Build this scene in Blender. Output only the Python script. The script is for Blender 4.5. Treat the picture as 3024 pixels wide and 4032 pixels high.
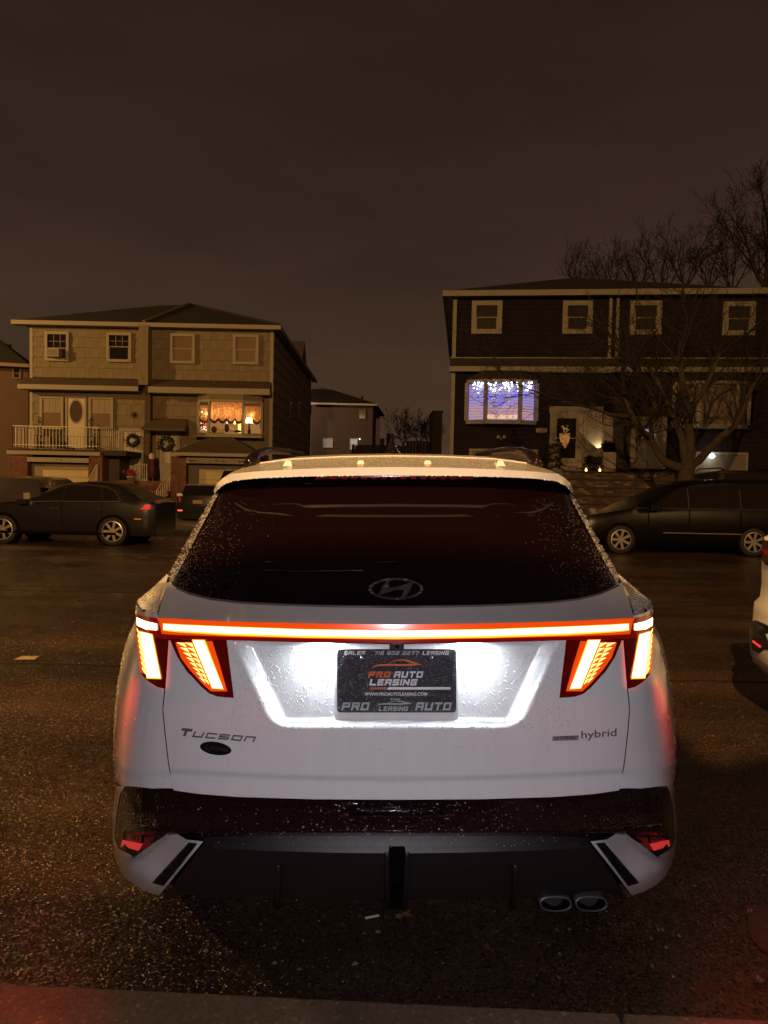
import bpy, math, random
from math import sin, cos, tan, atan, atan2, pi, radians, sqrt
from mathutils import Vector, Matrix
random.seed(7)
for o in list(bpy.data.objects): bpy.data.objects.remove(o)
SC = bpy.context.scene
COL = SC.collection
F = 2796.0; CX, CY = 1512.0, 2016.0
PIT = radians(2.4); H = 1.55; ROLL = radians(1.2); XC = 0.033
# ------------------------------------------------------------------ camera
cd = bpy.data.cameras.new('camera'); cam = bpy.data.objects.new('camera', cd); COL.objects.link(cam)
cd.sensor_fit = 'VERTICAL'; cd.sensor_height = 36; cd.sensor_width = 27; cd.lens = 36 * F / 4032
cd.clip_start = .02; cd.clip_end = 1000
C0 = Matrix.Rotation(pi/2 - PIT, 4, 'X'); CR = C0 @ Matrix.Rotation(ROLL, 4, 'Z')
cam.matrix_world = Matrix.Translation((0, 0, H)) @ CR
SC.camera = cam
SC.render.engine = 'CYCLES'
SC.view_settings.view_transform = 'Standard'; SC.view_settings.look = 'None'
SC.view_settings.exposure = 0; SC.view_settings.gamma = 1; SC.view_settings.use_curve_mapping = False
SC.cycles.max_bounces = 6; SC.cycles.transparent_max_bounces = 12
SC.cycles.sample_clamp_indirect = 4
SC.cycles.use_light_tree = True
# ------------------------------------------------------------------ world: overcast night lit by the city
W = bpy.data.worlds.new('World'); SC.world = W; W.use_nodes = True
nt = W.node_tree; N = nt.nodes; L = nt.links
bg = N['Background']
tc = N.new('ShaderNodeTexCoord'); sp = N.new('ShaderNodeSeparateXYZ'); L.new(tc.outputs['Generated'], sp.inputs[0])
cr = N.new('ShaderNodeValToRGB'); e = cr.color_ramp.elements
e[0].position = 0; e[0].color = (.072, .0385, .0215, 1)
e[1].position = 1; e[1].color = (.0195, .0092, .0070, 1)
for p, c in ((.12, (.058, .0315, .0185)), (.28, (.0415, .0225, .0145)), (.45, (.0305, .0155, .0108)), (.62, (.0250, .0118, .0085))):
    q = e.new(p); q.color = (*c, 1)
L.new(sp.outputs['Z'], cr.inputs[0])
mp = N.new('ShaderNodeMapping'); mp.inputs['Scale'].default_value = (1.2, 1.2, 4.5); L.new(tc.outputs['Generated'], mp.inputs[0])
ns = N.new('ShaderNodeTexNoise'); ns.inputs['Scale'].default_value = 2.2; ns.inputs['Detail'].default_value = 5; ns.inputs['Roughness'].default_value = .55
L.new(mp.outputs[0], ns.inputs['Vector'])
mr = N.new('ShaderNodeMapRange'); mr.inputs[1].default_value = .3; mr.inputs[2].default_value = .7; mr.inputs[3].default_value = .84; mr.inputs[4].default_value = 1.14
L.new(ns.outputs['Fac'], mr.inputs[0])
mx = N.new('ShaderNodeMixRGB'); mx.blend_type = 'MULTIPLY'; mx.inputs[0].default_value = 1
L.new(cr.outputs[0], mx.inputs[1]); L.new(mr.outputs[0], mx.inputs[2]); L.new(mx.outputs[0], bg.inputs['Color'])
bg.inputs['Strength'].default_value = 1.0
# ------------------------------------------------------------------ lights: street lamps, phone flash
def lamp(name, kind, loc, energy, color, **kw):
    d = bpy.data.lights.new(name, kind); d.energy = energy; d.color = color
    for k, v in kw.items(): setattr(d, k, v)
    o = bpy.data.objects.new(name, d); COL.objects.link(o); o.location = loc
    return o
def aim(o, tgt):
    o.rotation_euler = (Vector(tgt) - o.location).to_track_quat('-Z', 'Y').to_euler()
SODIUM = (1.0, .53, .16)
lamp('street_lamp_light', 'POINT', (-5, -13, 10), 24500, SODIUM, shadow_soft_size=.10)
lamp('street_lamp_light', 'POINT', (17, -11, 9.5), 3600, (1.0, .56, .22), shadow_soft_size=.12)
lamp('street_lamp_light', 'POINT', (-9.5, 50, 9), 1100, (1.0, .62, .36), shadow_soft_size=.12)
lamp('street_lamp_light', 'POINT', (-26, 21, 9), 8500, SODIUM, shadow_soft_size=.12)
fl = lamp('phone_flash', 'SPOT', (.028, .01, H - .012), 51, (.97, .90, .98), shadow_soft_size=.006, spot_size=radians(104), spot_blend=.8)
aim(fl, (.03, 2, 1.12))

# ------------------------------------------------------------------ helpers
def tag(o, label=None, cat=None, group=None, kind=None):
    if label: o['label'] = label
    if cat: o['category'] = cat
    if group: o['group'] = group
    if kind: o['kind'] = kind
    return o
def empty(name, loc=(0, 0, 0), parent=None, rz=0):
    o = bpy.data.objects.new(name, None); COL.objects.link(o); o.location = loc; o.rotation_euler = (0, 0, rz)
    o.empty_display_size = .1
    if parent: o.parent = parent
    return o
def mesh_obj(name, v, f, mat, parent=None, smooth=False, mats=None, fm=None):
    me = bpy.data.meshes.new(name); me.from_pydata([tuple(a) for a in v], [], f); 
    if mats:
        for m in mats: me.materials.append(m)
        if fm: me.polygons.foreach_set('material_index', fm)
    else: me.materials.append(mat)
    if smooth: me.polygons.foreach_set('use_smooth', [True] * len(me.polygons))
    me.update()
    o = bpy.data.objects.new(name, me); COL.objects.link(o)
    if parent: o.parent = parent
    return o
class MB:
    def __init__(s): s.v = []; s.f = []
    def add(s, v, f):
        n = len(s.v); s.v += [tuple(a) for a in v]; s.f += [tuple(n + i for i in q) for q in f]; return s
    def box(s, a, b):
        (x0, y0, z0), (x1, y1, z1) = a, b
        v = [(x0,y0,z0),(x1,y0,z0),(x1,y1,z0),(x0,y1,z0),(x0,y0,z1),(x1,y0,z1),(x1,y1,z1),(x0,y1,z1)]
        return s.add(v, [(0,3,2,1),(4,5,6,7),(0,1,5,4),(1,2,6,5),(2,3,7,6),(3,0,4,7)])
    def hull8(s, v):
        return s.add(v, [(0,3,2,1),(4,5,6,7),(0,1,5,4),(1,2,6,5),(2,3,7,6),(3,0,4,7)])
    def tube(s, pts, r, n=8, caps=True):
        pts = [Vector(p) for p in pts]; rs = r if isinstance(r, (list, tuple)) else [r] * len(pts)
        rings = []; up = None
        for i, p in enumerate(pts):
            d = (pts[min(i+1, len(pts)-1)] - pts[max(i-1, 0)])
            d = d.normalized() if d.length > 1e-9 else Vector((0, 0, 1))
            if up is None or abs(up.dot(d)) > .98: up = Vector((0, 0, 1)) if abs(d.z) < .9 else Vector((1, 0, 0))
            a = d.cross(up).normalized(); b = a.cross(d).normalized(); up = b
            rings.append([p + a * (cos(2*pi*k/n) * rs[i]) + b * (sin(2*pi*k/n) * rs[i]) for k in range(n)])
        v = [q for rg in rings for q in rg]; f = []
        for i in range(len(pts)-1):
            for k in range(n):
                f.append((i*n+k, i*n+(k+1) % n, (i+1)*n+(k+1) % n, (i+1)*n+k))
        if caps: f.append(tuple(range(n))[::-1]); f.append(tuple((len(pts)-1)*n + k for k in range(n)))
        return s.add(v, f)
    def prism(s, poly, lo, hi, ax='y'):
        n = len(poly)
        def m(p, t): return (p[0], t, p[1]) if ax == 'y' else ((t, p[0], p[1]) if ax == 'x' else (p[0], p[1], t))
        v = [m(p, lo) for p in poly] + [m(p, hi) for p in poly]
        f = [tuple(range(n)), tuple(range(n, 2*n))[::-1]] + [(i, i+n, (i+1) % n + n, (i+1) % n) for i in range(n)]
        return s.add(v, f)
    def lathe(s, prof, c=(0, 0, 0), n=24, ax='z'):
        v = []
        for (r, h) in prof:
            for k in range(n):
                a = 2*pi*k/n; x, y = r*cos(a), r*sin(a)
                p = {'z': (x, y, h), 'y': (x, h, y), 'x': (h, x, y)}[ax]
                v.append((p[0]+c[0], p[1]+c[1], p[2]+c[2]))
        f = [(i*n+k, i*n+(k+1) % n, (i+1)*n+(k+1) % n, (i+1)*n+k) for i in range(len(prof)-1) for k in range(n)]
        return s.add(v, f)
    def build(s, name, mat, parent=None, smooth=False): return mesh_obj(name, s.v, s.f, mat, parent, smooth)
def bevel(o, w=.01, seg=2):
    m = o.modifiers.new('bevel', 'BEVEL'); m.width = w; m.segments = seg; m.limit_method = 'ANGLE'; m.angle_limit = radians(35); return o

MATS = {}
def principled(name, col, rough=.5, metal=0, coat=0, spec=.5, emis=None, es=0, bump=None, var=None, alpha=1, trans=0):
    """bump=(kind, scale, strength, distance); var=(scale, amount) colour variation"""
    if name in MATS: return MATS[name]
    m = bpy.data.materials.new(name); m.use_nodes = True; t = m.node_tree; b = t.nodes['Principled BSDF']
    b.inputs['Base Color'].default_value = (*col, 1); b.inputs['Roughness'].default_value = rough
    b.inputs['Metallic'].default_value = metal; b.inputs['Coat Weight'].default_value = coat
    b.inputs['Coat Roughness'].default_value = .06
    b.inputs['Specular IOR Level'].default_value = spec
    b.inputs['Transmission Weight'].default_value = trans
    if emis: b.inputs['Emission Color'].default_value = (*emis, 1); b.inputs['Emission Strength'].default_value = es
    tco = t.nodes.new('ShaderNodeTexCoord')
    if var:
        n = t.nodes.new('ShaderNodeTexNoise'); n.inputs['Scale'].default_value = 1 if isinstance(var[0], tuple) else var[0]; n.inputs['Detail'].default_value = 6
        n.inputs['Roughness'].default_value = .65
        if isinstance(var[0], tuple):
            mpp = t.nodes.new('ShaderNodeMapping'); mpp.inputs['Scale'].default_value = var[0]; t.links.new(tco.outputs['Object'], mpp.inputs[0]); t.links.new(mpp.outputs[0], n.inputs['Vector'])
        else: t.links.new(tco.outputs['Object'], n.inputs['Vector'])
        r = t.nodes.new('ShaderNodeMapRange'); r.inputs[1].default_value = .3; r.inputs[2].default_value = .7
        r.inputs[3].default_value = 1 - var[1]; r.inputs[4].default_value = 1 + var[1]
        t.links.new(n.outputs['Fac'], r.inputs[0])
        x = t.nodes.new('ShaderNodeMixRGB'); x.blend_type = 'MULTIPLY'; x.inputs[0].default_value = 1
        x.inputs[1].default_value = (*col, 1); t.links.new(r.outputs[0], x.inputs[2])
        t.links.new(x.outputs[0], b.inputs['Base Color'])
    if bump:
        kind, sc, st, dist = bump
        bn = t.nodes.new('ShaderNodeBump'); bn.inputs['Strength'].default_value = st; bn.inputs['Distance'].default_value = dist
        if kind == 'flutes':
            n = t.nodes.new('ShaderNodeTexWave'); n.inputs['Scale'].default_value = sc; n.inputs['Distortion'].default_value = 1.2; n.inputs['Detail Scale'].default_value = .6
            t.links.new(tco.outputs['Object'], n.inputs['Vector']); t.links.new(n.outputs['Fac'], bn.inputs['Height'])
        elif kind == 'drops':
            vo = t.nodes.new('ShaderNodeTexVoronoi'); vo.inputs['Scale'].default_value = sc
            t.links.new(tco.outputs['Object'], vo.inputs['Vector'])
            r = t.nodes.new('ShaderNodeMapRange'); r.interpolation_type = 'SMOOTHSTEP'
            r.inputs[1].default_value = .15; r.inputs[2].default_value = .48; r.inputs[3].default_value = 1; r.inputs[4].default_value = 0
            t.links.new(vo.outputs['Distance'], r.inputs[0]); t.links.new(r.outputs[0], bn.inputs['Height'])
        else:
            n = t.nodes.new('ShaderNodeTexNoise'); n.inputs['Scale'].default_value = sc; n.inputs['Detail'].default_value = 4
            t.links.new(tco.outputs['Object'], n.inputs['Vector']); t.links.new(n.outputs['Fac'], bn.inputs['Height'])
        t.links.new(bn.outputs[0], b.inputs['Normal'])
        if kind == 'drops': t.links.new(bn.outputs[0], b.inputs['Coat Normal'])
    MATS[name] = m; return m
def emit(name, col, s):
    return principled(name, (0.02, 0.01, 0.01), .5, emis=col, es=s, spec=.2)
def thin_glass(name, tint=(.9, .9, .9), refl=.12, rough=.02):
    if name in MATS: return MATS[name]
    m = bpy.data.materials.new(name); m.use_nodes = True; t = m.node_tree; t.nodes.clear()
    o = t.nodes.new('ShaderNodeOutputMaterial'); a = t.nodes.new('ShaderNodeBsdfTransparent'); a.inputs[0].default_value = (*tint, 1)
    g = t.nodes.new('ShaderNodeBsdfGlossy'); g.inputs['Roughness'].default_value = rough
    fr = t.nodes.new('ShaderNodeFresnel'); fr.inputs[0].default_value = 1.5
    x = t.nodes.new('ShaderNodeMixShader')
    t.links.new(fr.outputs[0], x.inputs[0]); t.links.new(a.outputs[0], x.inputs[1]); t.links.new(g.outputs[0], x.inputs[2]); t.links.new(x.outputs[0], o.inputs[0])
    MATS[name] = m; return m

# material library
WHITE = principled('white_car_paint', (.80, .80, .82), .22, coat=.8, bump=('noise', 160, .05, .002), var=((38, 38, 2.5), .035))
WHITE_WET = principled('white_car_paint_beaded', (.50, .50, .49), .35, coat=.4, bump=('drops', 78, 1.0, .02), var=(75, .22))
BLACKGLOSS = principled('black_gloss_trim', (.009, .004, .004), .06, coat=.3)
BLACKGLOSS_WET = principled('black_gloss_trim_wet', (.010, .004, .004), .10, coat=.3, bump=('drops', 170, .6, .006))  # both gloss blacks carry the red tail-light veil in their base
BLACKPLASTIC = principled('grey_textured_plastic', (.019, .012, .014), .42, bump=('noise', 420, .25, .002), var=(14, .15))
DARKVOID = principled('underbody_black', (.005, .003, .003), .95, spec=.03)
GLASSDARK = principled('tinted_rear_glass', (.0055, .0018, .0020), .03, spec=.5)  # maroon in the base stands in for the red tail-light veil
CHROME = principled('brushed_chrome', (.55, .53, .55), .22, metal=1)
BADGE = principled('dark_chrome_badge', (.15, .10, .10), .45)
EMBLEM = principled('wet_grey_emblem', (.065, .050, .056), .42, metal=.3, bump=('drops', 260, .6, .003))
RUBBER = principled('tyre_rubber', (.012, .012, .012), .8)
WATER = principled('water_bead', (.62, .62, .62), .05, spec=.9, trans=.75)
TRIMW = principled('aged_white_trim', (.56, .52, .44), .6, var=(3, .12))
ROOFM = principled('asphalt_shingle_roof', (.018, .014, .013), .9, bump=('noise', 30, .6, .02), var=(8, .3))
BRICK = principled('dark_red_brick', (.12, .05, .035), .85, bump=('noise', 60, .4, .01), var=(6, .3))
DARKPANE = principled('dark_window_pane', (.012, .010, .010), .08)
METALW = principled('white_iron_railing', (.55, .50, .42), .5)

# ================================================================== WORLD PIXEL HELPERS (surveying the place)
def wray(px, py):
    dx, dy = px - CX, py - CY
    x = dx*cos(ROLL) + dy*sin(ROLL); y = -dx*sin(ROLL) + dy*cos(ROLL)
    v = y / F
    return x / F, cos(PIT) - v*sin(PIT), sin(PIT) + v*cos(PIT)
def WP(px, py, Y):
    rx, fy, dn = wray(px, py); t = Y / fy
    return Vector((t*rx, Y, H - t*dn))
def WG(px, py, z=0.0):
    rx, fy, dn = wray(px, py); t = (H - z) / dn
    return Vector((t*rx, t*fy, z))

# ================================================================== MAIN CAR (car frame: camera level, then posed on the cross slope)
def cray(px, py):
    v = (py - CY) / F
    return (px - CX) / F, cos(PIT) - v*sin(PIT), sin(PIT) + v*cos(PIT)
def P(px, py, Y):
    """left-hand measured pixel -> (positive half-width x, Y, z) in the car frame"""
    rx, fy, dn = cray(px, py); t = Y / fy
    return Vector((XC - t*rx, Y, H - t*dn))
def lerp(t, xs, ys):
    if t <= xs[0]: return ys[0]
    for i in range(len(xs)-1):
        if t <= xs[i+1]:
            k = (t - xs[i]) / (xs[i+1] - xs[i]); return ys[i] + k*(ys[i+1]-ys[i])
    return ys[-1]
def smooth_lerp(t, xs, ys):
    # monotone-ish cubic hermite
    if t <= xs[0]: return ys[0]
    if t >= xs[-1]: return ys[-1]
    for i in range(len(xs)-1):
        if t <= xs[i+1]:
            h = xs[i+1]-xs[i]; k = (t-xs[i])/h
            d = (ys[i+1]-ys[i])/h
            dl = (ys[i]-ys[i-1])/(xs[i]-xs[i-1]) if i > 0 else d
            dr = (ys[i+2]-ys[i+1])/(xs[i+2]-xs[i+1]) if i+2 < len(xs) else d
            m0 = (d+dl)/2; m1 = (d+dr)/2
            return (2*k**3-3*k**2+1)*ys[i] + (k**3-2*k**2+k)*h*m0 + (-2*k**3+3*k**2)*ys[i+1] + (k**3-k**2)*h*m1
ZS = [.25, .36, .44, .52, .60, .68, .74, .80, .92, 1.12, 1.19, 1.30]
YS = [2.05, 1.92, 1.85, 1.80, 1.772, 1.76, 1.768, 1.782, 1.80, 1.838, 1.850, 1.90]
US = [0, .3, .5, .62, .73, .80, .87, .93, .97, 1.0]
CS = [0, .010, .036, .068, .118, .180, .29, .42, .53, .68]
def Yc(z): return smooth_lerp(z, ZS, YS)
def Cu(u): return smooth_lerp(u, US, CS)
SIL = [(533,2451),(504,2509),(480,2591),(460,2712),(451,2808),(446,2929),(450,3010),(458,3092),(451,3136),(441,3217),(442,3282),(446,3353)]
wz = []
for (px, py) in SIL:
    w = .9
    for _ in range(8):
        best = 9
        for k in range(60, 101):
            u = k/100; Yk = Yc(.8) + Cu(u) if _ == 0 else Yc(zz) + Cu(u)
            xk = P(px, py, Yk).x
            if xk/u < best: best = xk/u; Yb = Yk
        w = best; zz = P(px, py, Yb).z
    wz.append((zz, w))
wz.sort()
WZ = [a for a, b in wz]; WW = [b for a, b in wz]
def Wd(z): return lerp(z, WZ, WW)
def S(px, py, off=0.0):
    """pixel -> point on the car's rear skin"""
    Y = 1.85
    for _ in range(25):
        p = P(px, py, Y); u = min(abs(p.x) / Wd(p.z), 1.0)
        Y = .5*Y + .5*(Yc(p.z) + Cu(u))
    return P(px, py, Y + off)
def arc(pts, n):
    """resample a pixel polyline at n+1 points, by its own vertex spacing"""
    d = [0]
    for a, b in zip(pts, pts[1:]): d.append(d[-1] + sqrt(sum((p-q)**2 for p, q in zip(a, b))) + 1e-9)
    out = []
    for i in range(n+1):
        t = d[-1]*i/n
        out.append(tuple(lerp(t, d, [p[k] for p in pts]) for k in range(len(pts[0]))))
    return out
CAR = empty('white_suv')
def both(name, v, f, mat, smooth=True, solid=0, parent=None, join=False, kind=None):
    """a half-surface built on the car's right (mirror on the left); join=True makes one mesh across the centre line"""
    outs = []
    def one(vv, ff):
        o = mesh_obj(name, vv, ff, mat, parent or CAR, smooth)
        if solid:
            m = o.modifiers.new('thickness', 'SOLIDIFY'); m.thickness = solid; m.offset = 0
        if kind: o['kind'] = kind
        outs.append(o)
    vl = [(-a[0], a[1], a[2]) for a in v]; vr = [(a[0], a[1], a[2]) for a in v]
    fr = [tuple(reversed(q)) for q in f]
    if join:
        n = len(vl); me_v = vl + vr; me_f = list(f) + [tuple(n+i for i in q) for q in fr]
        one(me_v, me_f)
        import bmesh
        bm = bmesh.new(); bm.from_mesh(outs[0].data); bmesh.ops.remove_doubles(bm, verts=bm.verts, dist=.0006); bm.to_mesh(outs[0].data); bm.free()
    else:
        one(vl, f); one(vr, fr)
    return outs
def grid_faces(n, m):
    return [(i*(m+1)+j, i*(m+1)+j+1, (i+1)*(m+1)+j+1, (i+1)*(m+1)+j) for i in range(n) for j in range(m)]
def ruled(A, B, n, m, fn):
    """A (start edge list) and B (end edge list): n steps along each, m across"""
    a = arc(A, n); b = arc(B, n); v = []
    for i in range(n+1):
        for j in range(m+1):
            t = j/m; v.append(fn(*[a[i][k]*(1-t) + b[i][k]*t for k in range(len(a[i]))]))
    return v, grid_faces(n, m)
PXC = 1560.5
def centre(l): return l
# --- roof / spoiler
lip_top = [(1561,1839,2.20),(1350,1841,2.203),(1150,1848,2.215),(1000,1857,2.26),(906,1866,2.32),(878,1882,2.37),(854,1904,2.42),(841,1932,2.50)]
lip_bot = [(1561,1872,2.212),(1350,1873,2.215),(1150,1877,2.227),(1000,1884,2.27),(915,1894,2.33),(880,1908,2.37),(862,1922,2.42),(846,1943,2.50)]
crease  = [(1561,1796,2.50),(1350,1799,2.50),(1150,1808,2.51),(1024,1824,2.52),(960,1841,2.54),(915,1858,2.56),(878,1882,2.58),(846,1924,2.60)]
def exact(A, B, m, fn, sub=3):
    a = []; b = []
    for i in range(len(A)-1):
        for s in range(sub):
            t = s/sub
            a.append(tuple(A[i][k]*(1-t)+A[i+1][k]*t for k in range(3))); b.append(tuple(B[i][k]*(1-t)+B[i+1][k]*t for k in range(3)))
    a.append(A[-1]); b.append(B[-1]); v = []
    for i in range(len(a)):
        for j in range(m+1):
            t = j/m; v.append(fn(*[a[i][k]*(1-t)+b[i][k]*t for k in range(3)]))
    return v, grid_faces(len(a)-1, m)
def fixc(v):
    return [(0 if a[0] < .005 else a[0], a[1], a[2]) for a in v]
v, f = exact(lip_top, lip_bot, 3, P); both('spoiler_lip', fixc(v), f, WHITE, join=True)
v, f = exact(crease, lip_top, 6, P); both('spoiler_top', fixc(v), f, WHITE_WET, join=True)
# underside of the spoiler
und = [(p[0]+(1561-p[0])*.03, p[1]+3, p[2]+.16) for p in lip_bot]
v, f = exact(lip_bot, und, 1, P); both('spoiler_underside', fixc(v), f, DARKVOID, join=True)
crw = [P(*p) for p in crease]
rows = []
for (dy, dz, sx) in ((0, -.002, 1), (.25, .020, 1.0), (.6, .034, 1.0), (1.1, .034, .98), (1.6, .018, .96), (2.0, -.03, .94), (2.3, -.09, .92)):
    rows.append([(max(c.x, 0)*sx, 2.52 + dy + (c.y-2.5)*max(0, 1-dy), c.z + dz - .00*dy) for c in crw])
v = [p for i in range(len(crw)) for p in [r[i] for r in rows]]
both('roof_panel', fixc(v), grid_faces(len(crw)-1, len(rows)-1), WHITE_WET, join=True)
# roof spoiler ribs (four small raised wedges)
for px in (1137, 1421):
    for sgn in (1, -1):
        c = P(px, 1828, 2.33); q = Vector((c.x*-sgn, c.y, c.z))
        mb = MB(); mb.hull8([q+Vector(a) for a in ((-.017,-.03,-.008),(.017,-.03,-.008),(.015,.06,-.004),(-.015,.06,-.004),(-.008,-.022,.013),(.008,-.022,.013),(.006,.05,.010),(-.006,.05,.010))])
        bevel(mb.build('spoiler_rib', WHITE, CAR), .003)
# thin rear roof seam
mb = MB(); 
pts = [P(*p) for p in crease[:4]]
for s in (1, -1): mb.tube([(s*max(p.x, 0), p.y, p.z+.001) for p in pts], .0022, 6)
mb.build('roof_seam', WHITE, CAR)
# shark fin antenna
mb = MB(); sec = []
ax, ay, az = 0.0, 2.78, P(1550, 1788, 2.85).z - .006
for (t, hw, hh) in ((0, .040, .012), (.25, .036, .035), (.5, .026, .055), (.7, .016, .072), (.9, .007, .086), (1, .003, .090)):
    sec.append((t, hw, hh))
fin = MB(); vv = []
for (y, hw, top) in ((ay-.02, .034, .006), (ay, .040, .05), (ay+.03, .040, .088), (ay+.06, .038, .084), (ay+.12, .030, .05), (ay+.17, .016, .01)):
    for (a, b) in ((-1, 0), (-.55, .22), (-.26, .6), (-.14, .92), (0, 1), (.14, .92), (.26, .6), (.55, .22), (1, 0)):
        vv.append((ax + a*hw, y, az + b*top))
fin.add(vv, grid_faces(5, 8)); fin.build('shark_fin_antenna', BLACKGLOSS_WET, CAR, True)
# roof rails
for s in (1, -1):
    pts = [P(984, 1832, 2.50), P(990, 1812, 2.53), P(1008, 1790, 2.60), P(1040, 1776, 2.75), P(1080, 1774, 3.0), P(1130, 1779, 3.4), P(1190, 1790, 4.0)]
    mb = MB(); mb.tube([(-s*p.x, p.y, p.z) for p in pts], [.022, .022, .018, .016, .016, .016, .016], 10)
    o = mb.build('roof_rail', BLACKGLOSS_WET, CAR, True)
# high mounted brake lamp
A = [(1561,1875,2.30),(1350,1877,2.302),(1240,1879,2.305)]; B = [(1561,1889,2.30),(1350,1890,2.302),(1240,1889,2.305)]
v, f = exact(A, B, 1, P); both('high_brake_lamp', fixc(v), f, principled('dark_red_lens', (.10, .004, .004), .15, emis=(1, .02, .01), es=.012), join=True)
for k in range(14):
    px = 1305 + k*39; mb = MB()
    a = P(px, 1879, 2.297); b = P(px+22, 1887, 2.297)
    if px > 1800: break
    x0, x1 = -a.x, -b.x
    mb.box((min(x0, x1), 2.293, min(a.z, b.z)), (max(x0, x1), 2.299, max(a.z, b.z)))
    mb.build('led', principled('red_led_lens', (.20, .004, .004), .85, spec=.1, emis=(1, .02, .02), es=.05), CAR)
# --- rear glass
gt = [(1561,1876,2.30),(1350,1876,2.305),(1150,1878,2.32),(1000,1884,2.37),(915,1896,2.42),(880,1915,2.46),(862,1938,2.50)]
gb = [(1561,2385,1.950),(1390,2384,1.955),(1232,2381,1.966),(1093,2376,1.985),(955,2369,2.02),(830,2355,2.07),(747,2334,2.125)]
side_t = [(862,1938,2.50),(800,2060,2.40),(735,2190,2.30),(677,2300,2.20)]
side_b = [(747,2334,2.125),(720,2322,2.15),(700,2313,2.17),(677,2300,2.20)]
def glassP(px, py, Y): return P(px, py, Y)
v, f = exact(gt, gb, 22, glassP); 
v2, f2 = exact([(862,1938,2.50),(677,2300,2.20)], [(747,2334,2.125),(700,2313,2.17)], 8, P, 22)
# single grid: extend columns with the corner fan
a = gt + side_t[1:]; b = gb + side_b[1:]
v, f = exact(a, b, 22, P, 3)
a_save, b_save = list(a), list(b)
gl = both('rear_window', fixc(v), f, GLASSDARK, join=True)[0]
GLASSV = v
def gcol(x):
    i = min(int(x), len(a_save)-2); k_ = x - i
    return [a_save[i][k]*(1-k_)+a_save[i+1][k]*k_ for k in range(3)], [b_save[i][k]*(1-k_)+b_save[i+1][k]*k_ for k in range(3)]
def glass_pt(px, py, off=-.003):
    """point on glass from pixel by locating it between the top and bottom curves"""
    best = None
    for i in range(91):
        A_, B_ = gcol(i/10)
        for j in range(0, 41):
            t = j/40; q = [A_[k]*(1-t)+B_[k]*t for k in range(3)]
            d = (q[0]-px)**2 + (q[1]-py)**2
            if best is None or d < best[0]: best = (d, q[2])
    return P(px, py, best[1] + off)
# chrome-grey moulding at the foot of the glass
mb = MB()
for s in (1, -1):
    pts = [P(p[0], p[1]+4, p[2]-.004) for p in gb] + [P(700,2318,2.165), P(672,2304,2.20)]
    mb.tube([(-s*max(p.x, 0), p.y, p.z) for p in pts], .0035, 6)
mb.build('window_moulding', principled('grey_moulding', (.10, .09, .10), .4), CAR, True)
# c-pillar gloss trim
v, f = exact([(866,1940,2.49),(800,2066,2.39),(735,2196,2.29),(677,2300,2.20)], [(842,1946,2.60),(775,2064,2.58),(708,2180,2.56),(660,2268,2.52)], 5, P, 4)
both('pillar_trim', v, f, BLACKGLOSS_WET)
# headliner band seen through the top of the glass
band = [(1561,2037),(1350,2036),(1150,2031),(1020,2024),(965,2010),(925,1985)]
pp = [glass_pt(x, y) for x, y in band]; pq = [glass_pt(x, y-9) for x, y in band]
v = pp + pq; n = len(pp); f = [(i, i+1, i+1+n, i+n) for i in range(n-1)]
both('headliner_edge', v, f, principled('faint_grey_band', (.007, .005, .007), .6))
for (pts_, w_) in (([(1050,1917),(1130,1911),(1225,1904)], 3), ([(1090,2000),(1078,2060),(1070,2110)], 2), ([(1040,2212),(1561,2212)], 2), ([(1040,2245),(1240,2249),(1430,2247)], 3)):
    pp = [glass_pt(x, y-w_) for x, y in pts_]; pq = [glass_pt(x, y+w_) for x, y in pts_]; n = len(pp)
    mesh_obj('window_print_line', [(-p.x, p.y, p.z) for p in pp+pq], [(i, i+1, i+1+n, i+n) for i in range(n-1)], principled('faint_print', (.005, .003, .004), .5), CAR)
# --- upper tailgate (shelf between glass and light bar)
ut = [(p[0], p[1]+5, p[2]) for p in gb] + [(700,2320,2.165),(677,2306,2.20),(657,2292,2.24)]
seamU = [(657,2292,2.24),(634,2350,2.14),(625,2400,2.05),(619,2432,1.99)]
ub = [(1561,2459,0),(1390,2458,0),(1200,2454,0),(1040,2450,0),(882,2446,0),(750,2438,0),(690,2435,0),(655,2433,0),(635,2432,0),(619,2431,0)]
ubs = [(x, y, S(x, y).y) for x, y, _ in ub]
v, f = exact(ut, ubs, 10, P, 3); both('tailgate_upper', fixc(v), f, WHITE, join=True)
# --- quarter shoulder
qa = [(660,2270,2.50),(655,2293,2.24),(632,2350,2.14),(622,2400,2.05),(616,2431,1.99)]
qb = [(655,2264,2.62),(608,2308,2.52),(573,2337,2.44),(540,2366,2.36),(532,2416,2.27)]
qb = [(x, y, Y) for x, y, Y in qb]
v, f = exact(qa, qb, 8, P, 4); both('quarter_shoulder', v, f, WHITE_WET)
lampEnd = S(540, 2420)
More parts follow.
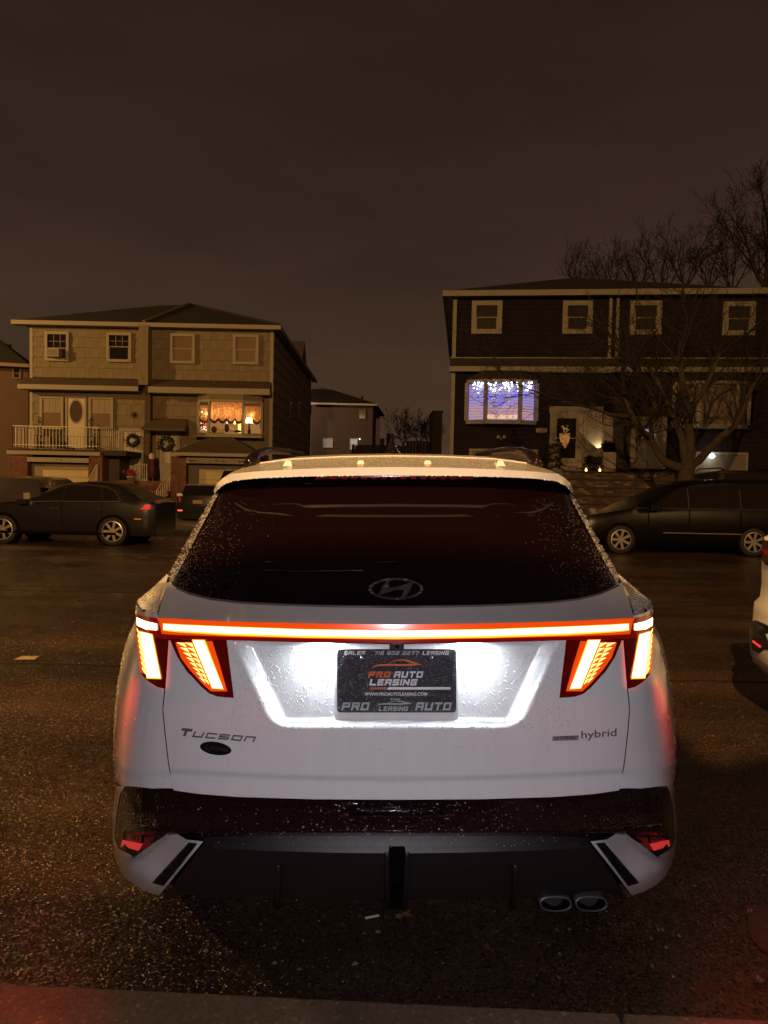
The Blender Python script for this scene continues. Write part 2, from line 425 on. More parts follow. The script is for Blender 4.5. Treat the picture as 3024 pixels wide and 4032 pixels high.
# --- light bar
def strip(name, top, bot, off, mat, m=2, sub=4, join=True, parent=None, thick=0):
    fn = lambda px, py, o_: S(px, py, off)
    A = [(x, y, 0) for x, y in top]; B = [(x, y, 0) for x, y in bot]
    v, f = exact(A, B, m, fn, sub); return both(name, fixc(v) if join else v, f, mat, join=join, parent=parent, solid=thick)
RED = principled('glowing_red_lens', (.25, .012, .004), .2, emis=(1.0, .085, .004), es=.72)
REDD = principled('deep_red_lens', (.16, .004, .004), .15, emis=(1.0, .01, .004), es=.10)
REDM = principled('dark_red_gloss_lens', (.09, .003, .003), .12, emis=(1.0, .004, .002), es=.02)
HOT = emit('hot_tail_light', (1.0, .74, .40), 9)
AMB = emit('tail_light_edge', (1.0, .40, .012), 2.0)
strip('light_bar_lens', [(1561,2459),(1200,2454),(882,2446),(700,2436),(621,2432)], [(1561,2532),(1200,2524),(882,2516),(700,2512),(641,2512)], -.012, RED, 4)
strip('light_bar_under_edge', [(1561,2519),(1200,2514),(882,2506),(700,2500),(634,2496)], [(1561,2533),(1200,2526),(882,2520),(700,2516),(641,2516)], -.0145, REDD, 1)
strip('light_bar_edge_glow', [(1561,2482),(1200,2477),(882,2466),(700,2458),(641,2454)], [(1561,2516),(1200,2511),(882,2501),(700,2489),(641,2483)], -.015, AMB, 2)
strip('light_bar_core', [(1561,2485),(1200,2481),(882,2470),(700,2462),(645,2458)], [(1561,2507),(1200,2502),(882,2492),(700,2482),(645,2478)], -.018, HOT, 2)
# top and bottom closing faces of the bar
def closing(name, line, mat, o1=.0, o2=-.012):
    A = [(x, y, o1) for x, y in line]; B = [(x, y, o2) for x, y in line]
    v, f = exact(A, B, 1, lambda px, py, o_: S(px, py, 0) + Vector((0, o_, 0)), 4); both(name, fixc(v), f, mat, join=True)
closing('light_bar_underside', [(1561,2533),(1200,2525),(882,2517),(700,2513)], REDM, .03, -.012)
closing('light_bar_top_face', [(1561,2459),(1200,2454),(882,2446),(700,2436),(621,2432)], REDM)
# outer lamp (C shaped), on the quarter panel
strip('outer_lamp_lens', [(539,2417),(555,2424),(585,2429),(617,2433)], [(536,2500),(565,2530),(610,2530),(663,2533)], -.010, REDD, 5, 4, False)
strip('outer_lamp_body', [(536,2495),(575,2505),(620,2508),(663,2520)], [(552,2645),(585,2684),(617,2704),(651,2712)], -.009, RED, 8, 4, False)
strip('outer_lamp_tail', [(553,2649),(578,2655),(612,2660),(655,2660)], [(572,2672),(590,2687),(619,2705),(651,2713)], -.0105, REDM, 2, 4, False)
strip('outer_lamp_shade', [(607,2512),(640,2514),(665,2516)], [(636,2672),(645,2690),(652,2708)], -.0105, REDM, 6, 4, False)
strip('outer_lamp_upper_glow', [(538,2432),(575,2448),(616,2456)], [(540,2462),(575,2478),(617,2481)], -.014, HOT, 2, 4, False)
strip('outer_lamp_glow_edge', [(550,2484),(600,2497)], [(577,2672),(635,2674)], -.013, AMB, 4, 3, False)
strip('outer_lamp_slab', [(554,2490),(595,2500)], [(580,2665),(630,2668)], -.016, HOT, 4, 3, False)
# inner lamp, on the tailgate
strip('inner_lamp_lens', [(668,2516),(730,2518),(815,2519),(892,2521)], [(700,2590),(740,2650),(850,2740),(921,2748)], -.008, REDM, 6, 5, False)
il = [(672,2520),(700,2590),(737,2644),(795,2707),(824,2731),(858,2743),(880,2745),(921,2748)]
ir = [(892,2518),(895,2540),(899,2580),(903,2620),(908,2660),(913,2700),(917,2725),(921,2748)]
strip('inner_lamp_body', il, ir, -.0095, REDM, 6, 2, False)
strip('inner_lamp_red_glow', [(690,2530),(712,2590),(745,2635),(800,2695),(830,2722)], [(836,2524),(850,2570),(866,2620),(880,2670),(895,2722)], -.011, RED, 6, 2, False)
strip('inner_lamp_glow_edge', [(755,2518),(807,2519)], [(834,2711),(881,2715)], -.013, AMB, 4, 3, False)
strip('inner_lamp_slab', [(760,2523),(801,2524)], [(838,2708),(876,2710)], -.016, HOT, 4, 3, False)
# faceted cells
def cell(pts, par=None):
    for s in (1, -1):
        v = []
        for o_ in (-.016, -.011):
            for (x, y) in pts:
                q = S(x, y, o_); v.append((-s*q.x, q.y, q.z))
        n = len(pts)
        fs = [tuple(range(n)), tuple(range(n, 2*n))[::-1]] + [(i, i+n, (i+1) % n+n, (i+1) % n) for i in range(n)]
        mesh_obj('lamp_facet', v, fs, HOTF, CAR)
HOTF = emit('tail_light_facet', (1.0, .52, .12), 3.6)
for r in range(8):
    t0, t1 = r/8.3, (r+.78)/8.3
    for c in range(2):
        def q(t, s):
            xl, yl = 694 + t*(800-694), 2530 + t*(2692-2530)
            xr, yr = 757 + t*(828-757), 2531 + t*(2704-2531)
            return (xl + s*(xr-xl), yl + s*(yr-yl))
        s0, s1 = (.02, .48) if c == 0 else (.53, .97)
        cell([q(t0, s0), q(t0+.01, s1), q(t1+.02, s1), q(t0+.05, s0+.18)])
    def q2(t, s):
        xl, yl = 537 + t*(562-537), 2472 + t*(2652-2472)
        xr, yr = 551 + t*(575-551), 2488 + t*(2664-2488)
        return (xl + s*(xr-xl), yl + s*(yr-yl))
    cell([q2(t0, .05), q2(t0+.02, .95), q2(t1+.02, .95), q2(t0+.06, .1)])
# --- lower tailgate with licence recess
def recess(px, py):
    """0..1 depth factor"""
    t = (py - 2530) / (2848 - 2530)
    hb = 640 - 150*max(0, min(1.0, t))        # half width of the outer lip
    h = abs(PXC - px)
    # rounded corner
    d_side = hb - h                            # px inside
    d_bot = 2862 - py
    k1 = max(0, min(1, d_side/64)); k2 = max(0, min(1, d_bot/34))
    if d_side < 75 and d_bot < 60:
        cx_, cy_ = 75 - d_side, 60 - d_bot
        k = max(0, min(1, (1 - sqrt((cx_/75)**2 + (cy_/60)**2))*2.0)); k1 = min(k1, 1); k2 = min(k2, 1)
        kk = min(k1, k2, k)
    else: kk = min(k1, k2)
    top = max(0, min(1, (py - 2500)/40))
    s_ = kk*kk*(3-2*kk)
    fade = max(.62, min(1, .62 + .38*(t)))    # deeper at the bottom
    return s_*fade*top
cre_y = lambda px: 3066 - 30*((PXC - px)/884)**2
def tail_fn(px, py, dum=0):
    d = recess(px, py)
    p = S(px, py)
    cy_ = cre_y(px); g = 0
    dy = py - cy_
    if dy > -10: g = .0075*max(0, min(1, (dy+10)/20))
    return P(px, py, p.y + .078*d + g)
tl = [(1561,2520),(1200,2514),(882,2508),(741,2512),(663,2522)]
tb = [(1561,3149),(1232,3147),(934,3138),(780,3126),(684,3112)]
sm = [(663,2522),(657,2620),(651,2712),(643,2794),(651,2880),(665,3001),(684,3112)]
def seam_x(py): return lerp(py, [p[1] for p in sm], [p[0] for p in sm])
NR, NC = 96, 84; v = []
for i in range(NC+1):
    s_ = i/NC
    for j in range(NR+1):
        t = j/NR
        # row: pixel y blends between top and bottom curves, x runs from centre to the seam
        py0 = lerp(s_, [0, .4, .75, .9, 1], [2520, 2514, 2508, 2512, 2522]); py1 = lerp(s_, [0, .37, .71, .89, 1], [3149, 3147, 3138, 3126, 3112])
        py = py0 + t*(py1-py0); px = PXC + s_*(seam_x(py) - PXC)
        v.append(tail_fn(px, py))
both('tailgate_panel', fixc(v), grid_faces(NC, NR), WHITE, join=True)
# bottom return edge of the tailgate
edge = [v[i*(NR+1)+NR] for i in range(NC+1)]
vv = [p for e_ in edge for p in ((e_.x, e_.y, e_.z), (e_.x, e_.y+.035, e_.z+.002))]
both('tailgate_lower_edge', fixc(vv), grid_faces(NC, 1), WHITE, join=True)
# --- quarter panel: from the seam round the corner and along the flank
def quarter_fn(s_, t):
    py_s = 2424 + t*(3110-2424)
    if py_s > 2522: px_s = seam_x(py_s) - 4
    else: px_s = lerp(py_s, [2424, 2522], [622, 659])
    a_ = S(px_s, py_s); us = a_.x / Wd(a_.z)
    zo = lerp(t, [0, 1], [1.150, .612])        # height of the same row at the corner
    k = s_
    if k <= .7:
        u = us + (1.0-us)*(k/.7)
        z = a_.z + (zo - a_.z)*(k/.7)**1.5
        Y = Yc(z) + Cu(u); g = 0
        ps = a_.z
        return Vector((Wd(z)*u, Y + g, z))
    kk = (k-.7)/.3
    z = zo; Y = Yc(z) + Cu(1) + kk*1.0
    return Vector((Wd(z) + .012*sin(kk*pi/2), Y, z))
NQ, NV = 44, 40; v = []
for i in range(NQ+1):
    for j in range(NV+1):
        s_, t = i/NQ, j/NV; p = quarter_fn(s_, t)
        g = .007*max(0, min(1, (t - .895)/.03))
        if s_ < .66: p.y += g*(1-s_/.7)
        v.append(p)
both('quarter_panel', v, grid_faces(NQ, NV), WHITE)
QO = [v[NQ*(NV+1)+j] for j in range(NV+1)]
QBOT = [v[i*(NV+1)+NV] for i in range(NQ+1)]
# backing behind the panel gaps
bk = []
for i in range(13):
    for j in range(9):
        px = 1561 - i*(1561-560)/12; py = 2400 + j*(3480-2400)/8
        p = S(px, py, .11 if py < 2900 else .06); bk.append(p)
both('inner_body_shell', fixc(bk), grid_faces(12, 8), DARKVOID, join=True)
# --- black bumper band
bt = [(1561,3154),(1232,3152),(934,3143),(780,3131),(684,3117),(600,3105),(530,3097),(492,3095)]
bb = [(1561,3292),(1232,3293),(934,3290),(800,3300),(690,3290),(600,3330),(533,3372),(500,3362)]
def bump_fn(px, py, d):
    p = S(px, py)
    o_ = .004 - .036*max(0, min(1, (py - 3195)/80))
    o_ += .05*max(0, min(1, (py - 3276)/16))
    h = abs(PXC-px)
    # hand/hitch recess under the tailgate
    if h < 205 - (py-3156)*.75 and py < 3207: o_ += .03
    return P(px, py, p.y + o_)
a_ = [(x, y, 0) for x, y in bt]; b_ = [(x, y, 0) for x, y in bb]
v, f = exact(a_, b_, 24, bump_fn, 10); both('bumper_black_band', fixc(v), f, BLACKGLOSS_WET, join=True)
v, f = exact([(500,3362,0),(472,3344,0),(452,3304,0),(457,3217,0),(473,3125,0),(492,3095,0)], [(533,3374,0),(545,3350,0),(560,3300,0),(560,3217,0),(560,3150,0),(560,3101,0)], 6, lambda a1, b1, c1: S(a1, b1, .001), 4)
both('bumper_black_corner', v, f, BLACKGLOSS_WET)
# --- textured lower panels and slot
def low_fn(px, py, d): 
    p = S(px, py); return P(px, py, p.y + d)
v, f = exact([(1561,3286,.016),(1100,3287,.016),(850,3294,.014),(800,3302,.012)], [(1561,3332,-.003),(1100,3330,-.003),(860,3319,-.003),(806,3316,.002)], 3, low_fn, 3)
both('bumper_lower_rail', fixc(v), f, BLACKPLASTIC, join=True)
# frames: top band sloping out, face, legs
for nm, A, B in (
    ('diffuser_shelf', [(1533,3331,-.003),(1300,3330,-.003),(1000,3322,-.003),(845,3314,.002)], [(1529,3360,-.016),(1300,3357,-.016),(1000,3348,-.016),(829,3339,-.010)]),
    ('diffuser_face', [(1529,3360,-.016),(1300,3357,-.016),(1000,3348,-.016),(829,3339,-.010)], [(1515,3408,-.012),(1300,3406,-.012),(1000,3398,-.012),(800,3386,-.006)]),
    ('diffuser_recess', [(1513,3406,.03),(1300,3404,.03),(1000,3396,.03),(800,3384,.03)], [(1513,3545,.06),(1300,3542,.06),(1000,3533,.06),(690,3520,.05)])):
    v, f = exact(A, B, 4, low_fn, 5); both(nm, v, f, BLACKPLASTIC)
for A, B, nm in (([(1533,3336,.008),(1533,3360,-.014),(1533,3410,-.01),(1533,3576,.03)], [(1515,3336,.008),(1515,3360,-.014),(1514,3410,-.008),(1518,3576,.03)], 'diffuser_leg'),
                 ([(1104,3404,-.006),(1103,3480,.0),(1103,3576,.03)], [(1086,3404,-.006),(1087,3480,.0),(1088,3576,.03)], 'diffuser_fin')):
    v, f = exact(A, B, 1, low_fn, 2); both(nm, v, f, BLACKPLASTIC, solid=.01)
# frame side of slot going inward
v, f = exact([(1533,3336,.008),(1533,3410,-.012),(1533,3576,.03)], [(1536,3340,.09),(1536,3410,.09),(1536,3570,.13)], 1, low_fn, 2); both('slot_side', v, f, BLACKPLASTIC)
v, f = exact([(1561,3330,.09),(1530,3330,.09)], [(1561,3580,.12),(1530,3580,.12)], 2, low_fn, 2); both('slot_back', fixc(v), f, DARKVOID, join=True)
# outer sloping cheek of the diffuser next to the white blade
v, f = exact([(806,3316,.012),(760,3378,.010),(700,3460,.02),(640,3545,.05)], [(845,3320,.010),(806,3386,.002),(745,3470,.03),(700,3526,.05)], 4, low_fn, 4); both('diffuser_cheek', v, f, BLACKPLASTIC)
# floor of the bumper / underbody
v, f = exact([(1561,3545,.06),(1078,3537,.06),(753,3517,.05),(644,3545,.05)], [(1561,3520,.75),(1078,3500,.75),(753,3460,.75),(644,3440,.75)], 2, lambda px, py, d: Vector((P(px, 3545 if px > 1000 else 3525, 1.9).x, S(px, 3540).y + d, .40 if d < .3 else .30)), 3)
both('underbody', fixc(v), f, DARKVOID, join=True)
# --- white corner blade
outer = [(460,3094),(452,3136),(442,3217),(443,3282),(447,3353),(460,3401),(487,3450),(525,3483),(574,3510),(625,3527)]
inner = [(491,3096),(473,3125),(457,3217),(451,3304),(470,3344),(530,3374),(603,3322),(677,3271),(734,3306),(800,3313)]
def sil_pt(px, py):
    p = P(px, py, Yc(.6)+.5); 
    z = p.z
    for _ in range(6):
        q = P(px, py, Yc(z)+Cu(.965)); z = q.z
    return q
def blade_fn(i, t):
    a_ = inner[i]; b_ = outer[i]
    return None
vb = []; SUB = 4; M = 8
for i in range(len(inner)-1):
    for s_ in range(SUB + (1 if i == len(inner)-2 else 0)):
        k = s_/SUB
        ia = [inner[i][q]*(1-k)+inner[i+1][q]*k for q in (0, 1)]; oa = [outer[i][q]*(1-k)+outer[i+1][q]*k for q in (0, 1)]
        for j in range(M+1):
            t = j/M; px = ia[0]*(1-t)+oa[0]*t; py = ia[1]*(1-t)+oa[1]*t
            p = S(px, py)
            cav = 0
            idx = i + k
            if idx > 5: cav = .05*sin(pi*min(1, t*1.0))*(1 if t < .6 else 1-(t-.6)/.4)*min(1, (idx-5)/1.5)*(1 if idx < 8 else (9-idx))
            vb.append(P(px, py, p.y - .006 + cav))
nb = len(vb)//(M+1)
both('bumper_corner', vb, grid_faces(nb-1, M), WHITE)
# return of the blade under and round the side
vr = []
for i in range(nb):
    p = vb[i*(M+1)+M]
    t = i/(nb-1)
    if t < .42: vr += [p, Vector((p.x+.02, p.y+.30, p.z)), Vector((p.x+.02, p.y+.62, p.z+.02*0))]
    else: vr += [p, Vector((p.x+.012*(1-t), p.y+.10, p.z-.012)), Vector((p.x+.0, p.y+.35, p.z-.01))]
both('bumper_corner_return', vr, grid_faces(nb-1, 2), WHITE)
# air slot in the blade
sl = [(742,3319),(777,3322),(644,3489),(599,3476)]
def poly_on(name, pts, mat, off, th=.004, sgn=(1, -1), fn=None, par=None):
    fn = fn or S
    for s in sgn:
        v = []
        for o_ in (off, off+th):
            for (x, y) in pts:
                q = fn(x, y, o_); v.append((-s*q.x, q.y, q.z))
        n = len(pts)
        mesh_obj(name, v, [tuple(range(n)), tuple(range(n, 2*n))[::-1]] + [(i, i+n, (i+1) % n+n, (i+1) % n) for i in range(n)], mat, par or CAR)
# slot follows the blade surface
def blade_lookup(px, py, off):
    best = None
    for p in vb:
        # project back
        d = p - Vector((0, 0, H)); dn = -d.z; fy = d.y
        X = (p.x - XC); depth = fy*cos(PIT) + dn*sin(PIT); vv_ = (dn*cos(PIT) - fy*sin(PIT))/depth
        qx = CX - X/depth*F; qy = CY + vv_*F
        dd = (qx-px)**2 + (qy-py)**2
        if best is None or dd < best[0]: best = (dd, p.y)
    return P(px, py, best[1] + off)
SLOT = principled('slot_black', (.004, .004, .004), .5)
vs = []
for i in range(17):
    for j in range(5):
        t, u_ = i/16, j/4; xl, yl = 742+(599-742)*t, 3319+(3476-3319)*t; xr, yr = 777+(644-777)*t, 3322+(3489-3322)*t
        vs.append(blade_lookup(xl+(xr-xl)*u_, yl+(yr-yl)*u_, -.009))
both('air_slot', vs, grid_faces(16, 4), SLOT, solid=.002)
# lamp housing in the bumper corner, with clear reverse lamp and red reflector
hs = [(508,3243),(560,3246),(617,3256),(674,3270),(603,3322),(533,3370),(500,3356),(476,3338),(480,3290)]
poly_on('corner_lamp_housing', hs, principled('dark_lamp_housing', (.02, .014, .016), .18), -.020, .02)
poly_on('reverse_lamp', [(514,3244),(560,3247),(616,3255),(632,3262),(612,3276),(560,3276),(506,3270)], principled('clear_grey_lens', (.20, .18, .20), .12, coat=.6, bump=('noise', 60, .6, .004)), -.024, .006)
poly_on('reflector', [(481,3307),(563,3323),(545,3350),(475,3331)], principled('red_reflector', (.75, .06, .06), .35, emis=(1, .05, .05), es=.42, bump=('drops', 260, 1, .004)), -.026, .006)  # emission stands in for flash light thrown back by the reflector
# exhaust tips
for i, px in enumerate((2196, 2338)):
    rx = (px-CX)/F*1.97 - XC
    c = P(2*CX-px, 3567, 1.93); cx_ = (px-CX)/F*1.955 - XC; cz = c.z
    ep = empty('exhaust_tip', (0, 0, 0), CAR)
    ring = MB(); n = 28; prof = [(.92, .0), (1.0, -.004), (1.04, .006), (1.05, .16), (.98, .16)]
    vv = []
    for (k, dy) in prof:
        for q_ in range(n):
            an = 2*pi*q_/n; ca, sa = cos(an), sin(an)
            sx = abs(ca)**.8*(1 if ca > 0 else -1); sz = abs(sa)**.8*(1 if sa > 0 else -1)
            vv.append((cx_ + sx*.0435*k, 1.93 + dy + sz*.004, cz + .006 + sz*.0175*k + dy*.12))
    ring.add(vv, [(a1*n+k, a1*n+(k+1) % n, (a1+1)*n+(k+1) % n, (a1+1)*n+k) for a1 in range(len(prof)-1) for k in range(n)])
    ring.build('pipe', principled('exhaust_steel', (.14, .12, .12), .38, metal=.55), ep, True)
    mb = MB(); vv = []
    for (k, dy) in ((.92, 0), (.88, .10), (.0, .10)):
        for q_ in range(n):
            an = 2*pi*q_/n; vv.append((cx_ + cos(an)*.0435*k, 1.931 + dy + sin(an)*.004*(1 if k > .5 else 0), cz + .006 + sin(an)*.0175*k))
    mb.add(vv, [(a1*n+k, a1*n+(k+1) % n, (a1+1)*n+(k+1) % n, (a1+1)*n+k) for a1 in range(2) for k in range(n)])
    mb.build('pipe_bore', DARKVOID, ep, True)
# --- body sides, hood, wheels (seen only from the side)
side = []
zr = [q.z for q in QO]
for (Y, wk, hood) in ((QO[0].y+0, 1, 0), (3.9, 1.0, 0), (4.9, 1.0, 0), (5.6, .98, 0), (6.1, .90, 0), (6.32, .72, 0)):
    pass
mb = MB(); secs = []
for (Y, wk, zt) in ((3.35, .945, 1.15), (4.2, .94, 1.10), (5.0, .935, 1.06), (5.7, .90, 1.0), (6.15, .80, .93), (6.35, .55, .80)):
    secs.append([(wk*.9, Y, .28), (wk, Y, .35), (wk, Y, .62), (wk*.985, Y, .85), (wk*.93, Y, zt), (wk*.80, Y, zt+.012), (0, Y, zt+.03)])
v = [p for s_ in secs for p in s_]
both('front_body', v, grid_faces(len(secs)-1, 6), WHITE, join=True)
v = [(x, y, z) for (y, x0) in ((2.62, 0), (3.35, 0), (4.6, 0), (5.25, 0)) for (x, z) in (((.79, 1.20), (.62, 1.60)) if y < 5 else ((.80, 1.08), (.66, 1.12)))]
both('side_window', v, grid_faces(3, 1), GLASSDARK)
v = [(.0, 4.55, 1.66), (.60, 4.55, 1.60), (.0, 5.35, 1.12), (.80, 5.25, 1.10)]
both('windscreen', v, [(0, 1, 3, 2)], GLASSDARK, join=True)
v = []
for (Y, z0, z1) in ((2.27, .60, 1.15), (2.6, .58, 1.16), (3.4, .40, 1.16)):
    v += [(.95, Y, z0), (.955, Y, (z0+z1)/2), (.83, Y, z1)]
both('flank_panel', v[3:], grid_faces(1, 2), WHITE)
def wheel(parent, x, y, z, r, w, rimr, side_, spokes=7, rimmat=None, mats=None):
    e_ = empty('wheel', (x, y, z), parent)
    t = MB(); t.lathe([(rimr, -w/2), (r*.93, -w/2), (r, -w*.35), (r, w*.35), (r*.93, w/2), (rimr, w/2)], n=36, ax='x'); t.build('tyre', RUBBER, e_, True)
    rm = MB(); s = side_
    rm.lathe([(rimr, -w*.5), (rimr*.97, s*w*.5*0), (rimr, w*.5)], n=30, ax='x')
    rm.lathe([(rimr*1.0, s*w*.5), (rimr*.93, s*w*.52), (rimr*.90, s*w*.40)], n=30, ax='x')
    for k in range(spokes):
        a = 2*pi*k/spokes; d = Vector((0, cos(a), sin(a))); t_ = Vector((0, -sin(a), cos(a)))
        p0 = d*rimr*.12; p1 = d*rimr*.95; x0, x1 = s*w*.44, s*w*.36
        q = []
        for xx in (x1, x0):
            q += [p0 - t_*rimr*.10 + Vector((xx, 0, 0)), p0 + t_*rimr*.10 + Vector((xx, 0, 0)), p1 + t_*rimr*.14 + Vector((xx, 0, 0)), p1 - t_*rimr*.14 + Vector((xx, 0, 0))]
        rm.hull8(q)
    rm.lathe([(0.001, s*w*.47), (rimr*.2, s*w*.46), (rimr*.22, s*w*.40)], n=16, ax='x')
    rm.build('rim', rimmat or CHROME, e_)
    dk = MB(); dk.lathe([(.001, s*w*.1), (rimr*.97, s*w*.1)], n=24, ax='x'); dk.build('brake_shadow', DARKVOID, e_)
    return e_
RIM = principled('alloy_rim', (.34, .30, .32), .35, metal=.6)
for s in (1, -1):
    for Y in (2.82, 5.50): wheel(CAR, s*.80, Y, .36, .36, .235, .24, s, rimmat=RIM)
# --- badges and lettering -------------------------------------------------
GL = {
 'T': [[(0,1),(1,1)],[(.5,1),(.5,0)]], 'U': [[(0,1),(0,0),(1,0),(1,1)]], 'C': [[(1,1),(0,1),(0,0),(1,0)]],
 'S': [[(1,1),(0,1),(0,.5),(1,.5),(1,0),(0,0)]], 'O': [[(0,0),(0,1),(1,1),(1,0),(0,0)]], 'N': [[(0,0),(0,1),(1,0),(1,1)]],
 'n': [[(0,0),(0,1),(1,1),(1,0)]], 'P': [[(0,0),(0,1),(1,1),(1,.45),(0,.45)]], 'R': [[(0,0),(0,1),(1,1),(1,.5),(0,.5)],[(.5,.5),(1,0)]],
 'A': [[(0,0),(0,1),(1,1),(1,0)],[(0,.45),(1,.45)]], 'L': [[(0,1),(0,0),(1,0)]], 'E': [[(1,1),(0,1),(0,0),(1,0)],[(0,.5),(.85,.5)]],
 'I': [[(.5,1),(.5,0)]], 'G': [[(1,1),(0,1),(0,0),(1,0),(1,.5),(.55,.5)]], '7': [[(0,1),(1,1),(.45,0)]], '1': [[(.5,1),(.5,0)]],
 '8': [[(0,0),(0,1),(1,1),(1,0),(0,0)],[(0,.5),(1,.5)]], '0': [[(0,0),(0,1),(1,1),(1,0),(0,0)]], '2': [[(0,1),(1,1),(1,.5),(0,.5),(0,0),(1,0)]],
 'H': [[(0,0),(0,1)],[(1,0),(1,1)],[(0,.5),(1,.5)]], '4': [[(0,1),(0,.4),(1,.4)],[(.75,1),(.75,0)]], '3': [[(0,1),(1,1),(1,0),(0,0)],[(.2,.5),(1,.5)]], ' ': [] }
def stroke_text(name, text, x0, x1, ytop, ybot, mat, surf, parent, shear=.25, sw=.22, gap=.28, slope=0, narrow='I1', sgn=-1, off=-.004, th=.004):
    """lettering laid out in photo pixels along a line and laid onto the surface it stands on"""
    ws = [(.25 if c in narrow else (.5 if c == ' ' else 1)) for c in text]
    tot = sum(ws) + gap*(len(text)-1); hh = ybot - ytop; un = (x1 - x0 - shear*hh) / tot
    swx = sw*min(un, hh)*1.0; v = []; f = []
    x = x0
    for c, w in zip(text, ws):
        cw = un*w
        for pl in GL[c]:
            q = [(x + swx/2 + (p[0] if w == 1 else 0)*(cw - swx), ybot - swx/2 - p[1]*(hh - swx)) for p in pl]
            for a_, b_ in zip(q, q[1:]):
                dx, dy = b_[0]-a_[0], b_[1]-a_[1]; l = sqrt(dx*dx+dy*dy) or 1; dx /= l; dy /= l
                ex = swx/2
                pts = [(a_[0]-dx*ex - dy*ex, a_[1]-dy*ex + dx*ex), (b_[0]+dx*ex - dy*ex, b_[1]+dy*ex + dx*ex), (b_[0]+dx*ex + dy*ex, b_[1]+dy*ex - dx*ex), (a_[0]-dx*ex + dy*ex, a_[1]-dy*ex - dx*ex)]
                n = len(v)
                for o_ in (off, off+th):
                    for (X, Yp) in pts:
                        Xs = X + (ybot - Yp)*shear; v.append(surf(Xs, Yp + (Xs-x0)*slope, o_))
                f += [(n, n+1, n+2, n+3), (n+7, n+6, n+5, n+4)] + [(n+i, n+4+i, n+4+(i+1) % 4, n+(i+1) % 4) for i in range(4)]
        x += cw + gap*un
    return mesh_obj(name, v, f, mat, parent)
def SS(px, py, off=0):
    """any pixel (left or right of centre) -> skin, true side"""
    if px <= PXC:
        q = S(px, py, off); return Vector((-q.x, q.y, q.z))
    q = S(2*PXC-px, py, off); return Vector((q.x, q.y, q.z))
def font_mesh(text):
    cu = bpy.data.curves.new('tmp', 'FONT'); cu.body = text; cu.size = 1; cu.offset = .012; cu.resolution_u = 3
    o = bpy.data.objects.new('tmp', cu); COL.objects.link(o)
    dg = bpy.context.evaluated_depsgraph_get(); me = bpy.data.meshes.new_from_object(o.evaluated_get(dg))
    v = [(p.co.x, p.co.y) for p in me.vertices]; f = [tuple(p.vertices) for p in me.polygons]
    bpy.data.objects.remove(o); bpy.data.curves.remove(cu); bpy.data.meshes.remove(me)
    return v, f
def font_text(name, text, x0, x1, ybase, hx, mat, surf, parent, shear=0, slope=0, off=-.004):
    v, f = font_mesh(text); mx_ = max(p[0] for p in v); mn = min(p[0] for p in v)
    k = (x1-x0)/(mx_-mn)
    return mesh_obj(name, [surf(x0 + (p[0]-mn)*k + p[1]*hx*shear, ybase - p[1]*hx + (p[0]-mn)*k*slope, off) for p in v], f, mat, parent)
stroke_text('model_badge', 'T', 703, 760, 2865, 2897, BADGE, SS, CAR, shear=.45, sw=.34, gap=.2, slope=.10)
stroke_text('model_badge', 'UCSOn', 755, 1010, 2879, 2902, BADGE, SS, CAR, shear=.5, sw=.275, gap=.24, slope=.085)
el = [(849 + 62*cos(2*pi*k/32), 2947 + 26*sin(2*pi*k/32) + 62*cos(2*pi*k/32)*.13) for k in range(32)]
def poly_surf(name, pts, mat, surf, off, th=.003, parent=CAR):
    n = len(pts); v = [surf(x, y, off) for x, y in pts] + [surf(x, y, off+th) for x, y in pts]
    return mesh_obj(name, v, [tuple(range(n)), tuple(range(n, 2*n))[::-1]] + [(i, i+n, (i+1) % n+n, (i+1) % n) for i in range(n)], mat, parent)
st = poly_surf('oval_sticker', el, principled('black_vinyl', (.010, .007, .008), .25), SS, -.003)
font_text('sticker_script', 'Lynnes', 806, 895, 2950, 30, principled('sticker_grey', (.035, .018, .018), .5), SS, st, shear=.5, slope=.12, off=-.004)
poly_surf('drive_badge', [(2173,2899),(2277,2895),(2275,2914),(2171,2918)], principled('grey_badge_plate', (.28, .24, .27), .4), SS, -.004)
stroke_text('drive_badge_lettering', 'HTRAC', 2180, 2271, 2901, 2913, principled('badge_dark', (.03, .02, .04), .5), SS, CAR, shear=.4, sw=.2, slope=-.03, off=-.0055, th=.0015)
font_text('hybrid_badge', 'hybrid', 2286, 2427, 2908, 42, BADGE, SS, CAR, slope=-.075)
# emblem on the glass
def GS(px, py, off=0):
    s = 1 if px <= PXC else -1; q = glass_pt(px if s == 1 else 2*PXC-px, py, -.002 + off); return Vector((-s*q.x, q.y, q.z))
EMB = empty('emblem', (0, 0, 0), CAR)
ring = []; n = 40; vv = []
for (rx_, ry_, o_) in ((111, 43.5, 0), (110, 43, -.005), (99, 35, -.005), (98, 34, 0)):
    for k in range(n): a1 = 2*pi*k/n; vv.append(GS(1561 + rx_*cos(a1), 2318.5 + ry_*sin(a1), o_))
mesh_obj('emblem_ring', vv, [(r*n+k, r*n+(k+1) % n, (r+1)*n+(k+1) % n, (r+1)*n+k) for r in range(3) for k in range(n)], EMBLEM, EMB)
def ez(x, y): return (1400 + x/5.184, 2240 + y/5.184)
for pts in ([ez(460,545), ez(545,360), ez(640,235), ez(730,205), ez(660,330), ez(675,365), ez(720,378), ez(740,455), ez(600,500)],
            [ez(720,378), ez(860,370), ez(1010,325), ez(1000,430), ez(860,430), ez(740,455)],
            [ez(1010,325), ez(1130,275), ez(1220,262), ez(1130,450), ez(1030,590), ez(945,580), ez(1005,470), ez(1000,430)]):
    poly_surf('emblem_letter', pts, EMBLEM, GS, -.004, .004, EMB)
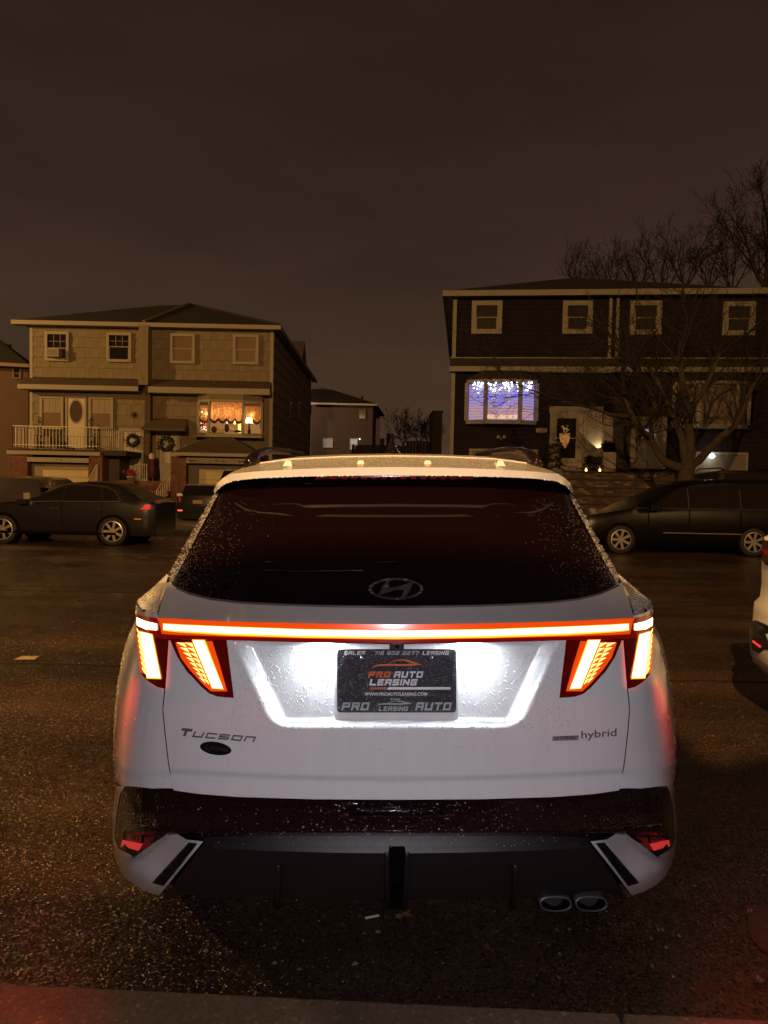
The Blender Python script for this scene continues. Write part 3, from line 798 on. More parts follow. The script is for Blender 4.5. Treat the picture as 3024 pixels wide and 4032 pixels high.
# --- licence plate -------------------------------------------------------
YP = 1.868
def PS(px, py, off=0):
    q = P(px, py, YP + off); return Vector((-q.x, q.y, q.z))
def pz(x, y): return (1300 + x/2.9625, 2500 + y/2.9625)
PL = empty('licence_plate', (0, 0, 0), CAR)
def rrect(x0, y0, x1, y1, r, n=5):
    out = []
    for (cx_, cy_, a0) in ((x1-r, y1-r, 0), (x0+r, y1-r, 90), (x0+r, y0+r, 180), (x1-r, y0+r, 270)):
        for k in range(n+1):
            a1 = radians(a0 + 90*k/n); out.append((cx_ + r*cos(a1), cy_ + r*sin(a1)))
    return out
PLM = principled('plate_print_dark', (.045, .040, .055), .32, coat=.4, bump=('drops', 230, .7, .003), var=(40, .35))
FRM = principled('plate_frame_black', (.035, .033, .042), .28, coat=.5, bump=('drops', 260, .3, .002))
PWH = principled('plate_print_white', (.88, .88, .92), .5); POR = principled('plate_print_orange', (.85, .17, .03), .5)
PSI = principled('frame_silver_print', (.55, .62, .64), .35, metal=.3)
# pad under the plate in body colour
pad = MB(); pp = rrect(1318, 2560, 1805, 2834, 8)
poly_surf('plate_pad', pp, WHITE, PS, .004, .03, CAR)
poly_surf('plate_sheet', [(1345,2580),(1780,2580),(1780,2768),(1345,2768)], PLM, PS, -.001, .003, PL)
o1 = rrect(*pz(80, 165), *pz(1472, 906), 14); i1 = rrect(*pz(147, 255), *pz(1410, 776), 3)
n = len(o1); v = [PS(x, y, -.007) for x, y in o1] + [PS(x, y, -.007) for x, y in i1] + [PS(x, y, .003) for x, y in o1] + [PS(x, y, .001) for x, y in i1]
f = []
for k in range(n):
    k2 = (k+1) % n; f += [(k, k2, n+k2, n+k), (2*n+k, 2*n+k2, k2, k), (n+k, n+k2, 3*n+k2, 3*n+k)]
mesh_obj('plate_frame', v, f, FRM, PL)
def ptxt(t, x0, x1, y0, y1, mat, off, **kw):
    a1 = pz(x0, y0); b1 = pz(x1, y1); stroke_text('plate_lettering', t, a1[0], b1[0], a1[1], b1[1], mat, PS, PL, off=off, th=.001, **kw)
ptxt('PRO', 440, 712, 425, 500, POR, -.003, sw=.27, gap=.2); ptxt('AUTO', 738, 1090, 425, 500, PWH, -.003, sw=.27, gap=.2)
ptxt('LEASING', 455, 1022, 515, 590, PWH, -.003, sw=.27, gap=.2)
ptxt('SALES', 160, 412, 190, 233, PWH, -.0085, sw=.24, gap=.25); ptxt('718 802 2277', 512, 1038, 192, 233, PSI, -.0085, sw=.22, gap=.3); ptxt('LEASING', 1075, 1388, 190, 233, PWH, -.0085, sw=.24, gap=.25)
ptxt('PRO', 128, 466, 787, 880, PSI, -.0085, sw=.25, gap=.2); ptxt('AUTO', 990, 1422, 787, 880, PSI, -.0085, sw=.25, gap=.2)
ptxt('LEASING', 565, 912, 836, 886, PSI, -.0085, sw=.22, gap=.25)
poly_surf('plate_stripe', [pz(685,608), pz(1405,608), pz(1405,638), pz(665,638)], PWH, PS, -.003, .001, PL)
poly_surf('plate_stripe', [pz(470,608), pz(680,608), pz(660,638), pz(455,638)], principled('plate_orange_dim', (.40, .16, .08), .5), PS, -.003, .001, PL)
font_text('plate_web_address', 'WWW.PROAUTOLEASING.COM', *[pz(400,0)[0], pz(1130,0)[0]], pz(0, 708)[1], 18, PWH, PS, PL, shear=.1, off=-.003)
def ribbon(pts, ws, mat, off):
    pts = [pz(*p) for p in pts]; up = [(x, y-w/2/2.96) for (x, y), w in zip(pts, ws)]; dn = [(x, y+w/2/2.96) for (x, y), w in zip(pts, ws)]
    v = [PS(x, y, off) for x, y in up+dn]; n = len(pts)
    mesh_obj('plate_car_outline', v, [(i, i+1, i+1+n, i+n) for i in range(n-1)], mat, PL)
for (dx, dy, k, mat, off) in ((0, 0, 1, POR, -.003), (540, 768, .69, PSI, -.0085)):
    def tr(x, y): return (dx + (x-483 if dx else x)*k, (y if not dx else dy + (y-287)*k*.85))
    ribbon([tr(*p) for p in ((483,397),(520,362),(590,350),(700,350),(880,352),(960,345),(1062,347))], [6, 14, 20, 20, 22, 24, 4] if k == 1 else [4, 9, 12, 12, 13, 14, 3], mat, off)
    ribbon([tr(*p) for p in ((675,345),(735,305),(820,289),(900,298),(965,320),(1062,345))], [8, 9, 10, 20, 18, 4] if k == 1 else [5, 6, 7, 12, 10, 3], mat, off)
for k in range(5):
    x, y = pz(712 + k*24, 750); poly_surf('plate_star', [(x+3.2*cos(a1), y+3.2*sin(a1)) for a1 in [2*pi*q/6 for q in range(6)]], PSI, PS, -.0085, .001, PL)
for x in (385, 1165):
    c = PS(*pz(x, 248), -.0); mb = MB(); mb.lathe([(.0001, -.030), (.0045, -.030), (.0075, -.026), (.0078, -.010), (.0078, .0)], c=c, n=14, ax='y')
    mb.build('plate_screw', principled('screw_grey', (.10, .10, .11), .25, metal=.4), PL, True)
# rear camera and licence lamps
c0, c1 = SS(1534, 2530), SS(1588, 2561)
mb = MB(); mb.box((c0.x, 1.835, c1.z), (c1.x, 1.90, c0.z+.01)); bevel(mb.build('rear_camera', principled('camera_plastic', (.03, .02, .02), .35), CAR), .004)
mb = MB(); cc = SS(1561, 2548); mb.lathe([(.0001, -.006), (.006, -.004), (.007, .004)], c=(cc.x, 1.835, cc.z), n=14, ax='y'); mb.build('camera_lens', BLACKGLOSS, CAR, True)
# ------------------------------------------------ pose of the car on the cross slope
POSE = Matrix.Translation((0, 0, H)) @ CR @ C0.inverted() @ Matrix.Translation((0, 0, -H)) @ Matrix.Translation((XC, 0, 0))
# (vertices above carry x relative to the car's centre line)
def car_light(name, kind, loc, tgt, energy, color, **kw):
    l = POSE @ Vector(loc); t = POSE @ Vector(tgt); o = lamp(name, kind, l, energy, color, **kw); aim(o, t); return o
for px in (1262, 1860):
    q = SS(px + (14 if px < 1500 else -14), 2534)
    mb = MB(); mb.box((q.x-.02, 1.853, q.z+.001), (q.x+.02, 1.875, q.z+.006)); mb.build('licence_lamp', emit('licence_lamp_lens', (.8, .9, 1), 3), CAR)
    car_light('licence_light', 'AREA', (q.x, 1.864, q.z-.004), (q.x, 1.884, q.z-.3), 1.15, (.86, .95, 1.0), shape='RECTANGLE', size=.035, size_y=.014)
# red light thrown by the tail lamps
for x in (-.5, .5):
    car_light('tail_lamp_glow', 'AREA', (x, 1.79, 1.12), (x*1.2, .6, .4), 0.30, (1, .045, .01), shape='RECTANGLE', size=.7, size_y=.04)
for s in (-1, 1):
    q = S(590, 2590); car_light('tail_lamp_glow', 'SPOT', (s*(q.x+.06), q.y-.05, q.z), (s*(q.x+1.26), q.y+.25, q.z-1.5), 20, (1, .03, .006), shadow_soft_size=.05, spot_size=radians(84), spot_blend=1.0)
CAR.matrix_world = POSE
tag(CAR, 'white compact SUV parked tail-first in the foreground with its full-width tail light glowing', 'car')
# --- water beads on paint, glass and bumper
def beads(name, gen, count, rmin, rmax, mat, seed):
    rnd = random.Random(seed); v = []; f = []
    k = 0; tries = 0
    while k < count and tries < count*12:
        tries += 1; g = gen(rnd)
        if g is None: continue
        p, nrm = g; k += 1
        r = rmin + (rmax-rmin)*rnd.random()**2.5
        nrm = nrm.normalized(); a1 = nrm.cross(Vector((0, 0, 1))); a1 = a1.normalized() if a1.length > .05 else Vector((1, 0, 0)); b1 = nrm.cross(a1)
        n = len(v)
        for (rr, hh) in ((1, 0), (.72, .42)):
            for q in range(6):
                an = q*pi/3; v.append(p + (a1*cos(an) + b1*sin(an))*r*rr + nrm*r*hh)
        v.append(p + nrm*r*.62)
        for q in range(6):
            q2 = (q+1) % 6; f += [(n+q, n+q2, n+6+q2, n+6+q), (n+6+q, n+6+q2, n+12)]
    o = mesh_obj(name, v, f, mat, CAR, True); o['kind'] = 'stuff'; return o
BEAD = principled('bright_water_bead', (.35, .34, .35), .16, spec=1.0, metal=.25)
BEADW = principled('pale_water_bead', (.70, .70, .70), .10, spec=1.0)
BEADG = principled('dim_water_bead', (.15, .125, .11), .15, spec=.8)
def norm_of(fn, px, py):
    a1 = fn(px, py); b1 = fn(px+4, py); c1 = fn(px, py+4); nn = (b1-a1).cross(c1-a1)
    if nn.y > 0: nn = -nn
    return a1, nn
def TG(px, py):
    q = tail_fn(px if px <= PXC else 2*PXC-px, py); return Vector((-q.x if px <= PXC else q.x, q.y, q.z))
def g_tail(r):
    px = r.uniform(880, 2240); py = r.uniform(2535, 2880) if r.random() < .8 else r.uniform(2545, 3140)
    if 1322 < px < 1800 and 2550 < py < 2838: return None
    if py > 2885 and r.random() < .85: return None
    return norm_of(TG, px, py)
beads('tailgate_water_beads', g_tail, 2600, .0009, .0030, BEADW, 1)
def g_plate(r):
    px, py = r.uniform(1330, 1795), r.uniform(2560, 2800); return PS(px, py, -.0015 if 1350 < px < 1775 and 2588 < py < 2760 else -.0072), Vector((0, -1, 0))
beads('plate_water_beads', g_plate, 1500, .0006, .0018, BEAD, 2)
A0_, B0_ = list(a_save), list(b_save)
def g_glass(r):
    x_ = r.uniform(0, 8.99); t = r.random(); s_ = r.choice((1, -1)); i = int(x_); k_ = x_-i
    q = [(A0_[i][k]*(1-k_)+A0_[i+1][k]*k_)*(1-t)+(B0_[i][k]*(1-k_)+B0_[i+1][k]*k_)*t for k in range(3)]
    hx = PXC - q[0]
    lo = 520 + 130*t
    if t < .16: return None
    if hx < lo and r.random() < (.985 if hx < lo-80 else .8): return None
    p = P(q[0], q[1], q[2]-.0015); return Vector((-s_*p.x, p.y, p.z)), Vector((-s_*.25, -1, .55))
beads('rear_window_water_beads', g_glass, 1900, .0005, .0014, BEADG, 3)
def g_pil(r):
    t = r.random(); u_ = r.random(); s_ = r.choice((1, -1)); A = [(866,1940,2.49),(800,2066,2.39),(735,2196,2.29),(677,2300,2.20)]; B = [(842,1946,2.60),(775,2064,2.58),(708,2180,2.56),(660,2268,2.52)]
    i = min(int(t*3), 2); k_ = t*3-i; q = [(A[i][k]*(1-k_)+A[i+1][k]*k_)*(1-u_)+(B[i][k]*(1-k_)+B[i+1][k]*k_)*u_ for k in range(3)]
    p = P(*q); return Vector((-s_*(p.x+.001), p.y-.001, p.z)), Vector((-s_*1, -.3, .5))
beads('pillar_water_beads', g_pil, 1100, .0010, .0024, BEADW, 9)
def g_bump(r):
    px = r.gauss(1561, 420); py = r.uniform(3160, 3350)
    if not 700 < px < 2420: return None
    q = bump_fn(px if px <= PXC else 2*PXC-px, min(py, 3285), 0) if py < 3285 else S(px if px <= PXC else 2*PXC-px, py, -.01)
    return Vector((-q.x if px <= PXC else q.x, q.y-.001, q.z)), Vector((0, -1, .3))
beads('bumper_water_beads', g_bump, 420, .0008, .0022, BEAD, 4)
def g_lip(r):
    px = r.uniform(860, 2260); pm = px if px <= PXC else 2*PXC-px
    yb = lerp(-pm, [-p[0] for p in lip_bot], [p[1] for p in lip_bot]); Yb = lerp(-pm, [-p[0] for p in lip_bot], [p[2] for p in lip_bot])
    q = P(pm, yb+1, Yb-.002); return Vector((-q.x if px <= PXC else q.x, q.y, q.z)), Vector((0, -1, -.3))
beads('spoiler_edge_water_beads', g_lip, 110, .0010, .0026, BEADW, 5)
def g_sh(r):
    i = r.random(); t = r.random(); s_ = r.choice((1, -1))
    A = arc(qa, 20)[int(i*20)]; B = arc(qb, 20)[int(i*20)]
    q = P(*[A[k]*(1-t)+B[k]*t for k in range(3)]); return Vector((-s_*q.x, q.y, q.z+.001)), Vector((-s_*.4, -.5, .8))
beads('shoulder_water_beads', g_sh, 900, .0012, .0030, BEADW, 6)
def g_q(r):
    s_, t = r.uniform(.15, .78), r.random(); p = quarter_fn(s_, t); d1 = quarter_fn(s_+.01, t)-p; d2 = quarter_fn(s_, t+.01)-p
    nn = d1.cross(d2); 
    if nn.y > 0 and nn.x < 0: nn = -nn
    if nn.x < 0: nn = -nn
    sg = r.choice((1, -1)); return Vector((sg*p.x, p.y, p.z)), Vector((sg*nn.x, nn.y, nn.z))
beads('quarter_water_beads', g_q, 900, .0009, .0026, BEADW, 8)
# ================================================================== THE GROUND
def asphalt(name, col, rough, sparkle, facet=.8):
    m = bpy.data.materials.new(name); m.use_nodes = True; t = m.node_tree; b = t.nodes['Principled BSDF']
    tco = t.nodes.new('ShaderNodeTexCoord')
    def noise(sc, det=4, ro=.6):
        n = t.nodes.new('ShaderNodeTexNoise'); n.inputs['Scale'].default_value = sc; n.inputs['Detail'].default_value = det; n.inputs['Roughness'].default_value = ro
        t.links.new(tco.outputs['Object'], n.inputs['Vector']); return n
    def rng(src, a0, a1, b0, b1):
        r = t.nodes.new('ShaderNodeMapRange'); r.inputs[1].default_value = a0; r.inputs[2].default_value = a1; r.inputs[3].default_value = b0; r.inputs[4].default_value = b1
        t.links.new(src, r.inputs[0]); return r
    big = noise(.55, 5); fine = noise(70, 3, .8); vo = t.nodes.new('ShaderNodeTexVoronoi'); vo.inputs['Scale'].default_value = 85
    t.links.new(tco.outputs['Object'], vo.inputs['Vector'])
    mpb = t.nodes.new('ShaderNodeMapping'); mpb.inputs['Scale'].default_value = (.18, 1.1, 1); t.links.new(tco.outputs['Object'], mpb.inputs[0])
    bands = t.nodes.new('ShaderNodeTexNoise'); bands.inputs['Scale'].default_value = 1.3; bands.inputs['Detail'].default_value = 4; t.links.new(mpb.outputs[0], bands.inputs['Vector'])
    rb = rng(bands.outputs['Fac'], .32, .68, .45, 1.55)
    r0_ = rng(big.outputs['Fac'], .3, .7, .6, 1.4); r1 = t.nodes.new('ShaderNodeMath'); r1.operation = 'MULTIPLY'; t.links.new(r0_.outputs[0], r1.inputs[0]); t.links.new(rb.outputs[0], r1.inputs[1]); r2 = rng(fine.outputs['Fac'], .35, .65, .75, 1.25)
    x = t.nodes.new('ShaderNodeMath'); x.operation = 'MULTIPLY'; t.links.new(r1.outputs[0], x.inputs[0]); t.links.new(r2.outputs[0], x.inputs[1])
    # single pale stones in the aggregate
    sc = t.nodes.new('ShaderNodeSeparateColor'); t.links.new(vo.outputs['Color'], sc.inputs[0])
    st = rng(sc.outputs[0], .90, .99, 1, 1.9)
    y = t.nodes.new('ShaderNodeMath'); y.operation = 'MULTIPLY'; t.links.new(x.outputs[0], y.inputs[0]); t.links.new(st.outputs[0], y.inputs[1])
    mxx = t.nodes.new('ShaderNodeMixRGB'); mxx.blend_type = 'MULTIPLY'; mxx.inputs[0].default_value = 1; mxx.inputs[1].default_value = (*col, 1)
    t.links.new(y.outputs[0], mxx.inputs[2]); t.links.new(mxx.outputs[0], b.inputs['Base Color'])
    rr = rng(big.outputs['Fac'], .35, .65, rough, rough+.12); t.links.new(rr.outputs[0], b.inputs['Roughness'])
    b.inputs['Specular IOR Level'].default_value = .75
    # random facet per stone -> wet glints
    vo2 = t.nodes.new('ShaderNodeTexVoronoi'); vo2.inputs['Scale'].default_value = sparkle
    t.links.new(tco.outputs['Object'], vo2.inputs['Vector'])
    s1 = t.nodes.new('ShaderNodeVectorMath'); s1.operation = 'SUBTRACT'; t.links.new(vo2.outputs['Color'], s1.inputs[0]); s1.inputs[1].default_value = (.5, .5, .5)
    s2 = t.nodes.new('ShaderNodeVectorMath'); s2.operation = 'SCALE'; s2.inputs['Scale'].default_value = facet; t.links.new(s1.outputs[0], s2.inputs[0])
    sc2 = t.nodes.new('ShaderNodeSeparateColor'); vo3 = t.nodes.new('ShaderNodeTexWhiteNoise'); t.links.new(vo2.outputs['Position'], vo3.inputs['Vector'])
    pick = rng(vo3.outputs['Value'], .40, .70, .14*facet, facet); t.links.new(pick.outputs[0], s2.inputs['Scale'])
    ge = t.nodes.new('ShaderNodeNewGeometry'); s3 = t.nodes.new('ShaderNodeVectorMath'); t.links.new(ge.outputs['Normal'], s3.inputs[0]); t.links.new(s2.outputs[0], s3.inputs[1])
    s4 = t.nodes.new('ShaderNodeVectorMath'); s4.operation = 'NORMALIZE'; t.links.new(s3.outputs[0], s4.inputs[0])
    bn = t.nodes.new('ShaderNodeBump'); bn.inputs['Strength'].default_value = .5; bn.inputs['Distance'].default_value = .01
    t.links.new(fine.outputs['Fac'], bn.inputs['Height']); t.links.new(s4.outputs[0], bn.inputs['Normal'])
    t.links.new(bn.outputs[0], b.inputs['Normal'])
    return m
ROAD = asphalt('wet_asphalt', (.049, .029, .017), .21, 150, 2.7)  # base pushed redder to take in the red veil over dark tones
CONC = asphalt('worn_concrete', (.20, .13, .075), .8, 60, .3)
mb = MB(); mb.add([(-300,-60,0),(300,-60,0),(300,400,0),(-300,400,0)], [(0,1,2,3)])
tag(mb.build('ground', principled('bare_ground', (.04, .034, .028), .9, var=(2, .3))), kind='structure'); 
bpy.data.objects['ground'].location.z = -.03
# road sheet, fine enough to carry dips
mb = MB(); xs = [-60 + i*2 for i in range(61)]
kerbL, kerbR = WG(0, 3885, .0), WG(1700, 3965, .0)
def kerb_y(x): return kerbL.y + (kerbR.y-kerbL.y)*(x-kerbL.x)/(kerbR.x-kerbL.x)
def far_y(x): return 18.9 - .085*x
v = []; 
for x in xs:
    v += [(x, kerb_y(x)+.0, 0), (x, (kerb_y(x)+far_y(x))/2, .03*0), (x, far_y(x), 0)]
mb.add(v, grid_faces(len(xs)-1, 2))
tag(mb.build('road', ROAD), kind='structure')
# near kerb: slabs, and the pavement behind it
for i in range(-14, 15):
    x0, x1 = i*2.4 + .72 + .006, (i+1)*2.4 + .72 - .006
    mb = MB(); mb.hull8([(x0,kerb_y(x0)-.30,-.1),(x1,kerb_y(x1)-.30,-.1),(x1,kerb_y(x1),-.1),(x0,kerb_y(x0),-.1),(x0,kerb_y(x0)-.30,.022),(x1,kerb_y(x1)-.30,.022),(x1,kerb_y(x1)-.004,.016),(x0,kerb_y(x0)-.004,.016)])
    o = bevel(mb.build('kerb_stone', CONC), .012); o['kind'] = 'structure'
mb = MB(); mb.add([(-40,-30,.018),(40,-30,.018),(40,kerb_y(40)-.31,.018),(-40,kerb_y(-40)-.31,.018)], [(0,1,2,3)])
tag(mb.build('pavement', asphalt('pavement_concrete', (.10, .085, .065), .75, 50)), kind='structure')
# far kerb, pavement, front yards
mb = MB(); v = []
for x in xs: v += [(x, far_y(x), -.02), (x, far_y(x), .13), (x, far_y(x)+.18, .14), (x, far_y(x)+2.6, .17)]
mb.add(v, grid_faces(len(xs)-1, 3)); tag(mb.build('far_pavement', asphalt('far_concrete', (.15, .125, .095), .7, 50)), kind='structure')
mb = MB(); v = []
for x in xs: v += [(x, far_y(x)+2.6, .17), (x, far_y(x)+8, .45), (x, far_y(x)+45, .5)]
mb.add(v, grid_faces(len(xs)-1, 2)); tag(mb.build('front_yard', principled('yard_soil', (.05, .042, .03), .9, var=(1.5, .4), bump=('noise', 12, .6, .05))), kind='structure')
# tar seams across the road
rnd = random.Random(3)
def seam(pts, w, name='road_crack'):
    mb = MB(); vv = []
    path = []
    for a1, b1 in zip(pts, pts[1:]):
        for k in range(26): path.append((a1[0]+(b1[0]-a1[0])*k/26, a1[1]+(b1[1]-a1[1])*k/26))
    off = 0
    for i, (x, y) in enumerate(path):
        off += rnd.gauss(0, 1.3); off *= .9; g = WG(x, y + off*.5, .004)
        ww = w*(.35 + rnd.random()); vv += [(g.x, g.y-ww, .004), (g.x, g.y+ww, .004)]
    mb.add(vv, [(2*i, 2*i+2, 2*i+3, 2*i+1) for i in range(len(path)-1)])
    o = mb.build(name, principled('crack_tar', (.006, .005, .005), .8)); o['kind'] = 'structure'
seam([(-60,2322),(180,2328),(430,2330),(700,2334),(1500,2350),(2300,2384),(2600,2392),(2850,2382),(3100,2372)], .032)
seam([(-60,2610),(200,2613),(470,2621),(1500,2650),(2640,2681),(3100,2683)], .019)
seam([(2560,2370),(2720,2368),(2860,2384)], .012)
# ---- litter
def litter_box(name, px, py, l, w, h, ang, mat, label, cat, group=None):
    g = WG(px, py, .004); mb = MB(); mb.box((-l/2,-w/2,0),(l/2,w/2,h)); o = mb.build(name, mat); o.location = g; o.rotation_euler = (0, 0, ang)
    tag(o, label, cat, group); return o
mb = MB(); mb.tube([(-.026,0,.004),(.026,0,.004)], .004, 8); o = mb.build('cigarette_end', principled('white_paper', (.75,.72,.70), .7)); o.location = WG(1465, 3614, .004); o.rotation_euler = (0,0,.35)
tag(o, 'short white cigarette end lying on the dark asphalt below the rear bumper', 'litter')
g = WG(103, 2592, .006); mb = MB(); mb.add([(-.085,-.05,0),(.09,-.03,.0),(.085,.05,.01),(-.06,.055,.006),(0,.02,.015)], [(0,1,4),(1,2,4),(2,3,4),(3,0,4)])
o = mb.build('flattened_cup', principled('dirty_card', (.42,.36,.22), .8)); o.location = g; tag(o, 'flattened scrap of pale card lying on the road at far left', 'litter')
def leaf(px, py, size, ang, mat, label):
    g = WG(px, py, .008); mb = MB(); pts = []
    for k in range(14):
        a1 = 2*pi*k/14; r = size*(1 if k % 2 else .55)*(1.25 if k in (0, 1, 13) else 1); pts.append((r*cos(a1)*1.3, r*sin(a1), .004+.006*sin(3*a1)))
    pts.append((0, 0, .002)); mb.add(pts, [(k, (k+1) % 14, 14) for k in range(14)]); o = mb.build('fallen_leaf', mat); o.location = g; o.rotation_euler = (0, 0, ang)
    tag(o, label, 'leaf', 'fallen leaves on the asphalt'); return o
LEAFB = principled('brown_leaf', (.16, .07, .02), .8)
leaf(1588, 3607, .026, .4, LEAFB, 'brown maple leaf on the asphalt just right of the cigarette end')
leaf(1917, 3730, .012, 1.2, LEAFB, 'small brown leaf on the asphalt under the exhaust tips')
lp = [(2600,3665,.010),(2563,3697,.008),(2740,3490,.006),(2990,3860,.014),(2952,3590,.010),(2570,3812,.008)]
for i, (px, py, s_) in enumerate(lp):
    leaf(px, py, s_, i, principled('pale_leaf', (.22, .17, .12), .8), ['tiny pale leaf on dark asphalt behind the right bumper corner','pale leaf scrap nearest below the right exhaust tip','tiny leaf bit close to the right bumper corner','pale leaf near the kerb at the lower right edge','small leaf beside the pale patch at the right edge','lone small pale leaf low on the dark asphalt at right'][i])
rnd = random.Random(11); mb = MB()
for k in range(420):
    px, py = (rnd.uniform(0, 1500) if k % 3 else rnd.uniform(1500, 3024)), rnd.uniform(3380, 3880); g = WG(px, py, .0); r = rnd.uniform(.0015, .006)*(1 if rnd.random() < .9 else 2)
    c = [g + Vector((r*cos(a1)*rnd.uniform(.6,1.2), r*sin(a1)*rnd.uniform(.6,1.2), .001)) for a1 in (0,1.3,2.5,3.8,5)] + [g+Vector((0,0,r*.8))]
    mb.add(c, [(0,1,5),(1,2,5),(2,3,5),(3,4,5),(4,0,5)])
tag(mb.build('gravel', principled('loose_grit', (.20, .16, .14), .6)), 'loose grit scattered over the asphalt behind the car', 'gravel', kind='stuff')

# ================================================================== HOUSES
class Fac:
    """a house front: local x runs along the wall, y into the house, z up; its surveying plane is Y = Y0 - t*X"""
    def __init__(s, name, Y0, t, px0, label, cat='house'):
        s.Y0, s.t = Y0, t; s.a = -atan(t)
        o = s.hit(px0, 1800, 0); s.o = Vector((o.x, o.y, 0)); s.root = empty(name, s.o, None, s.a); tag(s.root, label, cat)
    def hit(s, px, py, d=0):
        rx, fy, dn = wray(px, py); t = (s.Y0 - d*sqrt(1+s.t**2)) / (fy + s.t*rx)
        return Vector((t*rx, t*fy, H - t*dn))
    def L(s, px, py, d=0):
        """pixel -> local (x, z) on the plane standing d in front of the wall"""
        p = s.hit(px, py, d) - s.o; c, n = cos(-s.a), sin(-s.a)
        return (p.x*c - p.y*n, p.z)
    def rect(s, x0, y0, x1, y1, d=0):
        xm, ym = (x0+x1)/2, (y0+y1)/2
        a0, _ = s.L(x0, ym, d); a1, _ = s.L(x1, ym, d); _, z1 = s.L(xm, y0, d); _, z0 = s.L(xm, y1, d)
        return a0, a1, z0, z1
    def W(s, x, y, z):
        c, n = cos(s.a), sin(s.a); return s.o + Vector((x*c - y*n, x*n + y*c, z))
def child(o, parent): o.parent = parent; return o
def window(fc, x0, y0, x1, y1, frame, fw=.1, d=.12, pane=DARKPANE, split=.5, grid=None, label=None, proud=0, sill=True, base=0):
    """base: how far in front of the wall the window starts"""
    a0, a1, z0, z1 = fc.rect(x0, y0, x1, y1, base + d)
    yb = -base
    fr = MB(); D = -(d + base)
    fr.box((a0, D, z0), (a0+fw, yb-.002, z1)); fr.box((a1-fw, D, z0), (a1, yb-.002, z1)); fr.box((a0+fw, D+.001, z1-fw), (a1-fw, yb-.002, z1)); fr.box((a0+fw, D-.012, z0), (a1-fw, yb-.002, z0+fw))
    w = fr.build('window', frame, fc.root)
    if label: w['label'] = label
    zm = z0 + (z1-z0)*split
    sa = MB(); e_ = .035
    sa.box((a0+fw, D+.03, zm-e_/2), (a1-fw, yb-.004, zm+e_/2))
    sa.box((a0+fw, D+.035, z0+fw), (a0+fw+.03, yb-.004, zm-e_/2)); sa.box((a1-fw-.03, D+.035, z0+fw), (a1-fw, yb-.004, zm-e_/2))
    if grid:
        n, m, both_ = grid
        for k in range(1, n): x = a0+fw+(a1-a0-2*fw)*k/n; sa.box((x-.008, D+.04, zm+e_/2), (x+.008, yb-.004, z1-fw))
        for k in range(1, m): z = zm+(z1-fw-zm)*k/m; sa.box((a0+fw, D+.042, z-.008), (a1-fw, yb-.004, z+.008))
    child(sa.build('sash', frame, None), w)
    for (q0, q1) in ((z0+fw, zm-e_/2), (zm+e_/2, z1-fw)):
        p = MB(); p.box((a0+fw, D+.05, q0), (a1-fw, yb-.003, q1)); child(p.build('pane', pane if not isinstance(pane, tuple) else pane[0 if q0 < zm-.1 else 1], None), w)
    return w
def wall_slab(fc, poly_px, y0, y1, mat, name='wall'):
    pts = [fc.L(x, y) for x, y in poly_px]; mb = MB(); mb.prism(pts, y0, y1, 'y'); return mb.build(name, mat, fc.root)

# ---------------------------------------------------- left semi-detached house
SHING = principled('tan_asbestos_shingle', (.215, .172, .108), .8, var=((9, 9, 1.5), .16), bump=('flutes', 11, .9, .02))
SHINGB = principled('shingle_backing', (.06, .045, .03), .9)
FRAMEL = principled('cream_window_frame', (.235, .205, .155), .6)
BLINDP = principled('pane_with_drawn_blind', (.16, .105, .075), .18)
BLIND2 = principled('pane_with_lace', (.26, .21, .14), .2)
HL = Fac('semi_detached_house', 30.0, 0.0, 596, 'tan shingled semi-detached house with an orange lit bay window, across the street at left')
a0, a1, zE, _ = *HL.rect(120, 1290, 1073, 1900)[:2], HL.L(596, 1290)[1], 0
zB = .2
mb = MB(); mb.box((a0, 0, zB), (a1, 15, zE)); mb.build('wall', SHINGB, HL.root)
# shingles one by one on the front
def zrow(y): return HL.L(596, y)[1]
CW = .585; cm = {}
def shingle_mesh(w, h):
    k = (round(w, 2), round(h, 2))
    if k not in cm:
        m = MB(); q = rnd2.random()
        bot = [(-w/2 + w*i/6, h*.0 + .007*((i*7+int(q*9)) % 3 - 1)) for i in range(7)]
        v = [(x, -.040, z) for x, z in bot] + [(w/2, -.012, h), (-w/2, -.012, h)]
        n = len(v); vv = v + [(x, 0, z) for x, y, z in v]
        m.add(vv, [tuple(range(n))] + [(i, i+n, (i+1) % n+n, (i+1) % n) for i in range(n)])
        me = bpy.data.meshes.new('shingle'); me.from_pydata(m.v, [], m.f); me.materials.append(SHING); cm[k] = me
    return cm[k]
rnd2 = random.Random(5)
holes = [HL.rect(*r) for r in ((160,1558,345,1765),(345,1560,448,1695),(470,1685,570,1900),(610,1690,712,1900),(770,1570,1028,1716),(175,1305,270,1421),(418,1309,516,1425),(668,1313,767,1431),(916,1317,1018,1435))]
count = 0
for (yt, yb_, rows_) in ((1294, 1494, 5), (1549, 1900, 8)):
    zt, zb = zrow(yt), zrow(yb_); h = (zt-zb)/rows_
    for r in range(rows_):
        z = zb + r*h; off = (r % 2)*CW*.5
        x = a0 - off
        while x < a1 - .05:
            x0, x1 = max(x, a0), min(x+CW, a1); x += CW
            if x1-x0 < .1: continue
            if any(q0+.04 < x0+.02 and x1-.02 < q1-.04 and q2 < z and z+h < q3 for q0, q1, q2, q3 in holes): continue
            if count >= 299: continue
            count += 1
            o = bpy.data.objects.new('shingle', shingle_mesh(x1-x0-.009, h+.02)); COL.objects.link(o); o.parent = HL.root
            o.location = ((x0+x1)/2, -.004 - rnd2.random()*.006, z)
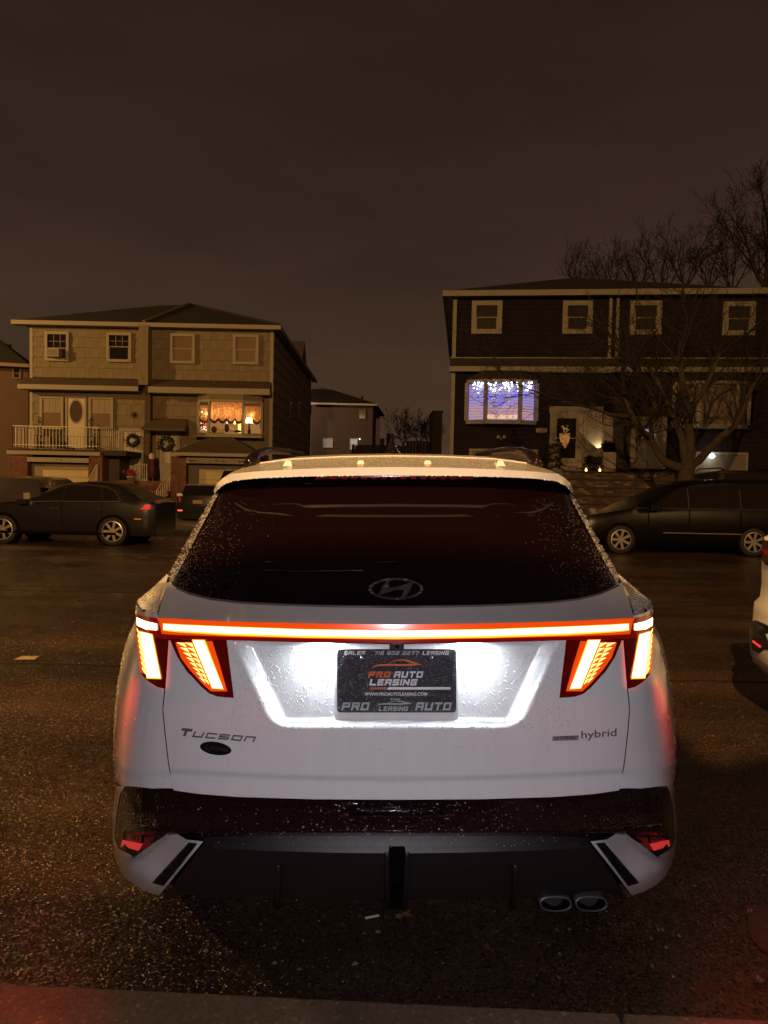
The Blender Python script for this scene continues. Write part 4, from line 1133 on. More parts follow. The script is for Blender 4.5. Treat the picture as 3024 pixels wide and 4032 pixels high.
# corner boards, party pilaster
mb = MB(); 
for x in (a0, a1-.10): mb = MB(); mb.box((x-.012, -.05, zB), (x+.11, -.031, zE)); mb.build('corner_board', FRAMEL, HL.root)
p0, p1, q0, q1 = HL.rect(563, 1290, 600, 1522); mb = MB(); mb.box((p0, -.55, q0), (p1+.0, -.04, q1)); mb.build('party_wall_fin', SHING, HL.root)
p0, p1, q0, q1 = HL.rect(570, 1522, 602, 1900); mb = MB(); mb.box((p0+.1, -.35, q0), (p1, -.04, q1)); mb.build('party_wall_fin', principled('brown_panel', (.06, .035, .02), .8), HL.root)
# side wall clapboards
sz = [zB + (zE-zB)*k/15 for k in range(16)]
PLK = principled('grey_brown_clapboard', (.20, .155, .115), .8, var=(2, .12))
for k in range(15):
    mb = MB(); mb.hull8([(a1+.001, .02, sz[k]), (a1+.035, .02, sz[k]), (a1+.035, 15, sz[k]), (a1+.001, 15, sz[k]), (a1+.001, .02, sz[k+1]-.015), (a1+.012, .02, sz[k+1]-.015), (a1+.012, 15, sz[k+1]-.015), (a1+.001, 15, sz[k+1]-.015)])
    mb.build('clapboard', PLK, HL.root)
for (y0, y1, zz0, zz1, m_) in ((5.3, 5.9, 4.7, 5.5, DARKPANE), (8.6, 9.3, 4.9, 5.9, DARKPANE), (6.6, 7.6, 1.6, 3.0, DARKPANE), (9.5, 9.9, 1.8, 2.5, DARKPANE), (12.6, 13.3, 2.15, 3.0, emit('side_window_glow', (1, .50, .14), 1.1))):
    fr = MB(); x_ = a1 + .04
    fr.box((a1, y0-.06, zz0-.06), (x_+.02, y0, zz1+.06)); fr.box((a1, y1, zz0-.06), (x_+.02, y1+.06, zz1+.06)); fr.box((a1, y0, zz1), (x_+.02, y1, zz1+.06)); fr.box((a1, y0, zz0-.06), (x_+.03, y1, zz0))
    w = fr.build('side_window', PLK, HL.root); p = MB(); p.box((a1, y0, zz0), (x_, y1, zz1)); child(p.build('pane', m_), w)
# main hipped roof and eaves
ex0, ex1 = HL.L(68, 1275)[0], HL.L(1107, 1293)[0]; zr0 = zE + .10
apx, apz = HL.L(748, 1205, -3.6)
zap = HL.L(748, 1200, -4.2)[1]; xap = HL.L(748, 1200, -4.2)[0]
mb = MB()
E = [(ex0, -.45, zr0), (ex1, -.45, zr0), (ex1, 15.4, zr0), (ex0, 15.4, zr0)]
R0, R1 = (xap-1.4, 4.2, zap-.05), (xap, 4.2, zap); R2, R3 = (xap, 11, zap), (xap-1.4, 11, zap-.05)
mb.add(E + [R0, R1, R2, R3], [(0,1,5,4),(1,2,6,5),(2,3,7,6),(3,0,4,7),(4,5,6,7),(3,2,1,0)])
rf = mb.build('roof', ROOFM, HL.root)
mb = MB(); hx0, hz0 = HL.L(570, 1272, .3)
mb.tube([(hx0, -.42, zr0+.05), (xap, 4.15, zap+.05)], .07, 6); child(mb.build('ridge_flashing', principled('pale_flashing', (.14, .10, .085), .7)), rf)
mb = MB(); mb.tube([(xap, 4.2, zap+.04), (ex1, -.40, zr0+.05)], .05, 6); child(mb.build('ridge_flashing', ROOFM), rf)
mb = MB(); mb.box((ex0, -.52, zr0-.17), (ex1, -.45, zr0-.002)); mb.box((ex1-.002, -.52, zr0-.17), (ex1+.06, 15.4, zr0-.002)); child(mb.build('gutter', FRAMEL), rf)
mb = MB(); mb.box((ex0, -.44, zr0-.15), (ex1-.01, -.04, zr0-.05)); mb.box((a1+.04, 0, zr0-.12), (ex1-.01, 15.3, zr0-.06)); child(mb.build('soffit', FRAMEL), rf)
mb = MB(); mb.add([(a1-2.2, 9, zr0+.0), (a1+.1, 9, zr0), (a1+.1, 12, zr0), (a1-2.2, 12, zr0), (a1-1.9, 10.5, zr0+1.5), (a1+.1, 10.5, zr0+1.5)], [(0,1,5,4),(2,3,4,5),(1,2,5)]); child(mb.build('rear_gable', principled('gable_board', (.15, .115, .085), .8)), rf)
# pent roofs between the storeys
for (xl, xr, yt, ym, yb_, sx) in ((97, 560, 1490, 1520, 1536, 0), (602, 1069, 1499, 1530, 1551, 0)):
    l0, l1, _, zt = HL.rect(xl, yt, xr, yb_, .1); zm = HL.L((xl+xr)/2, ym, .55)[1]; zb = HL.L((xl+xr)/2, yb_, .6)[1]
    mb = MB(); mb.add([(l0, -.03, zt), (l1, -.03, zt), (l1, -.62, zm), (l0, -.62, zm), (l0, -.03, zm-.05), (l1, -.03, zm-.05)], [(0,3,2,1),(0,4,3),(1,2,5),(3,4,5,2)])
    pr = mb.build('pent_roof', principled('brown_roof_shingle', (.055, .035, .024), .9, var=(9, .35), bump=('noise', 26, .8, .03)), HL.root)
    # courses of the pent roof
    for k in range(3):
        t0 = k/3; z0 = zt + (zm-zt)*(k+1)/3; y0 = -.03 - .59*(k+1)/3
        m2 = MB(); m2.box((l0, y0-.012, z0-.012), (l1, y0+.16, z0+.022)); child(m2.build('shingle_course', MATS['brown_roof_shingle']), pr)
    m2 = MB(); m2.box((l0-.02, -.66, zb), (l1+.02, -.60, zm+.02)); m2.box((l0, -.60, zb+.01), (l1, -.05, zb+.04)); child(m2.build('fascia', FRAMEL), pr)
window(HL, 175, 1305, 270, 1421, FRAMEL, .11, .13, DARKPANE, .44, (3, 2, 0), 'window with an air conditioner in its lower sash')
window(HL, 418, 1309, 516, 1425, FRAMEL, .11, .13, DARKPANE, .52, (3, 2, 0), 'window with dark divided panes')
window(HL, 668, 1313, 767, 1431, FRAMEL, .11, .13, BLINDP, .50)
window(HL, 916, 1317, 1018, 1435, FRAMEL, .11, .13, BLINDP, .50)
window(HL, 156, 1560, 249, 1690, FRAMEL, .09, .13, (BLINDP, BLIND2), .52, (3, 2, 0))
window(HL, 348, 1562, 445, 1690, FRAMEL, .09, .13, (BLINDP, BLIND2), .50, (3, 2, 0))
# air conditioner
b = HL.rect(186, 1373, 236, 1406, .3); e_ = empty('air_conditioner', (0, 0, 0)); child(e_, HL.root)
mb = MB(); mb.box((b[0], -.42, b[2]), (b[1], -.06, b[3])); child(bevel(mb.build('casing', FRAMEL), .015), e_)
mb = MB(); mb.box((b[0]+.05, -.424, b[2]+.05), (b[1]-.05, -.42, b[3]-.04)); child(mb.build('grille', principled('ac_grille', (.13, .11, .07), .6)), e_)
# balcony door with oval glass
b = HL.rect(257, 1560, 340, 1764, .08); e_ = empty('balcony_door', (0, 0, 0)); child(e_, HL.root)
mb = MB(); mb.box((b[0], -.09, b[2]), (b[0]+.08, -.032, b[3])); mb.box((b[1]-.08, -.09, b[2]), (b[1], -.032, b[3])); mb.box((b[0]+.08, -.09, b[3]-.08), (b[1]-.08, -.032, b[3])); child(mb.build('door_frame', FRAMEL), e_)
mb = MB(); mb.box((b[0]+.09, -.06, b[2]), (b[1]-.09, -.032, b[3]-.09)); child(mb.build('door_leaf', principled('cream_door', (.42, .36, .25), .6)), e_)
ocx, ocz = HL.L(299, 1620, .08); mb = MB(); n = 26
mb.prism([(ocx + .26*cos(2*pi*k/n)*(1 if abs(sin(2*pi*k/n)) < .8 else .95), ocz + .46*sin(2*pi*k/n)) for k in range(n)], -.066, -.06, 'y'); child(mb.build('oval_pane', principled('etched_glass', (.07, .045, .035), .2)), e_)
mb = MB(); mb.lathe([(.26, -.07), (.29, -.075), (.30, -.06)], n=n, ax='y'); o = mb.build('oval_trim', FRAMEL); child(o, e_); o.location = (ocx, 0, ocz); o.scale = (1, 1, 1.75)
# front doors with wreaths
WREATH = principled('dark_green_wreath', (.012, .014, .008), .9)
def wreath(name, fc, px, py, r, d, label, dots, dotm):
    c = fc.L(px, py, d); e_ = empty(name, fc.W(c[0], -d, c[1]), None, fc.a); tag(e_, label, 'wreath', 'door wreaths'); rr = random.Random(px)
    mb = MB(); mb.tube([(r*.72*cos(2*pi*k/20), 0, r*.72*sin(2*pi*k/20)) for k in range(21)], r*.20, 6)
    for k in range(150):
        a1 = rr.uniform(0, 2*pi); q = r*rr.uniform(.45, 1.0); p = Vector((q*cos(a1), rr.uniform(-.07, .02), q*sin(a1))); dd = Vector((rr.uniform(-1,1), rr.uniform(-1,.2), rr.uniform(-1,1)))*.07
        t_ = Vector((dd.z, 0, -dd.x))*.4; mb.add([p, p+dd+t_, p+dd*1.4, p+dd-t_], [(0,1,2,3)])
    mb.build('foliage', WREATH, e_)
    for k in range(dots):
        a1 = rr.uniform(0, 2*pi); q = r*rr.uniform(.5, .9); mb = MB(); mb.lathe([(.001,-.02),(.014,-.01),(.014,.01),(.001,.02)], (q*cos(a1), -.09, q*sin(a1)), 6); mb.build('ornament', dotm, e_)
    return e_
for (fx0, fy0, fx1, fy1, wx, wy, wr, lab, dots) in ((472,1687,567,1900,523,1735,.30,'green wreath with a pale bow centre on the left front door',0),(615,1690,709,1900,655,1747,.36,'larger dark wreath dotted with ornaments under the door awning',14)):
    b = HL.rect(fx0, fy0, fx1, fy1, .05); e_ = empty('front_door', (0, 0, 0)); child(e_, HL.root)
    mb = MB(); mb.box((b[0], -.11, b[2]-.3), (b[0]+.13, -.034, b[3])); mb.box((b[1]-.13, -.11, b[2]-.3), (b[1], -.034, b[3])); mb.box((b[0]+.13, -.11, b[3]-.12), (b[1]-.13, -.034, b[3])); child(mb.build('door_frame', FRAMEL), e_)
    mb = MB(); mb.box((b[0]+.14, -.07, b[2]-.3), (b[1]-.14, -.034, b[3]-.13)); child(mb.build('door_leaf', principled('pale_storm_door', (.36, .33, .27), .5, var=(3, .12))), e_)
    for k in range(1, 5):
        x = b[0]+.14+(b[1]-b[0]-.28)*k/5; mb = MB(); mb.box((x-.008, -.078, b[2]-.25), (x+.008, -.07, b[3]-.3)); child(mb.build('grille_bar', FRAMEL), e_)
    wreath('door_wreath', HL, wx, wy, wr, .16, lab, dots, principled('ornament_gold', (.5, .38, .2), .3))
c = HL.L(524, 1732, .22); mb = MB(); mb.lathe([(.001,-.01),(.10,0),(.001,.02)], (0,0,0), 12, 'y'); o = mb.build('bow', principled('pale_bow', (.45,.4,.3), .7)); child(o, bpy.data.objects['door_wreath']); o.location = (0, -.06, 0)
# awning
b = HL.rect(562, 1641, 718, 1697, .8); mb = MB()
ak = principled('brown_canvas_awning', (.075, .048, .03), .85)
mb.add([(b[0]+.25, -.04, b[3]), (b[1]-.0, -.04, b[3]), (b[1]+.15, -1.0, b[2]+.1), (b[0], -1.0, b[2]+.1), (b[0], -1.0, b[2]), (b[1]+.15, -1.0, b[2]), (b[0]+.25, -.04, b[2]), (b[1], -.04, b[2])], [(0,3,2,1),(3,4,5,2),(0,6,4,3),(1,2,5,7)])
mb.build('awning', ak, HL.root)
# balcony slab, garage, railing
b = HL.rect(28, 1777, 396, 1791, 1.9); DG = 1.9
e_ = empty('garage_porch', (0, 0, 0)); child(e_, HL.root)
mb = MB(); mb.box((b[0], -DG-.05, b[2]), (b[1], -DG+.02, b[3])); child(mb.build('fascia', FRAMEL), e_)
mb = MB(); mb.box((b[0]+.03, -DG+.021, b[2]+.02), (b[1]+1.0, -.04, b[3]+.08)); child(mb.build('balcony_slab', principled('dark_deck', (.03, .02, .018), .9)), e_)
def gar(x0, x1, yh0, yh1, ydoor, xd0, xd1, txt, tx, lab):
    g0, g1, _, _ = HL.rect(x0, 1800, x1, 1900, DG)
    _, _, h0, h1 = HL.rect(x0, yh0, x1, yh1, DG)
    mb = MB(); mb.box((g0+.0, -DG-.02, h0), (g1, -DG+.03, h1)); m_ = mb.build('garage_header', FRAMEL); child(m_, e_)
    d0, d1, _, dz = HL.rect(xd0, ydoor, xd1, 1900, DG-.35)
    mb = MB(); mb.box((g0, -DG+.05, .1), (g1, -DG+.34, h0-.001)) if False else mb.box((g0, -DG+.36, .1), (g1, -DG+.42, h0)); child(mb.build('garage_recess', principled('grey_reveal', (.115, .10, .10), .8)), e_)
    for k in range(4):
        z0 = .25 + (dz-.25)*k/4; z1 = .25 + (dz-.25)*(k+1)/4 - .012
        mb = MB(); mb.box((d0, -DG+.30, z0), (d1, -DG+.358, z1)); child(mb.build('door_panel', principled('cream_garage_door', (.42, .35, .20), .6, var=(2, .08))), e_)
    if txt:
        def hs_(px, py, off=0): q = HL.L(px, py, DG); return Vector((q[0], -DG-.022+off*.5, q[1]))
        x_, y_, w_, h_ = tx; stroke_text('house_number', txt, x_, x_+w_, y_, y_+h_, principled('number_brown', (.10, .06, .035), .7), hs_, e_, shear=0, sw=.2, gap=1.0, off=0, th=.01)
    return g0, g1
gar(107, 350, 1802, 1820, 1836, 138, 350, '174', (212, 1807, 34, 10), '')
b2 = HL.rect(733, 1803, 982, 1826, DG)
gar(733, 990, 1803, 1826, 1849, 785, 985, '174', (826, 1811, 60, 13), '')
BR = MATS['dark_red_brick']
for (x0, x1, yt) in ((30, 107, 1792), (350, 402, 1792), (672, 732, 1797), (985, 1024, 1797)):
    q = HL.rect(x0, yt, x1, 1900, DG); mb = MB(); mb.box((q[0], -DG+.03, .1), (q[1], -.04, q[3])); child(mb.build('brick_pier', BR), e_)
    # brick courses, real joints
    mb = MB(); r = 0; z = .2
    while z < q[3]-.07:
        x = q[0] - (r % 2)*.11
        while x < q[1]:
            xa, xb = max(x, q[0]), min(x+.20, q[1])
            if xb-xa > .03: mb.box((xa, -DG+.012, z), (xb, -DG+.029, z+.062))
            x += .212
        z += .074; r += 1
    o = mb.build('brick_courses', BR); child(o, e_); o['kind'] = 'stuff'
q = HL.rect(402, 1795, 470, 1900, 1.2); mb = MB(); mb.box((q[0], -1.2, .1), (q[1], -.04, q[3])); child(mb.build('side_wall', principled('purple_grey_render', (.065, .05, .05), .8)), e_)
# black cat / sleigh silhouettes on the right garage header
for (x_, s_) in ((745, 1), (937, -1)):
    pts = [(0,6),(3,2),(5,7),(9,8),(11,3),(13,8),(20,9),(27,4),(29,5),(25,10),(26,16),(24,16),(22,12),(8,12),(6,16),(4,16),(4,11)]
    def hs2(px, py, off=0): q_ = HL.L(px, py, DG); return Vector((q_[0], -DG-.021+off, q_[1]))
    o = poly_surf('scroll_ornament', [(x_+(p[0] if s_ > 0 else 30-p[0]), 1806 + (3 if s_ < 0 else 0) + p[1]*.9) for p in pts], principled('black_iron', (.008,.006,.006), .6), hs2, -.015, .012, e_)
# porch roof over the right garage
q = HL.rect(672, 1785, 1022, 1797, DG+.3); t0 = HL.L(862, 1723, .1)
tw = (HL.L(905, 1723, .1)[0] - HL.L(845, 1723, .1)[0])/2; tx_ = HL.L(882, 1723, .1)[0]
mb = MB(); mb.add([(q[0], -DG-.3, q[3]), (q[1], -DG-.3, q[3]), (q[1], -.03, q[3]), (q[0], -.03, q[3]), (tx_-.45, -.6, t0[1]), (tx_+.45, -.6, t0[1]), (tx_+.45, -.03, t0[1]), (tx_-.45, -.03, t0[1])], [(0,1,5,4),(1,2,6,5),(3,0,4,7),(4,5,6,7),(3,2,1,0)])
child(mb.build('porch_roof', MATS['brown_roof_shingle']), e_)
mb = MB(); mb.box((q[0]-.03, -DG-.36, q[2]), (q[1]+.03, -DG-.30, q[3]+.01)); mb.box((q[0], -DG-.29, q[2]+.01), (q[1], -.05, q[3]-.03)); child(mb.build('fascia', FRAMEL), e_)
# balcony railing
rl = empty('balcony_railing', HL.W(0, 0, 0)); tag(rl, 'white iron railing round the balcony above the left garage', 'railing')
def rail_run(parent, p0, p1, hgt, n, name='baluster', mat=METALW, post=True, r=.012):
    p0, p1 = Vector(p0), Vector(p1)
    mb = MB(); mb.tube([p0+Vector((0,0,hgt)), p1+Vector((0,0,hgt))], r*1.7, 6); mb.build('top_rail', mat, parent)
    mb = MB(); mb.tube([p0+Vector((0,0,.08)), p1+Vector((0,0,.08))], r*1.2, 6); mb.build('bottom_rail', mat, parent)
    for k in range(n+1):
        p = p0 + (p1-p0)*k/n; mb = MB(); w_ = r*1.5 if (k == 0 or k == n) else r
        mb.tube([p, p+Vector((0,0,hgt+.005))], w_, 5); mb.build(name if k not in (0, n) else 'post', mat, parent)
q = HL.rect(50, 1680, 393, 1762, DG-.1); rz = q[3]-q[2]
rl.location = HL.W(0, 0, 0)
rail_run(rl, (q[0], -DG+.1, q[2]), (q[1], -DG+.1, q[2]), rz, 26); rail_run(rl, (q[0], -DG+.1, q[2]), (q[0], -.1, q[2]), rz, 8)
qq = HL.L(470, 1762, .4)
rail_run(rl, (q[1], -DG+.1, q[2]), (qq[0], -.5, q[2]), rz, 9)
# pots and figures on the balcony
for (px, y0, hh, ww, lab, kd) in ((158, 1760, .95, .17, 'tall dark potted evergreen at the left end of the balcony', 'potted_evergreen'), (358, 1762, .95, .15, 'tall dark potted evergreen right of the balcony door', 'potted_evergreen'), (240, 1762, .34, .26, 'low dark planter box left of the balcony door', 'planter_box'), (372, 1762, .30, .14, 'squat dark pot beside the right balcony evergreen', 'planter_box')):
    c = HL.L(px, 1742, 1.2); e2 = empty(kd, HL.W(c[0], -1.2, q[2])); tag(e2, lab, 'plant', 'dark plants on the balcony'); rr = random.Random(px)
    mb = MB(); mb.lathe([(.001, 0), (ww*.8, 0), (ww, .26), (ww*.9, .26), (.001, .24)], n=12); mb.build('pot', principled('dark_pot', (.02, .012, .01), .8), e2)
    mb = MB()
    for k in range(int(160*hh)):
        z = rr.uniform(.25, .25+hh); rad = ww*(1.1 - .75*(z-.25)/hh); a1 = rr.uniform(0, 6.3); p = Vector((rad*cos(a1)*rr.random(), rad*sin(a1)*rr.random(), z)); dd = Vector((rr.uniform(-1,1), rr.uniform(-1,1), rr.uniform(0,1)))*.07; t_ = Vector((-dd.y, dd.x, 0))*.4
        mb.add([p, p+dd+t_, p+dd*1.5, p+dd-t_], [(0,1,2,3)])
    mb.build('foliage', principled('dark_foliage', (.015, .014, .010), .9), e2)
# sunburst wall ornament
c = HL.L(529, 1634, .06); e2 = empty('starburst_ornament', HL.W(c[0], -.06, c[1])); tag(e2, 'small dark starburst ornament on the shingles above the left front door', 'ornament')
mb = MB()
for k in range(14): a1 = 2*pi*k/14; mb.tube([(0,0,0),(.16*cos(a1),-.02,.16*sin(a1))], .008, 4)
mb.build('rays', MATS['black_iron'], e2)
# porch steps of brick between the doors
stp = empty('brick_steps', HL.W(0, 0, 0)); tag(stp, 'dark brick steps rising to the two front doors of the tan house', 'steps')
s0, s1, _, sz1 = HL.rect(470, 1893, 690, 1960, 1.2)
for k in range(6):
    zt = sz1 - .19*k; mb = MB(); mb.box((s0-.02*k, -1.3-.32*(k+1), .05), (s1+.02*k, -1.3-.32*k if k else -.04, zt)); bevel(mb.build('step', BR, stp), .01)
for (xa, ya, xb, yb_, d, lab) in ((617, 1932, 682, 1838, 2.6, 'white sloping handrail right of the brick steps'), (700-22, 1905, 705, 1830, 1.5, '')):
    if not lab: continue
    pa, pb = HL.L(xa, ya, d+.9), HL.L(xb, yb_, d-1.0)
    e2 = empty('stair_rail', HL.W(0, 0, 0)); tag(e2, lab, 'railing', 'white stair rails at the tan house')
    A = Vector((pa[0], -(d+.9), pa[1])); B = Vector((pb[0], -(d-1.0), pb[1]))
    rail_run(e2, A - Vector((0,0,.85)), B - Vector((0,0,.85)), .85, 9)
e2 = empty('stair_rail', HL.W(0, 0, 0)); tag(e2, 'white sloping handrail against the left garage brick pier', 'railing', 'white stair rails at the tan house')
pa, pb = HL.L(330, 1925, 3.4), HL.L(382, 1829, 2.2); rail_run(e2, Vector((pa[0], -3.4, pa[1]-.85)), Vector((pb[0], -2.2, pb[1]-.85)), .85, 9)
e2 = empty('stair_rail', HL.W(0, 0, 0)); tag(e2, 'short white upright rail between the two front doors', 'railing', 'white stair rails at the tan house')
pa, pb = HL.L(532, 1828, 1.3), HL.L(578, 1828, 1.3); rail_run(e2, Vector((pa[0], -1.3, pa[1]-.72)), Vector((pb[0], -1.3, pb[1]-.72)), .72, 5)
# flower pot with red flowers
c = HL.L(518, 1904, 2.2); e2 = empty('flower_pot', HL.W(c[0], -2.2, HL.L(518, 1928, 2.2)[1])); tag(e2, 'pale tapered pot of red flowers on the brick steps', 'plant')
mb = MB(); mb.lathe([(.001, 0), (.13, 0), (.16, .46), (.18, .46), (.18, .52), (.14, .52), (.001, .48)], n=16); mb.build('pot', FRAMEL, e2, True)
mb = MB(); rr = random.Random(2)
for k in range(150):
    p = Vector((rr.gauss(0, .12), rr.gauss(0, .12), .52+rr.uniform(0, .22))); dd = Vector((rr.uniform(-1,1), rr.uniform(-1,.3), rr.uniform(-.3,1)))*.06; t_ = Vector((dd.z, 0, -dd.x))*.5; mb.add([p, p+dd+t_, p+dd*1.5, p+dd-t_], [(0,1,2,3)])
mb.build('flowers', principled('red_poinsettia', (.22, .015, .02), .8), e2)
c = HL.L(598, 1830, 1.0); e2 = empty('porch_figure', HL.W(c[0], -1.0, HL.L(598, 1880, 1.0)[1])); tag(e2, 'slim red and white holiday figure standing between the two doors', 'figure')
mb = MB(); mb.lathe([(.001, 0), (.13, 0), (.15, .3), (.11, .6), (.10, .75)], n=12); mb.build('coat', principled('dull_red_cloth', (.10, .02, .02), .8), e2, True)
mb = MB(); mb.lathe([(.10, .75), (.115, .85), (.09, .96), (.001, 1.0)], n=12); mb.build('head', principled('pale_face', (.42, .36, .28), .7), e2, True)
# ---- orange bay window
BW = empty('bay_window', (0, 0, 0)); child(BW, HL.root); BD = .62
q = HL.rect(771, 1572, 1026, 1716, BD); bx0, bx1, bz0, bz1 = q
def bay(HX, root, bx0, bx1, bz0, bz1, BD, cuts, frame, fw, glassm, yshift=0, top=.0):
    """angled bay: two posts at the corners, two mullions, sill, head and three panes"""
    inner0, inner1 = cuts[1], cuts[2]
    P4 = [(bx0, -.03), (inner0, -BD), (inner1, -BD), (bx1, -.03)]
    P4 = [(bx0, -BD*.45), (inner0, -BD), (inner1, -BD), (bx1, -BD*.45)]
    foot = [(bx0, -.03)] + P4 + [(bx1, -.03)]
    for (za, zb_, nm) in ((bz0, bz0+fw*1.6, 'bay_sill'), (bz1-fw*1.6, bz1, 'bay_head')):
        mb = MB(); mb.prism(foot, za, zb_, 'z'); child(mb.build(nm, frame), root)
    for (x, y) in P4:
        mb = MB(); mb.box((x-fw*.8, y-.02, bz0+fw*1.6+.001), (x+fw*.8, y+.10, bz1-fw*1.6-.001)); child(mb.build('mullion', frame), root)
    for a_, b_ in zip(P4, P4[1:]):
        mb = MB(); mb.add([(a_[0], a_[1]+.04, bz0+fw*1.6), (b_[0], b_[1]+.04, bz0+fw*1.6), (b_[0], b_[1]+.04, bz1-fw*1.6), (a_[0], a_[1]+.04, bz1-fw*1.6)], [(0,1,2,3)]); child(mb.build('pane', glassm), root)
    for (x, y) in ((bx0, -BD*.45), (bx1, -BD*.45)):
        mb = MB(); mb.box((x-.02, y+.1, bz0+fw*1.6+.001), (x+.02, -.03, bz1-fw*1.6-.001)); child(mb.build('bay_cheek', frame), root)
CG = thin_glass('clear_window_glass')
ib0, ib1 = HL.L(822, 1640, BD)[0], HL.L(956, 1640, BD)[0]
bay(HL, BW, bx0, bx1, bz0, bz1, BD, (bx0, ib0, ib1, bx1), FRAMEL, .055, CG)
mb = MB(); mb.prism([(bx0-.03,-.03),(bx0-.03,-BD*.45-.03),(ib0,-BD-.03),(ib1,-BD-.03),(bx1+.03,-BD*.45-.03),(bx1+.03,-.03)], bz1+.001, HL.L(900, 1552, .3)[1], 'z'); child(mb.build('bay_valance', SHING), BW)
mb = MB(); mb.box((bx0-.08, -BD-.06, bz0-.06), (bx1+.08, -.03, bz0-.001)); child(mb.build('bay_ledge', FRAMEL), BW)
# lit room behind the glass: back wall emission stands in for room light
mb = MB(); mb.add([(bx0+.02, -.032, bz0+.08), (bx1-.02, -.032, bz0+.08), (bx1-.02, -.032, bz1-.08), (bx0+.02, -.032, bz1-.08)], [(0,1,2,3)]); child(mb.build('lit_room', emit('warm_room_glow', (1.0, .46, .14), .34)), BW)
def cur(x0, x1, y, zt, zb, swags, amp, name='balloon_curtain'):
    nx, nz = 72, 26; v = []
    for i in range(nx+1):
        for j in range(nz+1):
            s_, t = i/nx, j/nz; ph = s_*swags; sc = 1 - 2*abs((ph % 1)-.5)       # 0 at gathers 1 at belly
            zlow = zb + (.12 if True else 0)*(1-sin(pi*(ph % 1)))
            z = zt + (zlow-zt)*t
            yy = y - amp*(.35*abs(sin(pi*ph)) + .30*t*abs(sin(pi*8*t + 2.6*abs((ph % 1)-.5)*pi))*.8) - .012*sin(2*pi*ph*5)
            v.append((x0 + (x1-x0)*s_, yy, z))
    return mesh_obj(name, v, grid_faces(nx, nz), CURT, BW, True)
zc = lambda y: HL.L(890, y, .4)[1]
CURT = principled('peach_sheer_curtain', (.62, .36, .18), .8, emis=(1.0, .38, .10), es=.10)  # faint emission adds the glow of lamplight through the cloth
_t = CURT.node_tree; _b = _t.nodes['Principled BSDF']; _tr = _t.nodes.new('ShaderNodeBsdfTranslucent'); _tr.inputs[0].default_value = (.95, .55, .30, 1)
_mx = _t.nodes.new('ShaderNodeMixShader'); _mx.inputs[0].default_value = .7; _out = [n_ for n_ in _t.nodes if n_.type == 'OUTPUT_MATERIAL'][0]
_t.links.new(_b.outputs[0], _mx.inputs[1]); _t.links.new(_tr.outputs[0], _mx.inputs[2]); _t.links.new(_mx.outputs[0], _out.inputs[0])
for _x in (-.55, .0, .55):
    lamp('room_light', 'POINT', HL.W((ib0+ib1)/2+_x, -.11, zc(1625)), 4.2, (1.0, .60, .24), shadow_soft_size=.03)
for _x, _y in ((ib1+.28, -.12), (ib0-.22, -.12)):
    lamp('room_light', 'POINT', HL.W(_x, _y, zc(1630)), 1.8, (1.0, .60, .24), shadow_soft_size=.03)
cur(ib0+.02, ib1-.02, -BD+.30, zc(1580), zc(1664), 4, .16)
cur(ib1+.06, bx1-.06, -BD*.45+.08, zc(1596), zc(1662), 2, .05); cur(bx0+.06, ib0-.06, -BD*.45+.08, zc(1606), zc(1662), 1, .05)
FR2 = principled('dark_curtain_fringe', (.05, .018, .012), .9)
for (x0, x1, sw_, y) in ((ib0+.02, ib1-.02, 4, -BD+.14), (ib1+.06, bx1-.06, 2, -BD*.45+.03), (bx0+.06, ib0-.06, 1, -BD*.45+.03)):
    v = []; 
    for i in range(49):
        s_ = i/48; k = abs(sin(pi*sw_*s_)); z = zc(1664) - .0 + .14*(1-k); x = x0+(x1-x0)*s_; v += [(x, y, z+.055), (x, y, z-.045-.02*(i % 2))]
    mesh_obj('curtain_fringe', v, [(2*i, 2*i+1, 2*i+3, 2*i+2) for i in range(48)], FR2, BW)
def bayitem(name, px, py, rx_, rz_, mat, d=.34, label=None, cat=None, prof=None):
    c = HL.L(px, py, d); mb = MB(); prof = prof or [(.001,-1),(.7,-.8),(1,-.2),(.85,.4),(.4,.85),(.001,1)]
    mb.lathe([(r*rx_, h*rz_) for r, h in prof], n=12); o = mb.build(name, mat, None, True); o.location = HL.W(c[0], -d, c[1]); tag(o, label, cat); return o
shade = emit('lamp_shade_glow', (1.0, .62, .22), 6.5)
lm = empty('table_lamp', HL.W(HL.L(981, 1670, .2)[0], -.2, HL.L(981, 1700, .2)[1])); tag(lm, 'glowing table lamp behind the right pane of the orange bay window', 'lamp')
mb = MB(); hh = HL.L(981, 1657, .2)[1]-HL.L(981, 1700, .2)[1]; mb.lathe([(.14, hh-.10), (.15, hh-.02), (.13, hh+.09), (.09, hh+.13)], n=16); mb.build('lamp_shade', shade, lm, True)
mb = MB(); mb.lathe([(.07, 0), (.05, .03), (.025, .1), (.05, .18), (.02, hh-.1)], n=12); mb.build('lamp_base', principled('lamp_base_dark', (.05,.03,.02), .5), lm, True)
bayitem('candle_flame', 924, 1664, .03, .075, emit('flame', (1,.62,.15), 7), .45, 'bright candle light above the figurines in the orange window', 'candle')
bayitem('candle_flame', 894, 1664, .035, .06, emit('flame_pale', (1,.6,.35), 1.6), .45, 'fainter candle light left of the bright one in the orange window', 'candle')
mb = MB(); c = HL.L(940, 1678, .3); mb.box((-.05,-.01,-.28),(.07,.01,.12)); o = mb.build('lit_panel', emit('lit_panel_glow', (1,.62,.12), 2.2)); o.location = HL.W(c[0], -.2, c[1]-.0); tag(o, 'bright yellow lit panel at the right of the middle pane', 'panel')
DK = principled('dark_figurine', (.02,.012,.03), .6); YW = principled('yellow_figurine', (.55,.36,.12), .6, emis=(1,.5,.15), es=.12)
